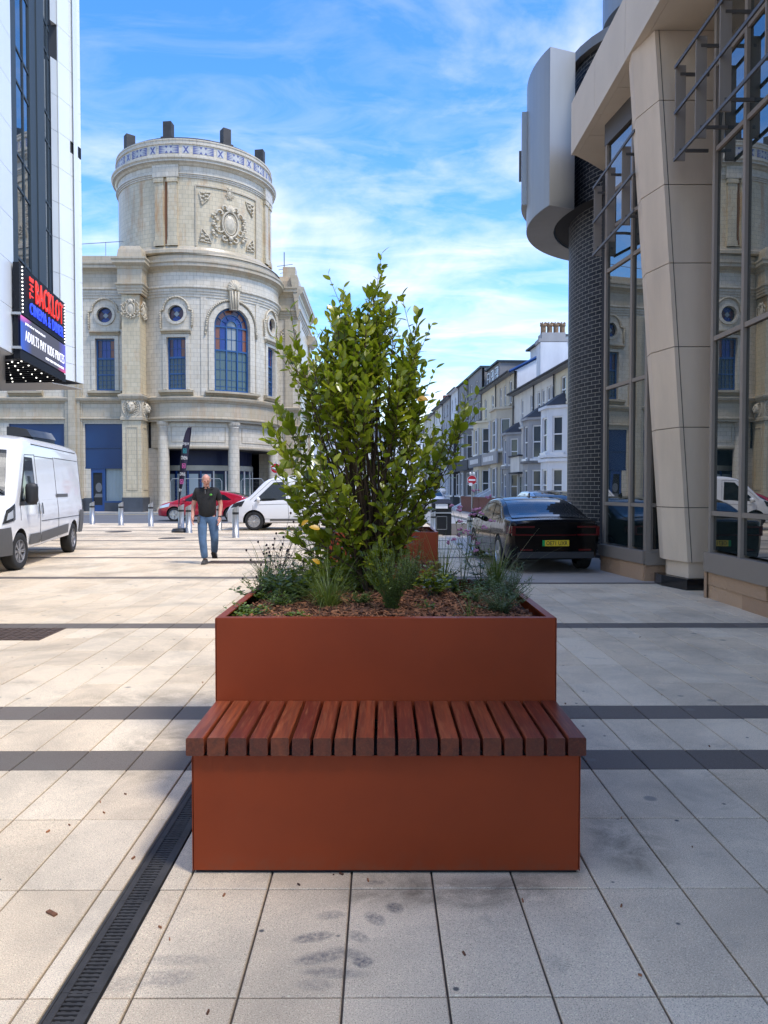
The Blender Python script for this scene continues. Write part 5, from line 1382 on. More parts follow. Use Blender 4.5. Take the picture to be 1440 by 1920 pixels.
for dg in (-52.5, -7.5, 37.5, 82.5, 127.5, 172.5, -97.5):
    uc = T.U(dg); mb = MB(); mbox(mb, T, uc - .27, uc + .27, 23.3, 24.3, -.75, -.18); mbox(mb, T, uc - .36, uc + .36, 23.1, 23.32, -.8, -.05); mb.build('roof_pier', 'black_pier', TH)
# blue tile motifs round the parapet
zc = 22.44; k = 0
mot = MB(); bg_ = MB()
u = T.U(-100)
while u < T.U(112):
    big = k % 2 == 0; w_ = .62 if big else .22
    mbox(bg_, T, u - w_, u + w_, zc - .235, zc + .235, .10, .112)
    for sg in (-1, 1):
        if big:
            for j in range(5):
                a = u + sg * (w_ - .02); b_ = u + sg * .10 * (j % 2); z = zc + (-.2 + .1 * j)
                mprism(mot, T, [(a, z - .045), (a, z + .045), (u + sg * .22, z)][::(-1 if sg > 0 else 1)], .112, .118)
            mprism(mot, T, [(u + sg * .05, zc + .22), (u + sg * .24, zc + .22), (u + sg * .14, zc + .07)][::(-1 if sg > 0 else 1)], .112, .118); mprism(mot, T, [(u + sg * .05, zc - .22), (u + sg * .24, zc - .22), (u + sg * .14, zc - .07)][::(1 if sg > 0 else -1)], .112, .118)
        else:
            mprism(mot, T, [(u - sg * .17, zc - .2), (u - sg * .08, zc - .2), (u + sg * .17, zc + .2), (u + sg * .08, zc + .2)], .112, .118)
    u += 1.02; k += 1
bg_.build('parapet_tiles', 'tile_grey', TH); mot.build('parapet_motifs', 'tile_blue', TH, kind='stuff')
# panel with the big cartouche
uc = T.U(37.9); hwp = T.U(25); mb = MB()
for (a, b_, c_, d_) in ((uc - hwp, uc + hwp, 20.30, 20.38), (uc - hwp, uc - hwp + .07, 16.6, 20.30), (uc + hwp - .07, uc + hwp, 16.6, 20.30)): mbox(mb, T, a, b_, c_, d_, 0, .07)
mb.build('tower_panel_moulding', 'faience_stained', TH)
cartouche(T, uc, 18.2, 1.25, parent=TH, name='tower_cartouche'); cartouche(T, uc, 20.15, .40, parent=TH, garland=False)
for sg in (-1, 1):
    for (z, s2) in ((19.9, 1), (16.95, -1)):
        mb = MB(); u0 = uc + sg * (hwp - .25)
        mtube(mb, T, [(u0, z, .05), (u0 - sg * .7, z + .08 * s2, .05), (u0 - sg * .55, z - .3 * s2, .05), (u0 - sg * .15, z - .75 * s2, .05), (u0, z, .05)], .05, 5)
        for q in range(9): mb.ball(T(u0 - sg * .12 * (1 + q % 4), z - s2 * .12 * (q // 2), .05), .08, 6, 4)
        mb.build('corner_spray', 'faience_ornament', TH, True)
# --- right wing
WX0, WX1, WY = gx(523, 53.6), gx(556, 53.6), 53.6
WF = Flat((WX0, WY, 0), (1, 0, 0), (0, -1, 0)); WS = Flat((WX1, WY, 0), (0, 1, 0), (1, 0, 0)); ww = WX1 - WX0
mb = MB(); wall(mb, WF, -1.5, ww, .1, 13.5); wall(mb, WS, 0, 9, .1, 13.5); mb.build('wing_wall', 'faience', TH)
mb = MB(); mbox(mb, WF, .35, ww - .35, 1, 13.4, 0, .14); mbox(mb, WS, .1, 1.4, 1, 13.4, 0, .14); mbox(mb, WS, 7.6, 8.9, 1, 13.4, 0, .14); mb.build('wing_pilaster', 'faience_stained', TH)
mb = MB(); band(mb, WF, -1.5, ww, up[:-2] + [(0, 16.4), (-.5, 16.4)]); band(mb, WS, -.35, 9.2, up[:-2] + [(0, 16.4), (-.5, 16.4)]); mb.build('wing_cornice', 'faience_stained', TH)
mb = MB(); band(mb, WS, -.1, 9.2, ent); band(mb, WF, -1.5, ww + .1, ent); mb.build('wing_entablature', 'faience_stained', TH)
mb = MB(); mb.box(WX0 - 1.5, WX1 - .02, WY + .02, WY + 9, .1, 16.35); mb.build('wing_core', 'render_cream', TH)
cartouche(WF, ww / 2, 12.4, .62, parent=TH)
mb = MB(); mbox(mb, WF, ww * .15, ww * .85, 16.35, 17.1, -1.2, -.1); mb.build('wing_parapet', 'faience_stained', TH)
mb = MB()
for z in (13.4, 10.6): band(mb, WS, 6.8, 9.4, [(0, z - .5), (.3, z - .4), (.55, z - .1), (.62, z), (.62, z + .2), (0, z + .25)])
mb.build('wing_corbel', 'faience_stained', TH)
# roof rail, aerial and downpipe
tr = MB(); zr = 17.55
pts = [(gx(100, 49.5), 49.5, zr - .35), (gx(255, 49.5), 49.5, zr), (gx(268, 49.5), 49.8, zr), (gx(276, 50), 50.2, zr - .5), (gx(276, 50), 50.2, 16.1)]
tr.tube(pts, .025, 5); tr.tube([(gx(100, 49.5), 49.5, zr - 1.3), (gx(172, 49.5), 49.5, zr - 1.35), (gx(186, 49.5), 49.8, 15.7)], .02, 5)
for px in (199, 255): tr.tube([(gx(px, 49.5), 49.5, 15.7), (gx(px, 49.5), 49.5, zr - .1)], .02, 5)
tr.build('roof_rail', 'galvanised', TH)
mb = MB(); ax, ay = gx(529, 54), 54.6
mb.tube([(ax, ay, 16.2), (ax, ay, 18.4)], .03, 5)
for q in range(3): mb.tube([(ax - .5 + .1 * q, ay, 17.4 - .25 * q), (ax + .6 - .1 * q, ay, 17.55 - .25 * q)], .018, 4)
mb.build('roof_aerial', 'slate_metal', TH)
mb = MB(); p = D(D.U(101), 0, .12); mb.tube([(p.x + .5, p.y + .3, .2), (p.x + .5, p.y + .3, 12.5)], .06, 6); mb.build('downpipe', 'galvanised', TH)
# temporary fence panels in front of the porch
def heras(label, xa, xb, Y):
    t = thing('mesh_fence_panel', label, 'fence', (xa, Y, .1), 'temporary fence panels by the theatre porch')
    f = MB(); f.tube([(xa, Y, .12), (xa, Y, 1.95), (xa + .12, Y, 2.12), (xb - .12, Y, 2.12), (xb, Y, 1.95), (xb, Y, .12)], .022, 5); f.tube([(xa, Y, .3), (xb, Y, .3)], .018, 5); f.build('frame', 'galvanised', t)
    w_ = MB(); n = 16
    for i in range(1, n): x = xa + (xb - xa) * i / n; w_.tube([(x, Y, .3), (x, Y, 2.1)], .0018, 3, cap=False)
    for i in range(1, 8): w_.tube([(xa, Y, .3 + i * .225), (xb, Y, .3 + i * .225)], .0018, 3, cap=False)
    w_.build('mesh', 'galvanised', t, kind='stuff')
    b_ = MB(); b_.box(xa - .3, xa + .3, Y - .12, Y + .12, .1, .24); b_.build('foot', 'black_plastic', t)
heras('left temporary mesh fence panel before the dark porch', gx(320, 46.6), gx(382, 46.6), 46.6)
heras('middle temporary mesh fence panel behind the man, before the porch', gx(383, 46.6), gx(416, 46.6), 46.6)
heras('right temporary mesh fence panel beside the middle column', gx(452, 46.6), gx(494, 46.6), 46.6)

TH.scale = (1, 1, .985); TH.location.x += .13
# ---------------------------------------------------------------- white cinema building on the left
CB = thing('cinema_building', 'white panelled modern building with dark tall glazing on the left', 'building', (-9.5, 20, 0))
dA = Vector((-.143, 1, 0)).normalized(); nA = Vector((dA.y, -dA.x, 0))     # plane A recedes slightly left and faces right
PA = lambda z: Vector((-8.55 - .143 * (z - 18), z, 0))
# panels of plane A: y from 3 to 19.45
HB = 4.62; HT = 19.0
def panel_field(M_, us, zs, m='white_panel', parent=CB, gap=.012, th=.03):
    for a, b in zip(us, us[1:]):
        for c, d in zip(zs, zs[1:]):
            mb = MB(); mbox(mb, M_, a + gap / 2, b - gap / 2, c + gap / 2, d - gap / 2, 0, th); mb.build('panel', m, parent)
o = PA(18.16); MA = Flat(o, -dA, nA)       # u runs towards the camera
back = MB(); mbox(back, MA, 0, 24, HB - .01, HT, -1.2, -.005); back.build('wall_core', 'panel_gap', CB)
zsA = [HB] + [HB + 1.04 * k for k in range(1, 14)]
panel_field(MA, [0, 1.6, 3.2, 4.8], zsA)
mb = MB(); mbox(mb, MA, 4.8 + .006, 24, HB, HT, 0, .03); mb.build('near_panels', 'white_panel', CB)
# plane B: the tall fin of small panels beyond the glazing
dB = Vector((.2, 1, 0)).normalized(); nB = Vector((dB.y, -dB.x, 0))
ob = Vector((gx(116.5, 23.2), 23.2, 0)); wB = 1.22
# length so that the far edge meets pixel 157
for k in range(200):
    e = ob + dB * (.5 + k * .01)
    if e.x > gx(157, e.y): wB = .5 + k * .01; break
MBp = Flat(ob, dB, nB); HB2 = 4.78
core = MB(); mbox(core, MBp, 0, wB, HB2 - .01, HT, -2.5, -.005); core.build('fin_core', 'panel_gap', CB)
zsB = [HB2, HB2 + .52, HB2 + 1.04] + [HB2 + 1.04 + 1.04 * k for k in range(1, 13)]
for i, (c, d) in enumerate(zip(zsB, zsB[1:])):
    for j in range(2):
        a, b = wB * j / 2, wB * (j + 1) / 2
        mb = MB(); mbox(mb, MBp, a + .002, b - .002, c + .005, d - .005, 0, .03)
        if j == 1 and abs((c + d) / 2 - (HB2 + 6.75)) < .52:
            mb = MB(); mbox(mb, MBp, a + .006, b - .006, c + .006, d - .35, 0, .03)
            q = MB(); mbox(q, MBp, a + (b - a) * .45, b + .004, d - .33, d + .004, -.2, .034); q.build('vent_opening', 'sign_black', CB)
        mb.build('panel', 'white_panel', CB)
# reveal between glazing and fin
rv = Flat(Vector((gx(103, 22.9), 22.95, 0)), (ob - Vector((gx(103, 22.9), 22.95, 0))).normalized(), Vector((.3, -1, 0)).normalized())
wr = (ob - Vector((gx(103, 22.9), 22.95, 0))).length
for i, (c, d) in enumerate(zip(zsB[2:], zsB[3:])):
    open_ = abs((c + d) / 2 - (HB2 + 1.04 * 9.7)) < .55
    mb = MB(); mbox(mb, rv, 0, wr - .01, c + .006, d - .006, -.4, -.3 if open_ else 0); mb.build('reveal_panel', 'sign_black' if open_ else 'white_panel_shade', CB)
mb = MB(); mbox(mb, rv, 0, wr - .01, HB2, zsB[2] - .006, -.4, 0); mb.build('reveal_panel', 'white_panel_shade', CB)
# curtain wall between
cs, ce = 18.17, 22.95
gA = PA(18.17) - nA * .10; gB = Vector((gx(103, ce), ce, 0)); gd = (gB - gA).normalized(); gn = Vector((gd.y, -gd.x, 0))
GM = Flat(gA, gd, gn); gl = (gB - gA).length
def ufor(px, M_, l):
    lo, hi = 0, l
    for _ in range(40):
        m_ = (lo + hi) / 2; p = M_(m_, 0)
        if gx(px, p.y) > p.x: lo = m_
        else: hi = m_
    return (lo + hi) / 2
U_ = [ufor(px, GM, gl) for px in (38, 53, 64, 76, 91, 98)]
mb = MB(); mbox(mb, GM, 0, gl, HB, HT, -.3, -.06); mb.build('glazing_backing', 'void', CB)
mb = MB(); mbox(mb, GM, -.02, U_[0], HB, HT, -.06, .03); mbox(mb, GM, U_[2], U_[4], HB, HT, -.06, .02); mbox(mb, GM, U_[1] - .03, U_[1] + .03, HB, HT, -.06, .01); mbox(mb, GM, U_[5] - .02, U_[5] + .04, HB, HT, -.06, .01)
mbox(mb, GM, U_[3] - .03, U_[3] + .03, HB, HT, .02, .05)
mb.build('slate_cladding', 'slate_metal', CB)
zt = [HB]
while zt[-1] < HT - 1: zt.append(zt[-1] + (1.75 if len(zt) % 2 else .8))
for i, (a, b) in enumerate(zip(zt, zt[1:])):
    for (p, q) in ((U_[0], U_[1] - .03), (U_[1] + .03, U_[2]), (U_[4], U_[5] - .02), (U_[5] + .04, gl)):
        if q - p > .02:
            mb = MB(); mbox(mb, GM, p, q, a + .03, b - .03, -.04, -.02); mb.build('pane', 'cinema_glass', CB)
    for (p_, q_) in ((U_[0], U_[2]), (U_[4], gl)):
        mb = MB(); mbox(mb, GM, p_, q_, b - .03, b + .03, -.06, .0); mb.build('transom', 'slate_metal', CB)
# soffits
P = lambda x, y, z: (x, y, z)
far_y = 22.6
mb = MB(); bl = at(15, 722, far_y)
mb.prism([PA(3).to_tuple()[:2] + (HB - .02,), PA(18.16).to_tuple()[:2] + (HB - .02,), (gB.x, gB.y, HB - .02), tuple(ob.to_tuple()[:2]) + (HB - .02,), tuple(MBp(wB, 0).to_tuple()[:2]) + (HB - .02,), (-14, 24.9, HB - .02), (-14, 3, HB - .02)], (0, 0, .02))
mb.build('soffit', 'soffit_grey', CB)
mb = MB(); mbox(mb, Flat(Vector((-14, 24.9, 0)), Vector((MBp(wB, 0).x + 14, MBp(wB, 0).y - 24.9, 0)).normalized(), Vector((0, 1, 0))), 0, (MBp(wB, 0) - Vector((-14, 24.9, 0))).length, HB2, HT, -.5, 0); mb.build('rear_wall', 'white_panel', CB)
# ground floor glazing set back, near the left edge
XG = gx(16, 20.2)
mb = MB()
MG = Flat((XG - .55, 8, 0), (0.018, 1, 0), (1, 0, 0))
for u in (0, 3, 6, 9, 12.1): mbox(mb, MG, u - .06, u + .06, 0, HB - .03, -.05, .08)
for z in (.1, 1.3, 2.5, 3.7, 4.75): mbox(mb, MG, .06, 12.04, z - .04, z + .04, -.05, .06)
mb.build('shopfront_frame', 'slate_metal', CB)
mb = MB(); mbox(mb, MG, 0, 12.1, 0, HB - .03, -.02, .0); mb.build('shopfront_glass', 'facade_glass', CB)
mb = MB(); mbox(mb, MG, 0, 12.1, 0, HB - .03, -3, -.1); mb.build('shopfront_core', 'void', CB)
# projecting sign and canopy
SG = thing('cinema_sign', 'black projecting cinema sign with red and blue neon lettering above an LED screen', 'sign', (-8.6, 20, 4.8))
p0 = at(38, 656, 18.0); s0 = Vector((p0.x, 18.0, 0)); s1 = Vector((gx(126, 22.0), 22.0, 0)); sd_ = (s1 - s0).normalized(); sn = Vector((sd_.y, -sd_.x, 0)); SL = (s1 - s0).length
SM = Flat(s0, sd_, sn)
z_a = gz(667, 18.0, 38); z_b = gz(656 - 1, 18.0, 38); z_c = gz(587, 18, 38); z_d = gz(491, 18, 38)      # bottom, screen bottom, screen top, sign top
mb = MB(); mbox(mb, SM, 0, SL, 4.50, z_b, -.14, .0); mb.build('fascia', 'sign_black', SG)
mb = MB(); mbox(mb, SM, 0, SL, z_b, z_d, -.14, -.04); mb.build('case', 'sign_black', SG)
mb = MB(); mbox(mb, SM, 0, SL, z_c + .02, z_d, -.04, -.005)
mb.build('name_board', 'sign_black', SG)
mb = MB(); a, b_ = SM(.03, z_b + .03, .0), None
mb.face([SM(.03, z_b + .03, .004), SM(SL - .03, z_b + .03, .004), SM(SL - .03, z_c - .02, .004), SM(.03, z_c - .02, .004)], [(0, 0), (1, 0), (1, 1), (0, 1)])
mb.build('screen', 'led_screen', SG)
hs = z_c - z_b; hn = z_d - z_c
def stext(txt, u0, u1, z0, z1, m, d=.03, ext=.03, name='lettering', bold=0.0, sp=1.0):
    place_text(txt, 1, SM((u0 + u1) / 2, (z0 + z1) / 2, d), sd_, (0, 0, 1), m, SG, name, ext, bold, u1 - u0, z1 - z0, spacing=sp)
stext('BACKLOT', SL * .285, SL * .91, z_c + hn * .42, z_d - hn * .10, 'neon_red', .03, .012, bold=.004, sp=1.12)
stext('BACKLOT', SL * .29, SL * .905, z_c + hn * .43, z_d - hn * .11, 'neon_core', .048, .002, bold=-.02, sp=1.12)
# THE runs upwards
place_text('THE', 1, SM(SL * .185, z_c + hn * .64, .05), (0, 0, 1), -sd_, 'neon_red', SG, 'lettering', .012, .0, hn * .44, SL * .065, spacing=1.3)
stext('CINEMA & DINER', SL * .17, SL * .91, z_c + hn * .12, z_c + hn * .36, 'neon_blue', .03, .012, bold=.0, sp=1.15)
stext('ADULTS PAY KIDS PRICES', SL * .09, SL * .95, z_b + hs * .33, z_b + hs * .62, 'screen_text', .012, .004, bold=-.012, sp=1.15)
stext('JOIN US AT THE BACKLOT', SL * .09, SL * .50, z_b + hs * .76, z_b + hs * .84, 'screen_text', .012, .003)
stext('CHILD TICKET PRICE ON ALL FILMS', SL * .50, SL * .93, z_b + hs * .13, z_b + hs * .20, 'screen_text', .012, .003)
for u in (SL * .045, SL * .975):
    for k in range(13):
        mb = MB(); mb.ball(SM(u, z_c + hn * (.06 + .885 * k / 12), .012), .020, 6, 4); mb.build('bulb', 'bulb', SG)
for z in (z_b + .04, z_c - .01):
    mb = MB(); mbox(mb, SM, -.05, .03, z - .03, z + .03, -.25, .02); mb.build('bracket', 'galvanised', SG)
CN = thing('sign_canopy', 'dark ribbed canopy ceiling with small lights under the cinema sign', 'canopy', (-9.5, 20, 4.7))
zc = 4.51
far = Vector((gx(15, 22.3), 22.3, 0)); near_ = Vector((gx(13, 18.2), 18.2, 0))
s1b = SM(SL, 0, 0); s1b = Vector((s1b.x, 22.0, 0))
mb = MB(); quad = [SM(0, zc, -.02), SM(SL, zc, -.02), Vector((far.x, 22.25, zc)), Vector((near_.x, 18.2, zc))]
mb.prism([tuple(q) for q in quad], (0, 0, .18)); mb.build('ceiling', 'canopy_black', CN)
mb = MB()
for k in range(1, 12):
    u = k / 12; a = quad[0].lerp(quad[1], u); b_ = quad[3].lerp(quad[2], u); mb.prism([(a.x, a.y, zc - .035), (b_.x, b_.y, zc - .035), (b_.x, b_.y + .02, zc - .035), (a.x, a.y + .02, zc - .035)], (0, 0, .034))
mb.build('ribs', 'sign_black', CN)
for i in range(4):
    for j in range(6):
        u, v = (j + .5 + .25 * (i % 2)) / 6.4, (i + .5) / 4
        p = quad[0].lerp(quad[1], u).lerp(quad[3].lerp(quad[2], u), v); mb = MB(); mb.ball((p.x, p.y, zc - .012), .022, 6, 4); mb.build('light', 'bulb', CN)
# dark rounded booth roof seen above the white van
KB = thing('booth', 'dark grey low booth with a rounded stepped roof behind the large white van', 'booth', (gx(40, 24), 24, 0))
x0, x1 = gx(17, 24), gx(63, 24); zz = lambda y: gz(y, 24, 40)
mb = MB(); mb.prism([(x0, 24, 0), (x1, 24, 0), (x1, 24, zz(820)), (x0, 24, zz(818))], (0, 1.6, 0)); mb.build('wall', 'slate_metal', KB)
mb = MB(); mb.prism([(x0, 23.9, zz(817)), (x1, 23.9, zz(819)), (x1 - .08, 23.9, zz(811)), (x1 - .15, 23.9, zz(805)), (x1 - .5, 23.9, zz(801)), (x0, 23.9, zz(800))], (0, 1.8, 0)); mb.build('roof', 'trim_grey', KB)
# ---------------------------------------------------------------- sandstone and glass building on the right
RB = thing('stone_glass_building', 'modern building with a raking sandstone pillar, tall bronze-framed glazing and a stone overhang', 'building', (5, 10, 0))
def glaz(name, M_, L_, zb, zt, mull, trans, skin='bronze_frame', deep=.03):
    f = MB()
    for u in mull: mbox(f, M_, u - .035, u + .035, zb, zt, -.08, deep)
    for z in trans:
        for a, b in zip(mull, mull[1:]): mbox(f, M_, a + .036, b - .036, z - .03, z + .03, -.08, deep - .01)
    f.build(name + '_frame', skin, RB)
    for a, b in zip(mull, mull[1:]):
        for c, d in zip([zb] + trans, trans + [zt]):
            if d - c > .1:
                g = MB(); mbox(g, M_, a + .04, b - .04, c + .035, d - .035, -.03, -.01); g.build('pane', 'facade_glass', RB)
    g = MB(); mbox(g, M_, mull[0], mull[-1], zb, zt, -.9, -.5); g.build('interior', 'void', RB)
SOF = 7.98
# near bay (bay A): from the far corner at the pillar towards and past the camera
A0 = Vector((gx(1335, 10.30), 10.30, 0)); MAq = Flat(A0, (0.0, -1, 0), (-1, 0, 0)); LA = 15
mullA = [0.0, .86, 2.35, 3.85, 5.35, 6.85, 8.35, 9.85, 11.35, 12.85]
zt_ = [gz(y, 10.3, 1336) for y in (962, 636, 297)]
glaz('near_bay', MAq, LA, .62, SOF, mullA, [zt_[0] - .0, zt_[1], 5.95, 7.05])
mb = MB(); mbox(mb, MAq, -.06, 13, .36, .62, -.3, .08); mb.build('near_bay_sill', 'bronze_frame', RB)
for k in range(9):
    for (z0, z1) in ((-.02, .18), (.185, .36)):
        mb = MB(); a = -.02 + k * 1.0 - (.4 if z0 > 0 else 0); mbox(mb, MAq, max(-.02, a), a + .99, z0, z1, -.3, .03 + .01 * ((k * 7 + int(z0 * 10)) % 3)); mb.build('plinth_stone', 'rough_stone', RB)
mb = MB(); mbox(mb, Flat(A0, (1, 0, 0), (0, 1, 0)), 0, 4, .36, SOF, -.01, .06); mb.build('near_bay_return', 'bronze_frame', RB)
mb = MB(); mbox(mb, Flat(A0, (1, 0, 0), (0, 1, 0)), -.06, 4, -.02, .36, -.01, .08); mb.build('near_bay_return_plinth', 'rough_stone', RB)
# far bay (bay B)
B0 = Vector((gx(1134.5, 13.9), 13.9, 0)); B1 = Vector((gx(1214, 12.3), 12.3, 0)); bd = (B1 - B0).normalized(); bn = Vector((bd.y, -bd.x, 0)); bn = -bn if bn.x > 0 else bn
MBq = Flat(B0, bd, bn); LB = (B1 - B0).length
um = LB * .64
ztB = [gz(y, 13.9, 1135) for y in (1020, 944, 729, 510, 435, 369, 300)]
glaz('far_bay', MBq, LB, ztB[0], 7.6, [0, um, LB], [ztB[1], ztB[2], ztB[3], ztB[4], ztB[5]])
mb = MB(); mbox(mb, MBq, -.05, LB + .05, ztB[0] - .2, ztB[0], -.3, .10); mb.build('far_bay_sill', 'bronze_frame', RB)
mb = MB(); mbox(mb, MBq, -.05, LB, 7.6, SOF, -.3, .04); mb.build('far_bay_head', 'bronze_dark', RB)
for k in range(2):
    mb = MB(); mbox(mb, MBq, -.04 + k * (LB + .04) / 2, -.05 + (k + 1) * (LB + .06) / 2, -.02, ztB[0] - .2, -.3, .06 + .01 * k); mb.build('plinth_stone', 'rough_stone', RB)
RT = Flat(B1, (1, .0, 0), (0, -1, 0))
f = MB()
for u in (0.0, .26, 1.4): mbox(f, RT, u - .04, u + .04, ztB[0] - .2, 7.6, -.06, .06)
for z in ztB[:5]: mbox(f, RT, .04, 1.4, z - .03, z + .03, -.06, .04)
f.build('far_bay_return_frame', 'bronze_frame', RB)
g = MB(); mbox(g, RT, .04, 1.4, ztB[0], 7.6, -.05, -.02); g.build('return_glass', 'facade_glass', RB)
mb = MB(); mbox(mb, RT, -.05, 2.2, -.02, ztB[0] - .2, -.4, .05); mb.build('plinth_stone', 'rough_stone', RB)
mb = MB(); mbox(mb, RT, -.05, 2.2, ztB[0] - .22, ztB[0] - .02, -.4, .08); mb.build('return_sill', 'bronze_frame', RB)
mb = MB(); mb.box(B1.x + .3, 12, 11.4, 16, 0, SOF); mb.build('recess_core', 'void', RB)
# raking pillar
PIL = []
def rake(z): return (z - .33) * -.0735
ZJ = [.40] + [gz(y, 11.1, 1292) for y in (952, 801, 650, 493, 346, 188)] + [SOF + .0]
cx, cy = gx(1291.5, 11.1), 11.1; lx, ly = gx(1246.5, 11.66), 11.66
for i, (a, b) in enumerate(zip(ZJ, ZJ[1:])):
    mb = MB(); g_ = .006
    ra, rb = rake(a + g_), rake(b - g_); dep = .14
    w = 1.9
    # front (camera-facing) leaf and left leaf of each block
    ca, cb = Vector((cx + ra, cy, a + g_)), Vector((cx + rb, cy, b - g_)); la, lb = Vector((lx + ra, ly, a + g_)), Vector((lx + rb, ly, b - g_))
    F1 = [ca, ca + Vector((w, 0, 0)), ca + Vector((w, .5, 0)), la + Vector((0, 0.0, 0)) + Vector((.05, .3, 0)), la]
    F2 = [cb, cb + Vector((w, 0, 0)), cb + Vector((w, .5, 0)), lb + Vector((.05, .3, 0)), lb]
    n = 5
    mb.mesh(F1 + F2, [(4, 3, 2, 1, 0), (5, 6, 7, 8, 9)] + [(k, (k + 1) % n, n + (k + 1) % n, n + k) for k in range(n)])
    mb.build('stone_block', 'sandstone', RB)
    if b != ZJ[-1] or True:
        q = MB(); rz = .012
        q.mesh([v + Vector((.012, .012, 0)) if True else v for v in [Vector((cx + rake(b) + .01, cy + .01, b - .01)), Vector((cx + rake(b) + w, cy + .01, b - .01)), Vector((cx + rake(b) + w, cy + .3, b - .01)), Vector((lx + rake(b) + .02, ly + .02, b - .01)),
                Vector((cx + rake(b) + .01, cy + .01, b + .01)), Vector((cx + rake(b) + w, cy + .01, b + .01)), Vector((cx + rake(b) + w, cy + .3, b + .01)), Vector((lx + rake(b) + .02, ly + .02, b + .01))]],
               [(3, 2, 1, 0), (4, 5, 6, 7), (0, 1, 5, 4), (1, 2, 6, 5), (2, 3, 7, 6), (3, 0, 4, 7)])
        q.build('block_joint', 'bronze_dark', RB)
# slim recessed joint strip beside the corner
q = MB(); zt1 = SOF
q.mesh([Vector((cx + rake(z) + o_, cy - .004, z)) for z in (.40, zt1) for o_ in (.055, .066)], [(0, 1, 3, 2)]); q.build('pillar_joint', 'bronze_dark', RB)
mb = MB(); mb.prism([(cx + .02, cy + .03, .17), (cx + 1.6, cy + .03, .17), (cx + 1.6, cy + .6, .17), (lx + .12, ly + .25, .17), (lx + .06, ly + .02, .17)], (0, 0, .24)); mb.build('pillar_foot', 'sandstone', RB)
mb = MB(); mb.prism([(cx - .02, cy - .03, -.02), (cx + 1.7, cy - .03, -.02), (cx + 1.7, cy + .6, -.02), (lx - .02, ly + .35, -.02), (lx - .04, ly, -.02)], (0, 0, .185)); mb.build('pillar_base', 'black_granite', RB)
# overhanging beam and soffit
XB = 3.735; YE = 15.2
mb = MB(); n_ = 5; ys = [YE, 13.55, 11.9, 10.2, 8.5, 6.0, 3.0, 0.0, -5, -10]
for a, b in zip(ys, ys[1:]):
    mb = MB(); mb.box(XB, XB + .12, b + .005, a - .005, SOF, SOF + 1.0); mb.build('fascia_panel', 'sandstone_pale', RB)
mb = MB(); mb.box(XB + .02, 13, -10, YE - .02, SOF + .02, SOF + .98); mb.build('overhang_core', 'panel_gap', RB)
ysf = [YE, 14.35, 13.5, 12.65, 11.75, 10.4, 9.0, 7.5, 6, 4.5, 3, 0, -10]
for i, (a, b) in enumerate(zip(ysf, ysf[1:])):
    mb = MB()
    if i == 0: mb.prism([(XB + .125, a - .005, SOF - .001), (XB + .125, b + .005, SOF - .001), (6.5, b + .005, SOF - .001), (6.5, a + 1.4, SOF - .001), (4.75, a + .9, SOF - .001)][::1], (0, 0, .02))
    else: mb.box(XB + .125, 6.5, b + .005, a - .005, SOF - .001, SOF + .019)
    mb.build('soffit_panel', 'sandstone_pale', RB)
mb = MB(); mb.prism([(XB + .02, YE - .03, SOF + .021), (6.5, YE - .03, SOF + .021), (6.5, YE + 1.38, SOF + .021), (4.75, YE + .88, SOF + .021)], (0, 0, .95)); mb.build('overhang_end', 'sandstone_pale', RB)
# unseen block invented above the overhang, its height set for sunlight on the square
mb = MB(); mb.box(5.6, 20, -14, 13.6, SOF + .99, 9.6); mb.build('unseen_upper_block', 'sandstone_pale', RB)
mb = MB(); mb.box(A0.x + .5, 20, -14, 10.0, 0, SOF); mb.build('inner_core', 'void', RB)
mb = MB()
# louvre frames
def louvre(name, X, ya, yb, zs, fins, side=.0):
    f = MB()
    for z in zs: f.obox((X, (ya + yb) / 2, z), (.012, 0, 0), (0, (yb - ya) / 2, 0), (0, 0, .022))
    f.build(name + '_rails', 'bronze_dark', RB)
    for y in fins:
        q = MB(); q.obox((X + .07, y, (zs[0] + zs[-1]) / 2), (.07, .0, 0), (0, .010, 0), (0, 0, (zs[-1] - zs[0]) / 2 + .02)); q.build('louvre_fin', 'bronze_frame', RB)
        for z_ in (zs[0] + .12, zs[-1] - .1):
            q = MB(); q.obox((X + .26, y, z_), (.2, 0, 0), (0, .014, 0), (0, 0, .02)); q.build('louvre_arm', 'bronze_dark', RB)
louvre('near_louvre', 4.05, 2.0, 10.7, [5.99, 6.62, 7.24], [10.68, 10.0, 9.3, 8.2, 6.7, 5.2, 3.7])
louvre('far_louvre', 3.86, 11.8, 14.05, [5.70, 6.28, 6.90], [14.0, 13.2, 12.4])

# ---------------------------------------------------------------- dark brick stair tower with steel drum
BT = thing('brick_tower', 'round dark brick tower with pale mortar and a curved steel hood near its top', 'building', (6.6, 17.5, 0))
TQ = Drum((6.6, 17.5), 2.27); TQ.step = .18
mb = MB(); mbox(mb, TQ, TQ.U(-150), TQ.U(90), -.05, 10.75, -.2, 0); mb.build('wall', 'dark_brick', BT)
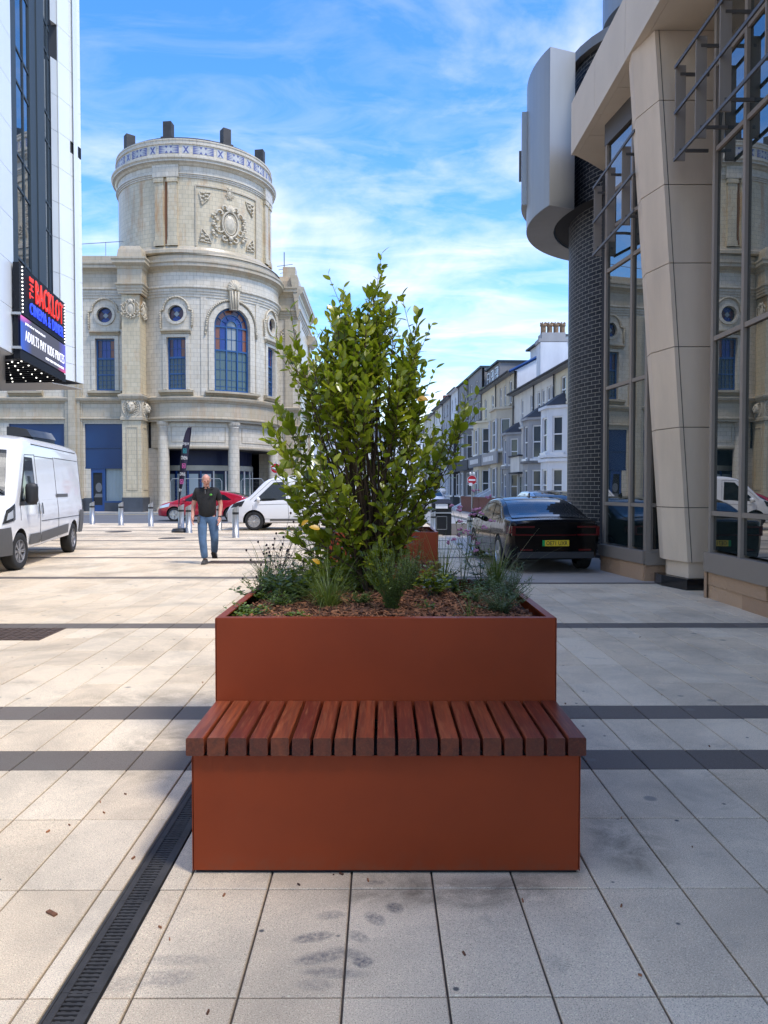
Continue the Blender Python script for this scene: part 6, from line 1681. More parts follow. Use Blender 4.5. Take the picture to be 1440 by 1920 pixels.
# proud brick pieces at the silhouette side where they can be told apart
mb = MB(); mb.lathe([(2.05, 10.74), (2.42, 10.74), (2.42, 10.95), (2.1, 11.0), (.02, 11.05)], (6.6, 17.5, 0), 40); mb.build('coping', 'steel_dull', BT)
def hood(ro, ri, z0, z1, a0, a1, name, m, mu):
    """curved band about the tower; angles in degrees from the direction facing the camera, clockwise negative (left)"""
    H_ = Drum((6.6, 17.5), ro); H_.step = .22
    u0, u1 = H_.U(a0), H_.U(a1)
    nseg = 3; tot = u1 - u0
    for k in range(nseg):
        mb = MB(); q0, q1 = u0 + tot * k / nseg + .005, u0 + tot * (k + 1) / nseg - .005
        mbox(mb, H_, q0, q1, z0 + .01, z1, -.02, 0); mb.build(name, m, BT)
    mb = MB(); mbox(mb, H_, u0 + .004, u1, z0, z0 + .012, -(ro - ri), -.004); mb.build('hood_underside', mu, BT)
    mb = MB(); mbox(mb, H_, u0, u1, z1 - .012, z1, -(ro - ri), -.022); mb.build('hood_top', m, BT)
    for u in (u0, u1):
        mb = MB(); s_ = 1 if u == u1 else -1
        mbox(mb, H_, min(u, u + s_ * .015), max(u, u + s_ * .015), z0, z1, -(ro - ri), 0.001); mb.build('hood_end', m, BT)
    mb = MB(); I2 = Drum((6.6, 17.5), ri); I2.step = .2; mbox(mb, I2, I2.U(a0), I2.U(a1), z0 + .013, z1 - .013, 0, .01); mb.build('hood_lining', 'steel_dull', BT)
hood(3.24, 2.62, 7.44, 10.72, -195, -69.5, 'hood_panel', 'steel_cladding', 'steel_dull')
P2 = Drum((6.6, 17.5), 3.36); P2.step = .2
mb = MB(); mbox(mb, P2, P2.U(-150), P2.U(-96), 8.0, 10.1, -.12, 0); mb.build('outer_plate', 'steel_cladding', BT)
mb = MB(); mbox(mb, P2, P2.U(-104), P2.U(-103), 8.7, 9.4, 0, .06); mb.build('plate_handle', 'bronze_dark', BT)
mb = MB(); mb.lathe([(2.28, 7.48), (2.6, 7.48)], (6.6, 17.5, 0), 40); mb.build('hood_gap', 'void', BT)
# second curved steel fin above the stone beam
H3 = Drum((6.6, 17.5), 1.55); H3.step = .2
mb = MB(); mbox(mb, H3, H3.U(-179), H3.U(179), 11.9, 16.5, -.3, 0); mb.build('upper_hood_panel', 'steel_cladding', BT)
mb = MB(); mb.lathe([(1.2, 11.0), (1.2, 12.0)], (6.6, 17.5, 0), 30); mb.build('upper_core', 'glass_window', BT)
# ---------------------------------------------------------------- terrace up the side street
dS = Vector((-.05, 1, 0)).normalized(); nS = Vector((-1, -.05, 0)).normalized()
def zS(px): return 10.63 / ((px - 712) / 1443 + .05)
def pS(z): return Vector((8.83 - .05 * (z - 36), z, 0))
def facade(z_near, z_far):
    o = pS(z_far); return Flat(o, -dS, nS), (pS(z_near) - o).length
def fwin(M_, uc, z0, z1, w, par, fm='upvc', sash_=True, gm='glass_window', surround=None, blind=None):
    h = w / 2; f = MB()
    for (a, b_, c_, d_) in ((uc - h, uc - h + .07, z0, z1), (uc + h - .07, uc + h, z0, z1), (uc - h + .07, uc + h - .07, z0, z0 + .08), (uc - h + .07, uc + h - .07, z1 - .07, z1)): mbox(f, M_, a, b_, c_, d_, -.14, -.06)
    if sash_: mbox(f, M_, uc - h + .07, uc + h - .07, (z0 + z1) / 2 - .03, (z0 + z1) / 2 + .03, -.14, -.05)
    fo = f.build('window', fm, par)
    g = MB(); mbox(g, M_, uc - h + .07, uc + h - .07, z0 + .08, z1 - .07, -.13, -.11); g.build('pane', gm, fo)
    if blind:
        g = MB(); mbox(g, M_, uc - h + .07, uc + h - .07, z0 + .08, z0 + .08 + (z1 - z0) * .42, -.11, -.105); g.build('blind', blind, fo)
    s = MB(); mbox(s, M_, uc - h - .08, uc + h + .08, z0 - .12, z0, -.02, .10); s.build('sill', surround or fm, par)
def cbay(M_, uc, w, pr, z0, z1, m, par, wins, fm='upvc', roof=None, cols=None, blind=None, corn=None):
    """canted bay: walls with openings on three facets"""
    pts = [(uc - w / 2, 0), (uc - w * .27, pr), (uc + w * .27, pr), (uc + w / 2, 0)]
    for i, (p, q) in enumerate(zip(pts, pts[1:])):
        A, B_ = M_(p[0], 0, p[1]), M_(q[0], 0, q[1]); ud = (B_ - A); l = ud.length; ud.normalize(); nd = Vector((ud.y, -ud.x, 0))
        FM = Flat(A, ud, nd); mb = MB(); ww = l * .56 if i != 1 else l * .66
        wall(mb, FM, 0, l, z0, z1, [(l / 2 - ww / 2, l / 2 + ww / 2, a, b_) for a, b_ in wins], .14)
        mb.build('bay_wall', m, par)
        for a, b_ in wins: fwin(FM, l / 2, a, b_, ww, par, fm, True, blind=blind if i == 1 else None)
        if cols and i:
            for (a, b_) in wins:
                pc = FM(0, 0, .04); c_ = MB(); c_.lathe([(.09, a), (.075, a + .1), (.07, b_ - .1), (.11, b_)], (pc.x, pc.y, 0), 8); c_.build('bay_colonnette', cols, par)
    e = .12
    for z in [z1 - .02] + ([wins[0][1] + .35] if len(wins) > 1 else []) + ([wins[1][0] - .25] if len(wins) > 1 else []):
        f = MB(); f.prism([tuple(M_(uc - w / 2 - e, z, 0)), tuple(M_(uc - w * .27 - e * .6, z, pr + e)), tuple(M_(uc + w * .27 + e * .6, z, pr + e)), tuple(M_(uc + w / 2 + e, z, 0))], (0, 0, .13))
        f.build('bay_cornice', corn or m, par)
    if roof:
        r_ = MB(); q = [M_(uc - w / 2 - e, z1 + .11, 0), M_(uc - w * .27 - e, z1 + .11, pr + e), M_(uc + w * .27 + e, z1 + .11, pr + e), M_(uc + w / 2 + e, z1 + .11, 0)]
        t0, t1 = M_(uc - w * .25, z1 + .75, 0), M_(uc + w * .25, z1 + .75, 0)
        r_.mesh(q + [t0, t1], [(0, 1, 4), (1, 2, 5, 4), (2, 3, 5), (3, 0, 4, 5)]); r_.build('bay_roof', roof, par)
def house(label, pa, pb, H_, m, bays=(), ups=(), gable=None, roof='slate_roof', group='terrace houses up the side street', parapet=False, dormer=None, name='terraced_house'):
    z0_, z1_ = zS(pb), zS(pa)             # pa < pb : pa is the far edge
    M_, w = facade(z0_, z1_)
    t = thing(name, label, 'house', tuple(pS((z0_ + z1_) / 2)), group)
    ops = []
    ulist = []
    for (px, za, zb, ww) in ups:
        u = (pS(zS(px)) - M_.o).length; ulist.append((u, za, zb, ww)); ops.append((u - ww / 2, u + ww / 2, za, zb))
    mb = MB(); wall(mb, M_, 0, w, 0, H_, ops, .16); mb.build('wall', m, t)
    for (u, za, zb, ww) in ulist: fwin(M_, u, za, zb, ww, t, surround=m)
    b_ = MB(); D_ = 9.0
    q = [M_(0.01, 0, -.2), M_(w - .01, 0, -.2), M_(w - .01, 0, -D_), M_(.01, 0, -D_)]; b_.prism([tuple(p) for p in q], (0, 0, H_)); b_.build('core', m if gable is None else gable, t)
    if roof:
        r_ = MB(); rz = H_ + 2.0 if not parapet else H_ + 1.6; d0 = .30
        A = [M_(-.0, H_ + .02, d0), M_(w, H_ + .02, d0), M_(w, rz, -3.6), M_(0, rz, -3.6), M_(0, H_, -7.6), M_(w, H_, -7.6)]
        r_.mesh(A + [p - Vector((0, 0, .12)) for p in A], [(0, 1, 2, 3), (3, 2, 5, 4), (7, 6, 9, 8), (8, 9, 10, 11), (0, 6, 7, 1), (0, 3, 9, 6), (1, 7, 8, 2), (3, 4, 10, 9), (2, 8, 11, 5)])
        r_.build('roof', roof, t)
        g_ = MB()
        for u in (.02, w - .04): g_.prism([tuple(M_(u, H_, 0)), tuple(M_(u, rz - .14, -3.6)), tuple(M_(u, H_, -7.4))], M_.u * .02)
        g_.build('gable_wall', gable or m, t)
        e = MB(); mbox(e, M_, 0, w, H_ - .12, H_ + .0, 0, .36); e.build('eaves', 'trim_grey' if m != 'house_white' else 'white_trim', t)
        gt = MB(); gt.tube([M_(0, H_ - .02, .42), M_(w, H_ - .02, .42)], .06, 6); gt.build('gutter', 'house_black', t)
    for bb in bays: 
        u = (pS(zS(bb[0])) - M_.o).length; cbay(M_, u, *bb[1:7], t, **bb[7]) if False else cbay(M_, u, bb[1], bb[2], bb[3], bb[4], bb[5], t, **bb[6])
    dp = MB(); dp.tube([M_(.12, .1, .08), M_(.12, H_ - .1, .08), M_(.12, H_ + .0, .30)], .045, 6); dp.build('downpipe', 'house_black', t)
    if dormer:
        (za, zb, ua, ub, dm, nwin) = dormer
        d_ = MB(); q = [M_(ua, za, -.35), M_(ub, za, -.35), M_(ub, za, -4), M_(ua, za, -4)]; d_.prism([tuple(p) for p in q], (0, 0, zb - za)); d_.build('dormer', dm, t)
        MD = Flat(M_(0, 0, -.20), M_.u, M_.n)
        for k in range(nwin): fwin(MD, ua + (ub - ua) * (k + .5) / nwin, za + .35, zb - .25, (ub - ua) / nwin * .62, t)
        l_ = MB(); q = [M_(ua - .1, zb, -.15), M_(ub + .1, zb, -.15), M_(ub + .1, zb, -4.1), M_(ua - .1, zb, -4.1)]; l_.prism([tuple(p) for p in q], (0, 0, .12)); l_.build('dormer_roof', 'slate_metal', t)
    return t, M_, w
# two-storey houses nearest the black car
h1, M1, W1 = house('yellowish cream two-storey house nearest the brick tower, with a white double bay', 1039, 1090, 7.3, 'house_yellow', bays=[(1049, 2.5, .75, .0, 5.35, 'house_white', dict(wins=[(.9, 2.45), (3.25, 4.95)], roof='slate_roof'))], ups=[(1055, 5.6, 6.9, .85), (1070, 5.6, 6.9, .85)])
h2, M2, W2 = house('pale cream two-storey house with a grey bay, left of the white-bayed one', 1001, 1039, 7.3, 'house_pale', bays=[(1011, 2.3, .75, .0, 5.15, 'house_midgrey', dict(wins=[(.9, 2.5), (3.1, 4.85)], roof='slate_roof'))], ups=[(1009, 5.35, 6.75, .62), (1017, 5.35, 6.75, .62), (1027, 5.35, 6.75, .6), (1034, 5.35, 6.75, .6)])
h3, M3, W3 = house('narrow cream two-storey house with slim grey bay and flat porch, below the white gable', 963, 1001, 7.3, 'house_pale', bays=[(969, 2.2, .75, .0, 4.75, 'house_midgrey', dict(wins=[(.9, 2.4), (2.95, 4.5)], roof='slate_roof', blind='blue_paint'))], ups=[(978, 5.15, 6.75, .62), (996, 5.3, 6.75, .6)])
pz = MB(); u_ = W3 * .58; mbox(pz, M3, u_ - 1.1, u_ + 1.1, 2.45, 3.35, 0, .6); pz.build('porch_fascia', 'house_pale', h3)
pz = MB(); mbox(pz, M3, u_ - 1.2, u_ + 1.2, 2.40, 2.46, 0, .7); mbox(pz, M3, u_ - 1.2, u_ + 1.2, 3.36, 3.44, 0, .7); pz.build('porch_edge', 'house_black', h3)
for k in range(3):
    d_ = MB(); mbox(d_, M3, u_ - .95 + k * .65, u_ - .36 + k * .65, .1, 2.38, 0, .08); d_.build('door_leaf', 'upvc', h3)
    d_ = MB(); mbox(d_, M3, u_ - .86 + k * .65, u_ - .45 + k * .65, .3, 2.2, .08, .09); d_.build('door_glass', 'glass_teal', h3)
# chimney stack on the nearest roofs
zc_ = 43.0
cxa, cxb = gx(1012, zc_), gx(1062, zc_)
for (a, b_, z0, z1, m_, nm) in ((cxa, cxb, 6.5, gz(640, zc_), 'house_white', 'chimney'), (cxa - .10, cxb + .08, gz(641, zc_), gz(634, zc_), 'house_midgrey', 'chimney_cap'), (cxa + .08, cxb - .1, gz(634, zc_), gz(623, zc_), 'house_midgrey', 'chimney_top')):
    mb = MB(); mb.box(a, b_, zc_, zc_ + 1.1, z0, z1); mb.build(nm, m_, h2)
for k in range(4):
    x = cxa + .25 + k * (cxb - cxa - .42) / 3; q = MB(); zt = gz(623, zc_); q.lathe([(.17, 0), (.15, .12), (.15, .42), (.19, .46), (.19, .52), (.14, .56)], (x, zc_ + .5, zt), 10)
    for j in range(6): a = j * PI / 3; q.obox((x + .15 * math.cos(a), zc_ + .5 + .15 * math.sin(a), zt + .60), (.03, 0, 0), (0, .03, 0), (0, 0, .05))
    q.build('chimney_pot', 'chimney_pot', h2)
mb = MB(); mb.box(cxb - .02, cxb + 3, zc_ + .05, zc_ + 1, 6.5, gz(652, zc_)); mb.build('parapet_wall', 'house_white', h2)
# three-storey houses
c4 = dict(wins=[(.95, 2.85), (4.0, 5.9)], cols='white_trim')
h4, M4, W4 = house('buff three-storey house with blue-panelled bay windows and a white gable wall', 930, 963, 8.75, 'house_buff', gable='house_white', bays=[(951, 3.6, .9, .0, 6.5, 'house_buff', c4)], ups=[(938, 6.9, 8.2, .62), (946, 6.9, 8.2, .62), (956, 6.85, 8.3, .8)])
vb = MB(); vb.tube([M4(W4 + .06, 8.72, .3), M4(W4 + .06, 10.74, -3.6)], .09, 6); vb.build('bargeboard', 'blue_paint', h4)
for px in (933, 943):
    for (a, b_) in ((1.0, 2.8), (4.05, 5.85)):
        u_ = (pS(zS(px)) - M4.o).length; q = MB(); mbox(q, M4, u_ - .22, u_ + .22, a, b_, .52, .60); q.build('blue_panel', 'blue_paint', h4)
dw = MB(); q_ = [M4(W4 * .1, 8.9, -2.2), M4(W4 * 1.0, 8.9, -2.2), M4(W4, 8.9, -7), M4(W4 * .1, 8.9, -7)]; dw.prism([tuple(p) for p in q_], (0, 0, 2.0)); dw.build('attic_box', 'house_white', h4)
ab = MB(); q_ = [M4(W4 * .0, 10.9, -2.0), M4(W4 * 1.02, 10.9, -2.0), M4(W4 * 1.02, 10.9, -7), M4(0, 10.9, -7)]; ab.prism([tuple(p) for p in q_], (0, 0, .12)); ab.build('attic_roof', 'slate_roof', h4)
h5, M5, W5 = house('cream three-storey house with a fascia sign, beside the grey one', 903, 930, 8.75, 'house_yellow', bays=[(915, 3.8, .9, .0, 6.2, 'house_yellow', dict(wins=[(.95, 2.85), (3.95, 5.8)], cols='white_trim'))], ups=[(910, 6.7, 8.1, .8), (923, 6.7, 8.1, .8)], dormer=(8.8, 10.3, .3, 4.8, 'house_grey', 3))
for (M_, W_, h_, mm_, pxa, pxb) in ((M4, W4, h4, 'house_midgrey', 0, 1), (M5, W5, h5, 'trim_grey', 0, 1)):
    s_ = MB(); mbox(s_, M_, .2, W_ - .1, 3.10, 3.85, .95, 1.05); s_.build('fascia_sign', mm_, h_)
for (M_, W_, h_) in ((M4, W4, h4), (M5, W5, h5)):
    s_ = MB()
    for k in range(7): mbox(s_, M_, W_ * (.18 + k * .09), W_ * (.18 + k * .09) + W_ * .055, 3.30, 3.62, 1.05, 1.06)
    s_.build('sign_lettering', 'letter_white', h_, kind='stuff')
names = [('dark grey four-storey house beyond the cream houses, with stacked sash windows', 878, 903, 10.66, 'house_grey'), ('second dark grey tall house, with a black bay and white columns', 860, 878, 10.66, 'house_grey'),
         ('pale tall house beyond the grey pair, partly behind the shrub', 845, 860, 10.7, 'house_white'), ('grey tall house in the distance, left of the pale one', 830, 845, 10.5, 'house_midgrey'), ('cream far house near the end of the visible terrace', 815, 830, 10.4, 'house_pale'), ('last visible far house, with a red brick chimney', 795, 815, 10.2, 'house_cream')]
for i, (lab, a, b_, H_, m_) in enumerate(names):
    mid = (a + b_) / 2
    h_, M_, W_ = house(lab, a, b_, H_, m_, bays=[(mid - (b_ - a) * .18, 3.4, .9, 0, 6.3, 'house_black' if i in (1, 3) else m_, dict(wins=[(.95, 2.8), (3.9, 5.8)], cols='white_trim', corn='white_trim' if i < 3 else m_))],
                       ups=[(mid - (b_ - a) * .30, 6.9, 8.2, .8), (mid, 6.9, 8.2, .8), (mid + (b_ - a) * .32, 6.9, 8.2, .8), (mid - (b_ - a) * .30, 8.9, 10.0, .8), (mid + (b_ - a) * .1, 8.9, 10.0, .8), (mid + (b_ - a) * .38, 4.0, 5.6, .9), (mid + (b_ - a) * .38, 1.0, 2.7, .9)], roof='slate_roof' if i > 1 else None)
    if i < 2:
        q = MB(); mbox(q, M_, -.02, W_ + .02, H_, H_ + .15, -9, .15); q.build('parapet', 'slate_metal', h_)
        q = MB(); mbox(q, M_, .2, W_ - .2, 2.95, 3.75, .95, 1.05); q.build('fascia_sign', 'house_black', h_)
    if i == 5:
        q = MB(); p = M_(W_ * .5, 0, -2.5); q.box(p.x - .8, p.x + .8, p.y - .5, p.y + .5, H_, H_ + 2.6); q.build('chimney', 'red_brick', h_)
# garden walls, steps and ramps in front of the terrace
def gwall(label, pa, pb, h, off, m, th=.22, cat='wall'):
    M_, w = facade(zS(pb), zS(pa)); t = thing('garden_wall', label, cat, tuple(M_(w / 2, 0, off)), None)
    mb = MB(); mbox(mb, M_, 0, w, 0, h, off, off + th); mb.build('wall', m, t)
    mb = MB(); mbox(mb, M_, -.03, w + .03, h, h + .08, off - .04, off + th + .04); mb.build('coping', m if m != 'house_white' else 'white_trim', t)
    return t, M_, w
gwall('low red brick wall in front of the blue-panelled house', 945, 990, .95, 2.6, 'red_brick'); gwall('low red brick wall in front of the narrow cream house, nearer', 991, 1030, .95, 2.6, 'red_brick')
gt, gM, gw = gwall('white painted garden wall with rough shell coping beside the no entry sign', 905, 925, 1.2, 3.4, 'house_white')
q = MB(); r_ = random.Random(1)
for k in range(26): p = gM(gw * k / 25, 1.36, 3.5 + r_.uniform(-.1, .1)); q.ball(p, r_.uniform(.10, .2), 6, 4)
q.build('rough_coping', 'white_trim', gt)
for k, (px, lab) in enumerate(((938, 'white sloping ramp wall left of the red brick walls'), (928, 'second white sloping ramp wall, farther'))):
    M_, w = facade(zS(px + 14), zS(px)); t = thing('sloping_wall', lab, 'wall', tuple(M_(0, 0, 1.5)), 'white sloping walls before the terrace')
    mb = MB(); mb.prism([tuple(M_(w / 2, .0, .3)), tuple(M_(w / 2, 0, 3.2)), tuple(M_(w / 2, .25, 3.2)), tuple(M_(w / 2, 1.75, .3))], M_.u * .35); mb.build('wall', 'house_white', t)
# pavement in front of the terrace
sheet('street_pavement', 'concrete_pale', [tuple(pS(30) + nS * 4.6)[:2], tuple(pS(30) - nS * 1)[:2], tuple(pS(150) - nS * 1)[:2], tuple(pS(150) + nS * 4.6)[:2]], .09, .2)
# far end of the street and the row seen through the shrub
def far_block(label, px0, px1, Y, top, m, rows_=3, cols_=5, roof='slate_roof'):
    x0, x1 = gx(px0, Y), gx(px1, Y); t = thing('distant_building', label, 'building', ((x0 + x1) / 2, Y, 0), 'distant buildings closing the street')
    FM = Flat((x0, Y, 0), (1, 0, 0), (0, -1, 0)); w = x1 - x0; mb = MB(); mbox(mb, FM, 0, w, 0, top, -9, 0); mb.build('wall', m, t)
    for i in range(cols_):
        for j in range(rows_):
            u = w * (i + .5) / cols_; z = 1.0 + j * (top - .6) / rows_
            q = MB(); mbox(q, FM, u - w / cols_ * .2, u + w / cols_ * .2, z, z + (top - .6) / rows_ * .55, 0, .05); q.build('window', 'glass_window', t)
    r_ = MB(); r_.prism([(x0 - .2, Y - .3, top), (x0 - .2, Y + 9, top), (x0 - .2, Y + 4.5, top + 2.4)], (w + .4, 0, 0)); r_.build('roof', roof, t)
far_block('white rendered distant building seen through the shrub, left of centre', 588, 640, 92, 9.5, 'house_white')
far_block('cream distant building seen through the middle of the shrub', 641, 700, 110, 10.0, 'house_pale', cols_=7)
far_block('pale grey far building where the street ends behind the shrub', 701, 800, 150, 11.5, 'house_white', cols_=9)
# moss strip by the kerb
o = sheet('kerb_moss', 'moss_lime', [(1.9, 16.6), (4.2, 16.6), (4.2, 16.95), (1.9, 16.95)], 0.0005)
# ---------------------------------------------------------------- bollards, signs, flag, bin
def make_bollard(label, loc, dia=.20, h=.98):
    t = local_thing('bollard', label, 'bollard', loc, 'stainless steel bollards along the square')
    r_ = dia / 2; mb = MB(); mb.lathe([(r_ + .03, 0), (r_ + .03, .012), (r_, .014), (r_, h * .72)], (0, 0, 0), 20); link_local(mb, 'post', 'brushed_steel', t, True)
    mb = MB(); mb.lathe([(r_ * 1.005, h * .72), (r_ * 1.005, h * .79)], (0, 0, 0), 20); link_local(mb, 'black_band', 'band_black', t, True)
    # slanted top
    mb = MB(); n = 20; bot = [(r_ * math.cos(2 * PI * i / n), r_ * math.sin(2 * PI * i / n), h * .79) for i in range(n)]
    top = [(x, y, h * .93 + x * .55) for x, y, z in bot]
    mb.mesh(bot + top, [(i, (i + 1) % n, n + (i + 1) % n, n + i) for i in range(n)] + [tuple(range(n, 2 * n))]); link_local(mb, 'slanted_cap', 'brushed_steel', t, R(40))
    return t
bl = [(173, 983, 'leftmost steel bollard, beside the rear of the large white van'), (227, 985, 'second steel bollard from the left, in front of the dark pier plinth'), (283, 987, 'third steel bollard from the left, before the first column'),
      (340, 998, 'steel bollard directly behind the feather flag pole'), (354, 999, 'steel bollard between feather flag and walking man'), (411, 994, 'steel bollard mostly hidden behind the walking man'), (442, 1008, 'steel bollard in front of the small white van nose')]
b0 = None
for (px, py, lab) in bl:
    g = gnd(px, py); z = g.y
    if b0 is None: b0 = make_bollard(lab, (g.x, g.y, 0)); b0['label'] = lab
    else: copy_tree(b0, (g.x, g.y, 0), 0, lab)
b1 = make_bollard('slim dark steel bollard left of the parked black car, with chain to its neighbour', tuple(gnd(881, 1018)), .16, .80)
b2 = copy_tree(b1, tuple(gnd(812, 1006)), 0, 'slim steel bollard beside the black litter bin')
def no_entry(label, px, py, Y, dia, ground_py=None, plates=False):
    p = at(px, py, Y); t = thing('no_entry_sign', label, 'road sign', (p.x, Y, 0), 'round red no entry signs')
    mb = MB(); mb.tube([(p.x, Y + .04, 0), (p.x, Y + .04, p.z + dia * .65)], .038, 8); mb.build('post', 'galvanised', t)
    def disc(r0, r1, y, m_, nm, d_=.012):
        q = MB(); n = 28
        q.prism([(p.x + r1 * math.cos(2 * PI * i / n), y, p.z + r1 * math.sin(2 * PI * i / n)) for i in range(n)], (0, d_, 0)); q.build(nm, m_, t)
    disc(0, dia / 2, Y - .006, 'sign_white', 'rim'); disc(0, dia / 2 * .93, Y - .012, 'sign_red', 'face', .005)
    q = MB(); q.box(p.x - dia * .36, p.x + dia * .36, Y - .018, Y - .013, p.z - dia * .085, p.z + dia * .085); q.build('bar', 'sign_white', t)
    q = MB(); q.box(p.x - dia * .45, p.x + dia * .45, Y + .008, Y + .05, p.z + dia * .50, p.z + dia * .56) if plates else q.box(p.x - dia * .5, p.x + dia * .55, Y + .008, Y + .05, p.z + dia * .40, p.z + dia * .44); q.build('bracket', 'galvanised', t)
    if plates:
        q = MB()
        for k in (-1, 1): q.lathe([(.05, 0), (.06, .1), (.02, .16)], (p.x + k * dia * .18, Y, p.z + dia * .56), 8)
        q.build('sign_lamp', 'sign_white', t)
        q = MB(); q.box(p.x - .16, p.x + .02, Y - .016, Y + .0, p.z - dia * .62, p.z - dia * .30); q.build('sticker', 'sign_white', t)
    return t
no_entry('round red no entry sign by the theatre porch, above the small white van', 517, 878, 40.5, .54)
no_entry('round red no entry sign on slim post in the side street, right of the shrub', 885, 900, 44.0, .54, plates=True)
# feather flag
g = gnd(341, 998); FX, FY = g.x, g.y
FL = thing('feather_flag', 'tall dark feather flag with white lettering on a round black base', 'flag', (FX, FY, 0))
mb = MB(); mb.lathe([(.02, 0), (.34, 0), (.35, .05), (.30, .13), (.10, .15), (.02, .16)], (FX, FY, 0), 22); mb.build('base', 'black_plastic', FL, R(40))
def fp(px, py): p = at(px, py, FY); return p
polep = [fp(*q) for q in ((334, 993), (335, 960), (335.5, 930), (336.5, 900), (338, 870), (341, 845), (345, 822), (350, 806), (356, 799))]
polep[0].z = .12
mb = MB(); mb.tube(polep, .018, 6, r1=.006); mb.build('pole', 'black_plastic', FL, True)
Lp = [fp(*q) for q in ((335, 945), (335.5, 930), (336, 915), (336.5, 900), (337.2, 885), (338.2, 870), (339.8, 855), (341.5, 840), (344, 825), (348, 811), (352.5, 802))]
Rp = [fp(*q) for q in ((336.5, 945), (338.5, 930), (341.5, 915), (345, 900), (347.8, 885), (350.2, 870), (352.5, 855), (354.5, 840), (356.5, 825), (358.5, 811), (359.5, 800))]
mb = MB()
for i in range(len(Lp) - 1):
    n = 4
    for k in range(n):
        def q(i_, k_):
            p = Lp[i_].lerp(Rp[i_], k_ / n); return p + Vector((0, .05 * math.sin(k_ / n * PI * 1.5 + i_ * .5) * (.3 + i_ * .07), 0))
        mb.face([q(i, k), q(i, k + 1), q(i + 1, k + 1), q(i + 1, k)])
mb.build('banner', 'flag_cloth', FL, True)
def ftext(txt, px, py, w, h, m_='letter_white', tilt=.10):
    p = at(px, py, FY) + Vector((0, -.075, 0)); k = FY / F
    place_text(txt, 1, p, (1, 0, -tilt), (tilt, 0, 1), m_, FL, 'lettering', .003, .0, w * k, h * k)
ftext('ENJOY', 349.5, 833, 12, 6.5); ftext('CINEMA', 346.5, 858.5, 12, 6.5); ftext('DINE', 343.5, 889, 9.5, 6); ftext('BY', 339.5, 919, 5, 5)
for (px, py, m_) in ((347.3, 845.5, 'flag_teal'), (345.5, 873.5, 'flag_pink'), (341.5, 903, 'flag_pink')):
    p = at(px, py, FY) + Vector((0, -.07, 0)); k = FY / F; q = MB(); s = 3.2 * k
    for (a, b_, c_, d_) in ((-s, s, s * 1.0, s * 1.35), (-s, s, -s * 1.35, -s), (-s, -s * .6, -s, s), (s * .6, s, -s, s), (-s * .3, s * .3, -s * .6, s * .6)): q.box(p.x + a, p.x + b_, p.y, p.y + .004, p.z + c_, p.z + d_)
    q.build('pictogram', m_, FL)
# litter bin
g = gnd(828, 1003); BX, BY = g.x, g.y; k = BY / F
BN = thing('litter_bin', 'black square litter bin with a pale label, between shrub and parked black car', 'bin', (BX, BY, 0))
hw = 18.5 * k; zt = gz(944, BY, 828)
mb = MB(); mb.bbox(BX - hw, BX + hw, BY, BY + 2 * hw, 0, gz(963, BY, 828), .03); mb.build('body', 'bin_black', BN)
mb = MB(); mb.box(BX - hw - .02, BX + hw + .02, BY - .03, BY + 2 * hw + .03, gz(962.8, BY), gz(960.5, BY)); mb.build('rim', 'galvanised', BN)
mb = MB(); mb.box(BX - hw, BX + hw, BY, BY + 2 * hw, gz(960, BY), zt); mb.build('hood', 'bin_black', BN)
mb = MB(); mb.prism([(BX - hw - .03, BY - .04, zt), (BX + hw + .03, BY - .04, zt), (BX + hw * .8, BY + hw, zt + .17), (BX - hw * .8, BY + hw, zt + .17)], (0, .02, .0)); 
mb = MB(); vs = [(BX - hw - .03, BY - .04, zt), (BX + hw + .03, BY - .04, zt), (BX + hw + .03, BY + 2 * hw + .04, zt), (BX - hw - .03, BY + 2 * hw + .04, zt), (BX - hw * .8, BY + .12, zt + .14), (BX + hw * .8, BY + .12, zt + .14), (BX + hw * .8, BY + 2 * hw - .12, zt + .14), (BX - hw * .8, BY + 2 * hw - .12, zt + .14)]
mb.hexa(vs); mb.build('lid', 'bin_black', BN)
mb = MB(); mb.box(BX - hw * .62, BX + hw * .62, BY - .012, BY - .002, gz(953.5, BY), gz(944.8, BY)); mb.build('label_plate', 'sign_white', BN)
mb = MB(); mb.box(BX - hw * .62, BX + hw * .62, BY - .03, BY - .002, gz(958.5, BY), gz(955.5, BY)); mb.build('slot', 'black_gap', BN)
mb = MB()
for (a, b_, c_, d_) in ((-.55, .55, 968, 969.2), (-.55, .55, 992, 993.2), (-.55, -.5, 968, 993), (.5, .55, 968, 993)): mb.box(BX + hw * a, BX + hw * b_, BY - .012, BY - .001, gz(d_, BY), gz(c_, BY))
mb.build('panel_moulding', 'trim_grey', BN)

# ---------------------------------------------------------------- vehicles (local frame: +X forward, wheels on z = 0)
def crom(pts, x):
    if x <= pts[0][0]: return pts[0][1]
    if x >= pts[-1][0]: return pts[-1][1]
    for i in range(len(pts) - 1):
        a, b_ = pts[i], pts[i + 1]
        if a[0] <= x <= b_[0]:
            u = (x - a[0]) / (b_[0] - a[0]); d = (b_[1] - a[1]) / (b_[0] - a[0])
            def sl(j):
                if j <= 0 or j >= len(pts) - 1: return d
                s0 = (pts[j][1] - pts[j - 1][1]) / (pts[j][0] - pts[j - 1][0]); s1 = (pts[j + 1][1] - pts[j][1]) / (pts[j + 1][0] - pts[j][0])
                return 0 if s0 * s1 <= 0 else 2 * s0 * s1 / (s0 + s1)
            m0, m1 = sl(i), sl(i + 1); h = b_[0] - a[0]
            return a[1] * (2 * u ** 3 - 3 * u * u + 1) + m0 * h * (u ** 3 - 2 * u * u + u) + b_[1] * (-2 * u ** 3 + 3 * u * u) + m1 * h * (u ** 3 - u * u)
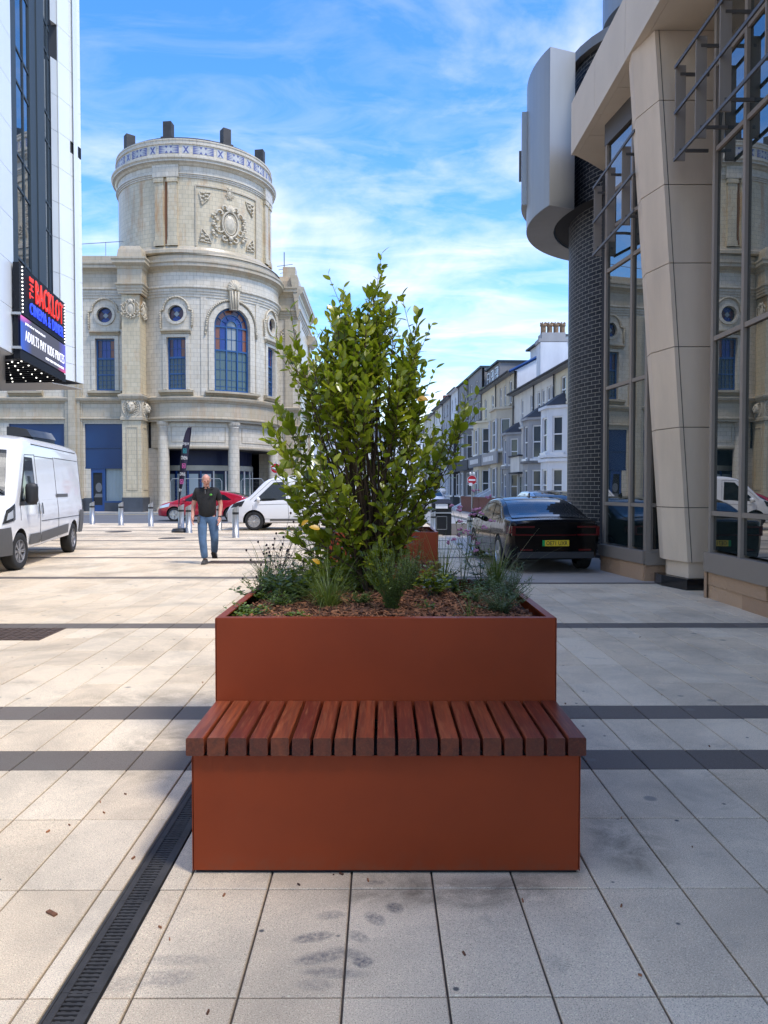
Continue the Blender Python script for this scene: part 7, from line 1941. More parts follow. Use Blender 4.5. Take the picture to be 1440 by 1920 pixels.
class Shell:
    def __init__(s, top, wid, bot, belt, tumble, rc=.10, crown=.04, flank=.03):
        s.top, s.wid, s.bot, s.belt, s.tumble, s.rc, s.crown, s.flank = top, wid, bot, belt, tumble, rc, crown, flank
    def zt(s, x): return crom(s.top, x)
    def hw0(s, x, z):
        W = crom(s.wid, x); b_ = crom(s.belt, x); zb = crom(s.bot, x)
        if z > b_: W -= s.tumble * ((z - b_)) ** 1.15
        mid = (zb + b_) / 2
        W -= s.flank * (abs(z - mid - .05) / max(.2, (b_ - zb) / 2)) ** 2.2 if z <= b_ else s.flank
        return W
    def ring(s, x):
        zt, zb = s.zt(x), crom(s.bot, x); rc = min(s.rc, (zt - zb) * .4); out_ = [(0, zb), (s.hw0(x, zb + .05) * .9, zb)]
        n = 12
        for i in range(n + 1):
            z = zb + .04 + (zt - rc - s.crown - zb - .04) * i / n; out_.append((s.hw0(x, z), z))
        z0 = zt - rc - s.crown; w0 = s.hw0(x, z0)
        for i in range(1, 5):
            a = PI / 2 * i / 4; out_.append((w0 - rc * (1 - math.cos(a)) - s.tumble * 0, z0 + rc * math.sin(a)))
        w1 = w0 - rc
        for i in range(1, 5): k = 1 - i / 4; out_.append((w1 * k, zt - s.crown * k * k))
        return out_
    def build(s, x0, x1, n=70):
        xs = [x0 + (x1 - x0) * (0.5 - 0.5 * math.cos(PI * i / n)) * .6 + (x1 - x0) * i / n * .4 for i in range(n + 1)]
        mb = MB(); rs = [s.ring(x) for x in xs]; m_ = len(rs[0]); full = 2 * m_ - 2
        for x, r_ in zip(xs, rs):
            for y, z in r_: mb.v.append((x, y, z))
            for y, z in r_[-2:0:-1]: mb.v.append((x, -y, z))
        for i in range(n):
            for k in range(full):
                k2 = (k + 1) % full; mb.f.append((i * full + k, i * full + k2, (i + 1) * full + k2, (i + 1) * full + k)); mb.uv.append(None); mb.mi.append(0)
        mb.f.append(tuple(range(full))); mb.f.append(tuple(n * full + k for k in reversed(range(full)))); mb.uv += [None, None]; mb.mi += [0, 0]
        return mb
    def side(s, quad, sg, off=.006, n=8):
        """patch on the flank: quad = four (x,z) corners, bottom-rear, bottom-front, top-front, top-rear (edges may be bowed lists)"""
        mb = MB(); G = []
        a, b_, c_, d_ = quad
        for i in range(n + 1):
            row = []
            for j in range(n + 1):
                u, v = i / n, j / n
                x = (a[0] * (1 - u) + b_[0] * u) * (1 - v) + (d_[0] * (1 - u) + c_[0] * u) * v; z = (a[1] * (1 - u) + b_[1] * u) * (1 - v) + (d_[1] * (1 - u) + c_[1] * u) * v
                row.append(Vector((x, sg * (s.hw0(x, z) + off), z)))
            G.append(row)
        for i in range(n):
            for j in range(n):
                q = [G[i][j], G[i + 1][j], G[i + 1][j + 1], G[i][j + 1]]
                mb.face(q if sg < 0 else q[::-1])
        return mb
    def topp(s, xa, xb, fa, fb, off=.006, n=10):
        """patch on the upper skin between stations xa and xb; fa, fb = half width as share of the skin there"""
        mb = MB(); G = []
        for i in range(n + 1):
            u = i / n; x = xa + (xb - xa) * u; zt = s.zt(x); z0 = zt - s.rc - s.crown; w1 = s.hw0(x, z0) - s.rc * .4; f = fa + (fb - fa) * u; row = []
            for j in range(n + 1):
                k = (j / n * 2 - 1) * f; row.append(Vector((x, w1 * k, zt - s.crown * k * k + off)))
            G.append(row)
        for i in range(n):
            for j in range(n): mb.face([G[i][j], G[i + 1][j], G[i + 1][j + 1], G[i][j + 1]])
        return mb
def cut_arches(o, wheels, wr, width, arch_m):
    """cut wheel wells; the cut faces take the dark arch material"""
    cut = MB()
    for (x, y) in wheels:
        n = 28; sg = 1 if y > 0 else -1
        a = [(x + wr * math.cos(2 * PI * i / n), y + sg * .3, .34 + wr * math.sin(2 * PI * i / n) if math.sin(2 * PI * i / n) > -.5 else .34 - wr * .5) for i in range(n)]
        if sg > 0: cut.prism(a[::-1], (0, -(.3 + width), 0))
        else: cut.prism(a, (0, .3 + width, 0))
    c = cut.build('cutter', arch_m)
    bpy.context.view_layer.update()
    c.matrix_world = o.matrix_world.copy()
    o.data.materials.append(MATS[arch_m])
    for p in c.data.polygons: p.material_index = 0
    bm = bmesh.new(); bm.from_mesh(c.data); bmesh.ops.recalc_face_normals(bm, faces=bm.faces); bm.to_mesh(c.data); bm.free()
    bm = bmesh.new(); bm.from_mesh(o.data); bmesh.ops.recalc_face_normals(bm, faces=bm.faces); bm.to_mesh(o.data); bm.free()
    md = o.modifiers.new('b', 'BOOLEAN'); md.operation = 'DIFFERENCE'; md.object = c; md.solver = 'EXACT'; md.material_mode = 'TRANSFER'
    bpy.context.view_layer.update()
    dg = bpy.context.evaluated_depsgraph_get(); me = bpy.data.meshes.new_from_object(o.evaluated_get(dg))
    if len(me.polygons) > 100:
        o.modifiers.remove(md); me.name = o.data.name; o.data = me
        me.polygons.foreach_set('use_smooth', [True] * len(me.polygons)); me.set_sharp_from_angle(angle=R(35))
    else: o.modifiers.remove(md)
    bpy.data.objects.remove(c)
def wheel(par, x, y, r_, w, spokes=5, rim='alloy', steer=0.0, rr=.68):
    sg = 1 if y > 0 else -1
    M = Matrix.Translation((x, y, r_)) @ Matrix.Rotation(steer, 4, 'Z') @ Matrix.Rotation(-sg * PI / 2, 4, 'X')       # local z -> outwards
    t = MB(); t.lathe([(r_ * rr, -w), (r_ * .9, -w), (r_, -w * .85), (r_, -.02), (r_ * .97, 0.0), (r_ * .90, .012), (r_ * (rr + .02), .008), (r_ * rr, 0.0)], (0, 0, 0), 30, M=M)
    to = link_local(t, 'wheel', 'tyre', par, R(50))
    q = MB(); q.lathe([(r_ * rr, 0.004), (r_ * rr * .96, .006), (r_ * rr * .93, -.03), (r_ * rr * .93, -w * .8)], (0, 0, 0), 26, M=M)
    q.lathe([(r_ * rr * .93, -.09), (.001, -.09)], (0, 0, 0), 20, M=M); bk = link_local(q, 'rim', rim, to, R(50))
    q = MB()
    for k in range(spokes):
        a = 2 * PI * k / spokes
        for d in (-.10, .10):
            p0 = Vector((math.cos(a + d * .5) * r_ * .12, math.sin(a + d * .5) * r_ * .12, -.012)); p1 = Vector((math.cos(a + d) * r_ * rr * .93, math.sin(a + d) * r_ * rr * .93, -.008)); n_ = Vector((-math.sin(a), math.cos(a), 0)) * r_ * .035
            q.hexa([M @ v for v in (p0 - n_ + Vector((0, 0, -.03)), p1 - n_ + Vector((0, 0, -.03)), p1 + n_ + Vector((0, 0, -.03)), p0 + n_ + Vector((0, 0, -.03)), p0 - n_, p1 - n_, p1 + n_, p0 + n_)])
    q.lathe([(r_ * .16, -.03), (r_ * .16, -.004), (.001, .0)], (0, 0, 0), 12, M=M); link_local(q, 'spokes', rim, to, False)
def line_side(s, par, pts, sg, w=.006, m_='panel_gap', name='panel_gap'):
    mb = MB()
    P = []
    for (x0, z0), (x1, z1) in zip(pts, pts[1:]):
        n = max(1, int(math.hypot(x1 - x0, z1 - z0) / .12))
        for k in range(n): P.append((x0 + (x1 - x0) * k / n, z0 + (z1 - z0) * k / n))
    P.append(pts[-1])
    mb.tube([(x, sg * (s.hw0(x, z) + .0), z) for x, z in P], w, 4); return link_local(mb, name, m_, par)
def mirror_part(par, x, y, z, sg, m_='black_plastic', s=1.0, tall=False):
    mb = MB(); h = (.20 if tall else .085) * s
    if tall:
        cy = y + sg * .17 * s
        mb.lathe([(.02, -.20), (.085, -.18), (.11, -.13), (.115, .12), (.10, .18), (.02, .21)], (0, 0, 0), 14, M=Matrix.Translation((x + .02, cy, z + .10)) @ Matrix.Diagonal((.62, 1.0, 1.0, 1)))
    else: mb.ball((x, y + sg * .13 * s, z + .03), (.075 * s, .12 * s, h), 12, 8)
    mb.tube([(x + .02, y - sg * .06, z - .03), (x, y + sg * .08, z)], .03 * s, 6); return link_local(mb, 'door_mirror', m_, par, True)

# --- large white panel van on the left
rw, fw = gnd(139, 1035), gnd(38, 1069)
dirv = (Vector((fw.x, fw.y, 0)) - Vector((rw.x, rw.y, 0))); hd = math.atan2(dirv.y, dirv.x)
V1 = local_thing('panel_van', 'large white high-roof panel van with grey side strips, parked at the left', 'van', (0, 0, 0))
s1_ = Shell(top=[(-3.0, 2.40), (-2.9, 2.50), (-1.5, 2.54), (.8, 2.54), (1.35, 2.46), (1.62, 2.26), (2.25, 1.38), (2.45, 1.22), (2.8, 1.02), (2.93, .92)], wid=[(-3.0, .95), (-2.9, 1.0), (1.6, 1.0), (2.3, .98), (2.7, .90), (2.93, .72)],
            bot=[(-3.0, .42), (2.93, .30)], belt=[(-3.0, 1.25), (2.93, 1.2)], tumble=.085, rc=.20, crown=.05, flank=.035)
wb0, wb1 = -2.02, 2.02; sc_ = dirv.length / 4.04
mid = (Vector((fw.x, fw.y, 0)) + Vector((rw.x, rw.y, 0))) / 2
lat = Vector((-math.sin(hd), math.cos(hd), 0))         # left of heading
side_sg = 1 if lat.x > 0 else -1                          # flank that faces the square
V1.location = mid - lat * (side_sg * .98) ; V1.rotation_euler = (0, 0, hd)
body = link_local(s1_.build(-3.0, 2.93, 90), 'body', 'white_paint', V1, R(35))
cut_arches(body, [(x, y) for x in (wb0, wb1) for y in (-.95, .95)], .42, .30, 'black_plastic')
for x in (wb0, wb1):
    for y in (-1, 1): wheel(V1, x, y * .97, .34, .22, 8, 'steel_wheel', rr=.62, steer=R(-8) if x > 0 else 0)
for sg in (-1, 1):
    link_local(s1_.side([(.98, 1.22), (1.93, 1.22), (1.42, 2.02), (1.0, 2.02)], sg, .008), 'side_window', 'car_glass', V1)
    link_local(s1_.side([(.92, 1.17), (2.02, 1.17), (1.44, 2.08), (.94, 2.08)], sg, .004), 'window_seal', 'black_plastic', V1)
    link_local(s1_.side([(-1.45, .50), (.72, .42), (.72, .62), (-1.45, .70)], sg, .016), 'rubbing_strip', 'grey_plastic', V1)
    link_local(s1_.side([(.78, .42), (1.50, .42), (1.50, .62), (.78, .62)], sg, .016), 'rubbing_strip', 'grey_plastic', V1)
    link_local(s1_.side([(-3.0, .44), (-2.52, .44), (-2.52, .98), (-2.97, .98)], sg, .02), 'rear_bumper_corner', 'grey_plastic', V1)
    link_local(s1_.side([(-1.55, 1.30), (-.55, 1.30), (-.55, 1.37), (-1.55, 1.37)], sg, .014), 'door_rail', 'grey_plastic', V1)
    link_local(s1_.side([(.62, .98), (.70, .98), (.70, 1.20), (.62, 1.20)], sg, .03), 'door_handle', 'black_plastic', V1); link_local(s1_.side([(.86, .98), (.94, .98), (.94, 1.20), (.86, 1.20)], sg, .03), 'door_handle', 'black_plastic', V1)
    for pts in ([(.78, .45), (.78, 2.15)], [(-.62, .45), (-.62, 2.15)], [(-.6, 2.12), (.78, 2.12)], [(-2.8, 1.27), (.55, 1.25)], [(-2.9, .85), (.7, .84)], [(2.0, .9), (1.98, 1.15), (1.42, 2.12), (.8, 2.14)], [(-2.8, 2.14), (-.7, 2.14)], [(-2.85, .5), (-2.88, 2.2)], [(-2.7, 2.33), (.9, 2.35)]):
        line_side(s1_, V1, pts, sg, .007)
    link_local(s1_.side([(2.32, .92), (2.74, .86), (2.62, 1.10), (2.26, 1.22)], sg, .014), 'headlight', 'lamp_dark', V1); link_local(s1_.side([(2.42, .96), (2.64, .92), (2.58, 1.04), (2.40, 1.10)], sg, .02), 'headlight_lens', 'lamp_clear', V1)
    link_local(s1_.side([(2.36, .30), (2.92, .30), (2.84, .78), (2.50, .80)], sg, .016), 'front_bumper_corner', 'grey_plastic', V1)
    mirror_part(V1, 1.70, sg * .95, 1.28, sg, tall=True, s=.9)
link_local(s1_.topp(1.66, 2.24, .80, .90, .012), 'windscreen', 'car_glass', V1)
mb = MB(); mb.box(2.90, 3.0, -.80, .80, .28, .76); link_local(mb, 'front_bumper', 'grey_plastic', V1); mb = MB(); mb.box(2.925, 2.96, -.45, .45, .76, .90); link_local(mb, 'grille', 'black_plastic', V1)
mb = MB(); mb.tube([(1.98, -.6, 1.80), (2.22, .2, 1.46)], .012, 5); mb.tube([(1.98, .1, 1.80), (2.24, .75, 1.44)], .012, 5); link_local(mb, 'wiper', 'black_plastic', V1)

# --- small white van across the square, facing left
V2 = local_thing('small_van', 'smaller white van facing left, half hidden by the shrub', 'van', (0, 0, 0))
s2_ = Shell(top=[(-2.5, 1.86), (-2.35, 1.95), (.4, 1.97), (.95, 1.88), (1.75, 1.20), (2.1, 1.06), (2.42, .90), (2.5, .78)], wid=[(-2.5, .92), (-2.3, .98), (1.5, .98), (2.1, .93), (2.5, .68)], bot=[(-2.5, .30), (2.5, .24)], belt=[(-2.5, 1.12), (2.5, 1.02)], tumble=.16, rc=.14, crown=.04, flank=.035)
g = gnd(477, 995); V2.rotation_euler = (0, 0, PI - R(3)); V2.location = (g.x + 1.50, g.y + .95, 0)
body = link_local(s2_.build(-2.5, 2.5, 80), 'body', 'white_paint', V2, R(35)); cut_arches(body, [(x, y) for x in (-1.45, 1.48) for y in (-.95, .95)], .40, .30, 'black_plastic')
for x in (-1.45, 1.48):
    for y in (-1, 1): wheel(V2, x, y * .96, .335, .22, 10, 'alloy', rr=.66)
for sg in (-1, 1):
    link_local(s2_.side([(.32, 1.08), (1.48, 1.04), (.78, 1.72), (.40, 1.74)], sg, .006), 'side_window', 'car_glass', V2)
    for pts in ([(.22, .4), (.26, 1.1), (.34, 1.80)], [(-1.0, .4), (-1.0, 1.80)], [(1.52, .9), (1.50, .55), (1.30, .42), (.2, .4)], [(-2.3, 1.02), (1.3, .92)], [(.34, 1.8), (.85, 1.80), (1.62, 1.08)]): line_side(s2_, V2, pts, sg, .006)
    link_local(s2_.side([(-.1, 1.02), (.08, 1.02), (.08, 1.07), (-.1, 1.07)], sg, .02), 'door_handle', 'white_paint', V2); link_local(s2_.side([(-1.6, .36), (.9, .34), (.9, .42), (-1.6, .44)], sg, .01), 'sill_strip', 'grey_plastic', V2)
    link_local(s2_.side([(1.92, .86), (2.36, .80), (2.22, .96), (1.80, 1.08)], sg, .012), 'headlight', 'lamp_dark', V2); mirror_part(V2, 1.30, sg * .92, 1.08, sg, 'white_paint', .95, tall=False)
link_local(s2_.topp(.98, 1.72, .86, .92, .01), 'windscreen', 'car_glass', V2)
mb = MB(); mb.box(2.44, 2.53, -.6, .6, .30, .60); link_local(mb, 'front_bumper', 'black_plastic', V2)

# --- red hatchback
V3 = local_thing('hatchback_car', 'red hatchback facing left on the road before the theatre', 'car', (0, 0, 0))
s3_ = Shell(top=[(-2.1, .95), (-2.02, 1.10), (-1.55, 1.30), (-.6, 1.45), (.1, 1.44), (.7, 1.26), (1.35, .98), (1.7, .90), (2.0, .78), (2.12, .62)], wid=[(-2.1, .72), (-1.8, .87), (1.4, .88), (1.9, .80), (2.12, .60)], bot=[(-2.1, .32), (-1.6, .22), (1.6, .22), (2.12, .26)], belt=[(-2.1, .98), (1.3, .90), (2.12, .8)], tumble=.42, rc=.08, crown=.04, flank=.04)
g = gnd(327, 977); V3.rotation_euler = (0, 0, PI); V3.location = (g.x + 1.30, g.y + .84, -.02)
body = link_local(s3_.build(-2.1, 2.12, 80), 'body', 'red_paint', V3, R(35)); cut_arches(body, [(x, y) for x in (-1.33, 1.30) for y in (-.86, .86)], .37, .28, 'black_plastic')
for x in (-1.33, 1.30):
    for y in (-1, 1): wheel(V3, x, y * .855, .315, .20, 5, 'alloy', rr=.7)
for sg in (-1, 1):
    link_local(s3_.side([(-.62, .96), (.98, .93), (.42, 1.24), (-.5, 1.32)], sg, .006), 'side_window', 'car_glass', V3); link_local(s3_.side([(-1.35, 1.0), (-.70, .97), (-.56, 1.31), (-1.0, 1.24)], sg, .006), 'rear_side_window', 'car_glass', V3)
    for pts in ([(-.66, .35), (-.68, .95)], [(.95, .92), (.98, .5), (.85, .32), (-.6, .32)]): line_side(s3_, V3, pts, sg, .005)
    link_local(s3_.side([(1.55, .70), (2.02, .60), (1.98, .72), (1.50, .86)], sg, .01), 'headlight', 'lamp_clear', V3); mirror_part(V3, .82, sg * .84, .96, sg, 'red_paint', .8)
    link_local(s3_.side([(-1.0, .23), (1.0, .23), (1.0, .29), (-1.0, .29)], sg, .008), 'sill', 'black_plastic', V3)
link_local(s3_.topp(.22, 1.25, .86, .94, .008), 'windscreen', 'car_glass', V3); link_local(s3_.topp(-1.95, -1.15, .8, .84, .008), 'rear_window', 'car_glass', V3)

# --- black fastback parked on the right, seen from behind
V4 = local_thing('fastback_car', 'glossy black fastback car parked by the brick tower, seen from behind', 'car', (0, 0, 0))
s4_ = Shell(top=[(-2.3, 1.00), (-2.22, 1.045), (-1.75, 1.09), (-.9, 1.37), (-.2, 1.47), (.35, 1.44), (.8, 1.28), (1.35, 1.03), (1.9, .92), (2.2, .78), (2.3, .62)], wid=[(-2.3, .80), (-2.18, .885), (-1.8, .925), (1.5, .93), (2.0, .86), (2.3, .66)], bot=[(-2.3, .38), (-2.0, .24), (-1.0, .19), (1.6, .19), (2.3, .24)], belt=[(-2.3, 1.0), (1.2, .92), (2.3, .8)], tumble=.46, rc=.075, crown=.035, flank=.045)
SC4 = .90
yr = 13.35; V4.location = (gx(1029, yr), yr + 2.3 * SC4, 0); V4.rotation_euler = (0, 0, PI / 2 + R(3.5)); V4.scale = (SC4, SC4, SC4)
body = link_local(s4_.build(-2.3, 2.3, 90), 'body', 'black_paint', V4, R(35)); cut_arches(body, [(x, y) for x in (-1.36, 1.37) for y in (-.92, .92)], .385, .30, 'black_plastic')
for x in (-1.36, 1.37):
    for y in (-1, 1): wheel(V4, x, y * .925, .345, .24, 5, 'alloy', rr=.72)
for sg in (-1, 1):
    link_local(s4_.side([(-.55, 1.0), (.98, .96), (.52, 1.28), (-.35, 1.34)], sg, .006), 'side_window', 'car_glass', V4); link_local(s4_.side([(-1.30, 1.04), (-.62, 1.0), (-.42, 1.34), (-.80, 1.29)], sg, .006), 'rear_side_window', 'car_glass', V4)
    line_side(s4_, V4, [(-1.42, 1.04), (-.85, 1.34), (-.3, 1.38), (.5, 1.32), (1.08, .95)], sg, .007, 'galvanised', 'window_trim')
    for pts in ([(-.60, .35), (-.58, .98)], [(1.0, .92), (1.02, .5), (.9, .3)], [(-1.0, .72), (-.95, .55), (-1.0, .35)]): line_side(s4_, V4, pts, sg, .005)
    mirror_part(V4, .92, sg * .90, 1.0, sg, 'black_paint', .85)
    # C-shaped tail lamp
    y0, y1 = (.40, .845)
    q = MB(); a = lambda y: sg * y
    for (ya, yb, za, zb) in ((.42, .86, .885, .92), (.42, .86, .735, .765), (.79, .86, .765, .885)): q.box(-2.315, -2.27, min(a(ya), a(yb)), max(a(ya), a(yb)), za, zb)
    link_local(q, 'tail_lamp', 'lamp_red', V4)
    q = MB(); q.box(-2.31, -2.27, min(a(.45), a(.70)), max(a(.45), a(.70)), .44, .475); link_local(q, 'reflector', 'lamp_red', V4)
    link_local(s4_.side([(-2.24, .77), (-2.02, .78), (-2.06, .90), (-2.24, .92)], sg, .01), 'tail_lamp_wrap', 'lamp_red', V4)
link_local(s4_.topp(-1.86, -.72, .86, .90, .008), 'rear_window', 'car_glass', V4); link_local(s4_.topp(-.66, .30, .88, .88, .005), 'roof_glass', 'car_glass', V4); link_local(s4_.topp(.36, 1.3, .9, .94, .008), 'windscreen', 'car_glass', V4)
q = MB(); q.box(-2.312, -2.28, -.40, .40, .735, .752); link_local(q, 'light_bar', 'lamp_red', V4)
q = MB(); q.box(-2.345, -2.26, -.74, .74, .30, .42); link_local(q, 'lower_bumper', 'black_plastic', V4)
q = MB(); q.prism([(-.30, -.012, 1.475), (-.12, -.012, 1.475), (-.28, -.012, 1.55)], (0, .024, 0)); link_local(q, 'shark_fin_aerial', 'black_paint', V4)
for (ya, yb, m_, nm) in ((-.26, .26, 'plate_yellow', 'number_plate'), (.215, .262, 'plate_green', 'plate_flash')):
    q = MB(); q.box(-2.318 - (.003 if m_ == 'plate_green' else 0), -2.30, ya, yb, .53, .645); link_local(q, nm, m_, V4)
me = text_mesh('OE71 UXR', 1, 1, 0.012); xs = [v.co.x for v in me.vertices]; ys = [v.co.y for v in me.vertices]; fx = .42 / (max(xs) - min(xs)); fy = .082 / (max(ys) - min(ys)); c0_ = (max(xs) + min(xs)) / 2; c1_ = (max(ys) + min(ys)) / 2
for v in me.vertices: v.co = Vector((-2.3195 - .0012 * v.co.z, -(v.co.x - c0_) * fx - .02, (v.co.y - c1_) * fy + .5875))
me.materials.clear(); me.materials.append(MATS['plate_black']); me.name = 'lettering'
for o in V4.children:
    if o.name.startswith('number_plate'): PLT = o
lo = bpy.data.objects.new('lettering', me); C.objects.link(lo); lo.parent = PLT

# --- grey car beyond it and a far parked car
V5 = copy_tree(V3, (gx(1022, 24.0) + .35, 24.0 + 2.1, 0), PI / 2 + R(2), 'dark grey car parked beyond the black fastback, only its roof showing')
V5['category'] = 'car'; V5.name = 'parked_car'
def recolour(root, a, b_):
    for o in [x for x in bpy.data.objects if x.parent == root]:
        for i, m_ in enumerate(o.data.materials):
            if m_ and m_.name == a:
                if o.data.users > 1: o.data = o.data.copy()
                o.data.materials[i] = MATS[b_]
recolour(V5, 'red_paint', 'grey_paint')
V6 = copy_tree(V3, (gx(812, 52), 54, 0), -PI / 2, 'pale car parked far up the side street, behind the litter bin'); V6.name = 'parked_car'; recolour(V6, 'red_paint', 'white_car_paint')
# ---------------------------------------------------------------- the walking man
def skin(name, verts, edges, radii, m_, parent, root=0, sub=2):
    me = bpy.data.meshes.new(name); me.from_pydata([tuple(v) for v in verts], edges, []); o = bpy.data.objects.new(name, me); C.objects.link(o)
    md = o.modifiers.new('s', 'SKIN'); 
    if not me.skin_vertices: me.skin_vertices.new()
    for i, r_ in enumerate(radii):
        me.skin_vertices[0].data[i].radius = r_ if isinstance(r_, tuple) else (r_, r_)
        me.skin_vertices[0].data[i].use_root = (i == root)
    md.use_smooth_shade = True
    ss = o.modifiers.new('u', 'SUBSURF'); ss.levels = sub; ss.render_levels = sub
    bpy.context.view_layer.update(); dg = bpy.context.evaluated_depsgraph_get(); n = bpy.data.meshes.new_from_object(o.evaluated_get(dg))
    bpy.data.objects.remove(o); n.name = name; n.materials.clear(); n.materials.append(MATS[m_]); n.polygons.foreach_set('use_smooth', [True] * len(n.polygons))
    o = bpy.data.objects.new(name, n); C.objects.link(o); o.parent = parent; return o
g = gnd(388, 1057); MAN = local_thing('person', 'man in a black polo shirt and blue jeans walking towards the square, looking down', 'person', (g.x, g.y, 0))
MAN.scale = (1.0, 1.0, 1.0)
V = Vector
# joints: x = image right, y = away from the camera, z = up
pel, waist, chest, neck0 = V((.00, .06, .94)), V((.00, .05, 1.10)), V((.00, .04, 1.32)), V((-.005, .02, 1.49))
head0, head1 = V((.0, -.02, 1.56)), V((.01, -.045, 1.66))
shL, shR = V((-.19, .04, 1.43)), V((.19, .05, 1.43)); elL, elR = V((-.275, .08, 1.16)), V((.255, .12, 1.16)); wrL, wrR = V((-.27, -.02, .92)), V((.25, .03, .91))
hiL, hiR = V((-.10, .06, .90)), V((.10, .06, .90)); knL, knR = V((-.07, -.06, .50)), V((.13, .12, .50)); anL, anR = V((-.03, -.04, .085)), V((.04, .50, .16))
def hand(wr, sg, e):
    v, ed, ra = [], [], []
    d = (wr - e).normalized(); pv = wr + d * .075
    return d, pv
verts = [pel, waist, chest, neck0, head0, V((.0, -.03, 1.60)), shL, elL, wrL, shR, elR, wrR, hiL, knL, anL, hiR, knR, anR]
edges = [(0, 1), (1, 2), (2, 3), (3, 4), (4, 5), (2, 6), (6, 7), (7, 8), (2, 9), (9, 10), (10, 11), (0, 12), (12, 13), (13, 14), (0, 15), (15, 16), (16, 17)]
rad = [(.105, .085), (.115, .095), (.155, .11), (.06, .06), (.055, .06), (.05, .05), .062, .046, .032, .062, .046, .032, .085, .058, .042, .085, .058, .042]
def add(p, r_, par):
    verts.append(p); rad.append(r_); edges.append((par, len(verts) - 1)); return len(verts) - 1
for (w_i, wr, el, sg) in ((8, wrL, elL, -1), (11, wrR, elR, 1)):
    d = (wr - el).normalized(); pm = add(wr + d * .055, (.040, .022), w_i)
    across = V((0, 1, 0)) - d * d.y; across.normalize(); inn = V((-sg, 0, 0))
    for k, (o_, ln) in enumerate(((-.030, .075), (-.010, .085), (.010, .080), (.029, .062))):
        a = add(wr + d * .095 + across * o_, .011, pm); b_ = add(wr + d * (.095 + ln * .55) + across * o_ * 1.05 + inn * .012, .0095, a); add(wr + d * (.095 + ln * .9) + across * o_ + inn * .032, .008, b_)
    a = add(wr + d * .035 - across * .036 + inn * .008, .013, w_i); add(wr + d * .085 - across * .052 + inn * .022, .010, a)
body = skin('body', verts, edges, rad, 'skin', MAN, 0, 2)
# head: skull, jaw, face joined to the body mesh
hm = MB(); H0 = V((.005, -.035, 1.645)); tilt = Matrix.Rotation(R(24), 3, 'X') @ Matrix.Rotation(R(14), 3, 'Z')
def hp(x, y, z): return H0 + tilt @ V((x, y, z))
base = len(hm.v)
seg, rings_ = 20, 16
for i in range(rings_ + 1):
    th = PI * i / rings_; z = .118 * math.cos(th)
    for k in range(seg):
        a = 2 * PI * k / seg; rr = math.sin(th); x = .078 * rr * math.cos(a); y = .098 * rr * math.sin(a)
        if z < 0: x *= 1 - .35 * (-z / .118) ** 1.5; y = y * (1 - .20 * (-z / .118)) - .012 * (-z / .118)
        if y < -.05 and -.02 < z < .03: y -= .0
        hm.v.append(tuple(hp(x, y, z)))
for i in range(rings_):
    for k in range(seg): hm.f.append((base + i * seg + k, base + (i + 1) * seg + k, base + (i + 1) * seg + (k + 1) % seg, base + i * seg + (k + 1) % seg)); hm.uv.append(None); hm.mi.append(0)
hm.ball(hp(0, -.102, -.018), (.014, .020, .024), 8, 6); hm.tube([hp(0, -.092, .03), hp(0, -.112, -.02)], [.008, .012], 6)
for sg in (-1, 1): hm.ball(hp(sg * .078, .005, -.01), (.012, .022, .032), 8, 6); hm.ball(hp(sg * .032, -.088, .032), (.024, .012, .008), 8, 5)
hm.ball(hp(0, -.085, -.085), (.026, .022, .018), 8, 6)
hm.tube([V((0, .01, 1.50)), V((0, -.01, 1.60))], .058, 12)
ho = link_local(hm, 'head', 'skin', MAN, True)
fm = MB()
for sg in (-1, 1): fm.ball(hp(sg * .031, -.091, .012), (.009, .005, .004), 8, 5)
link_local(fm, 'eyes', 'dark_eye', ho, True)
fm = MB(); fm.tube([hp(-.025, -.094, -.055), hp(0, -.101, -.052), hp(.025, -.094, -.055)], .005, 5); mat('lip', (.38, .14, .11), .6); link_local(fm, 'mouth', 'lip', ho, True)
fm = MB()
for i in range(60):
    a = R(20 + 320 * i / 59) - PI / 2 + R(20) * 0; a = PI / 2 + (i / 59 - .5) * R(235)
    for z in (.0, .025, .05): fm.ball(hp(.076 * math.cos(a), .094 * math.sin(a) + .006, z - .01), (.010, .010, .018), 5, 4)
link_local(fm, 'hair', 'hair_grey', ho, True)
# clothing
sv_ = [pel + V((0, 0, -.08)), waist, chest, neck0 + V((0, 0, -.04)), shL, shL.lerp(elL, .72), shR, shR.lerp(elR, .72)]
skin('polo_shirt', sv_, [(0, 1), (1, 2), (2, 3), (2, 4), (4, 5), (2, 6), (6, 7)], [(.19, .155), (.182, .15), (.19, .14), (.075, .075), (.095, .09), (.078, .075), (.095, .09), (.078, .075)], 'shirt_black', MAN, 0, 2)
sv_ = [pel + V((0, 0, -.02)), pel + V((0, 0, .13)), hiL, knL, knL.lerp(anL, .5), anL + V((0, 0, .01)), hiR, knR, knR.lerp(anR, .5), anR + V((0, 0, .02))]
skin('jeans', sv_, [(0, 1), (0, 2), (2, 3), (3, 4), (4, 5), (0, 6), (6, 7), (7, 8), (8, 9)], [(.165, .13), (.165, .13), (.11, .115), .085, .078, .072, (.11, .115), .085, .078, .072], 'denim', MAN, 0, 2)
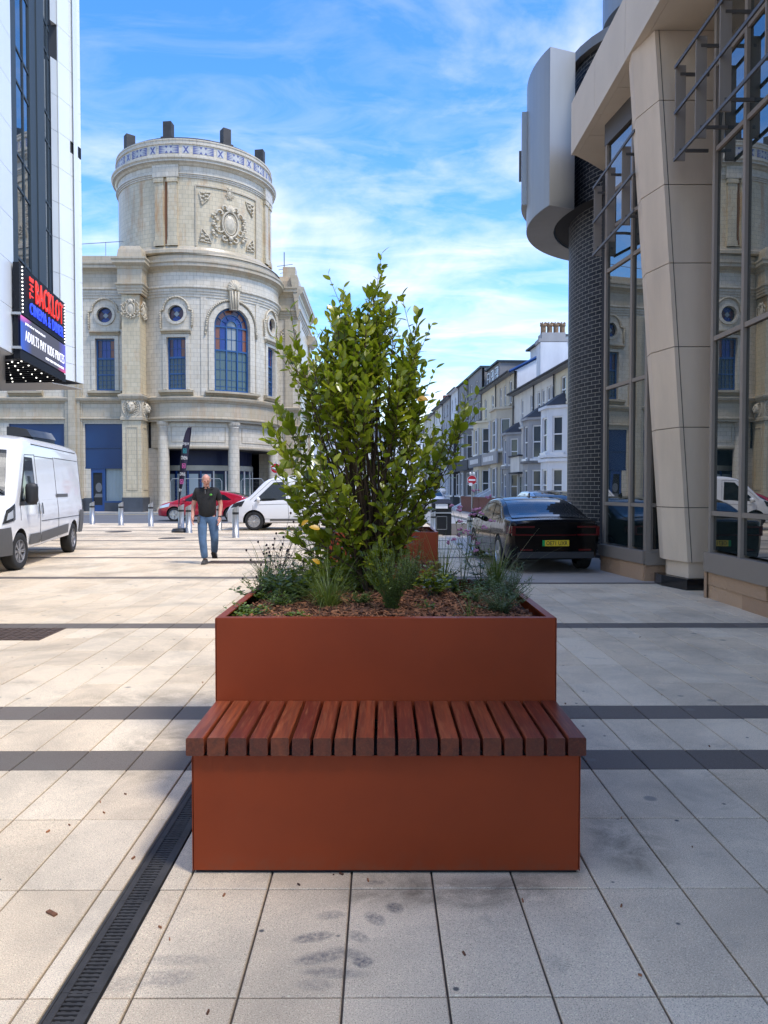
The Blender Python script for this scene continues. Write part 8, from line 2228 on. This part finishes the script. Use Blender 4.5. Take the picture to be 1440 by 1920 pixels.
for (an, pitch) in ((anL, 0), (anR, -38)):
    Mp = Matrix.Rotation(R(pitch), 3, 'X'); q = MB(); z0 = -.045
    vs = []
    prof = [(.035, .055, 0, .10), (-.02, .050, 0, .10), (-.10, .048, 0, .075), (-.16, .045, 0, .055), (-.20, .025, .005, .035)]
    rings2 = [[(w_ * sx, y, z) for sx, z in ((-1, za), (-1, za + .02), (-.7, zb), (.7, zb), (1, za + .02), (1, za))] for y, w_, za, zb in [(p[0], p[1], p[2], p[3]) for p in prof]]
    for rg in rings2: vs += rg
    fs = [(i * 6 + k, i * 6 + (k + 1) % 6, (i + 1) * 6 + (k + 1) % 6, (i + 1) * 6 + k) for i in range(4) for k in range(6)] + [tuple(range(6)), tuple(24 + k for k in reversed(range(6)))]
    q.mesh([an + V((0, .02, -.085)) + Mp @ V(v) for v in vs], fs); link_local(q, 'shoe', 'shoe', MAN, R(60))
q = MB(); n = 18
q.lathe([(1, -.018), (1.02, 0), (1, .018)], (0, 0, 0), 24, M=Matrix.Translation(pel + V((0, .0, .045))) @ Matrix.Diagonal((.168, .128, 1, 1)))
link_local(q, 'belt', 'band_black', MAN, True)
q = MB(); q.ball((.11, -.105, 1.36), (.028, .01, .02), 8, 5); link_local(q, 'shirt_logo', 'logo_green', MAN, True)
q = MB()
for sg in (-1, 1): q.prism([(sg * .012, -.075, 1.505), (sg * .055, -.055, 1.52), (sg * .045, -.09, 1.475)][::sg], (0, .012, 0))
link_local(q, 'collar', 'shirt_black', MAN)
q = MB(); q.box(-.006, .012, -.122, -.112, 1.38, 1.46); link_local(q, 'hanging_glasses', 'grey_plastic', MAN)
q = MB(); q.lathe([(.034, -.015), (.037, 0), (.034, .015)], (0, 0, 0), 12, M=Matrix.Translation(wrR + V((0, 0, .02)))); link_local(q, 'watch', 'band_black', MAN, True)
q = MB(); q.box(-.165, -.12, -.08, .0, .84, .94); q.ball((-.15, -.07, .83), .028, 6, 5); link_local(q, 'belt_keys', 'grey_plastic', MAN)
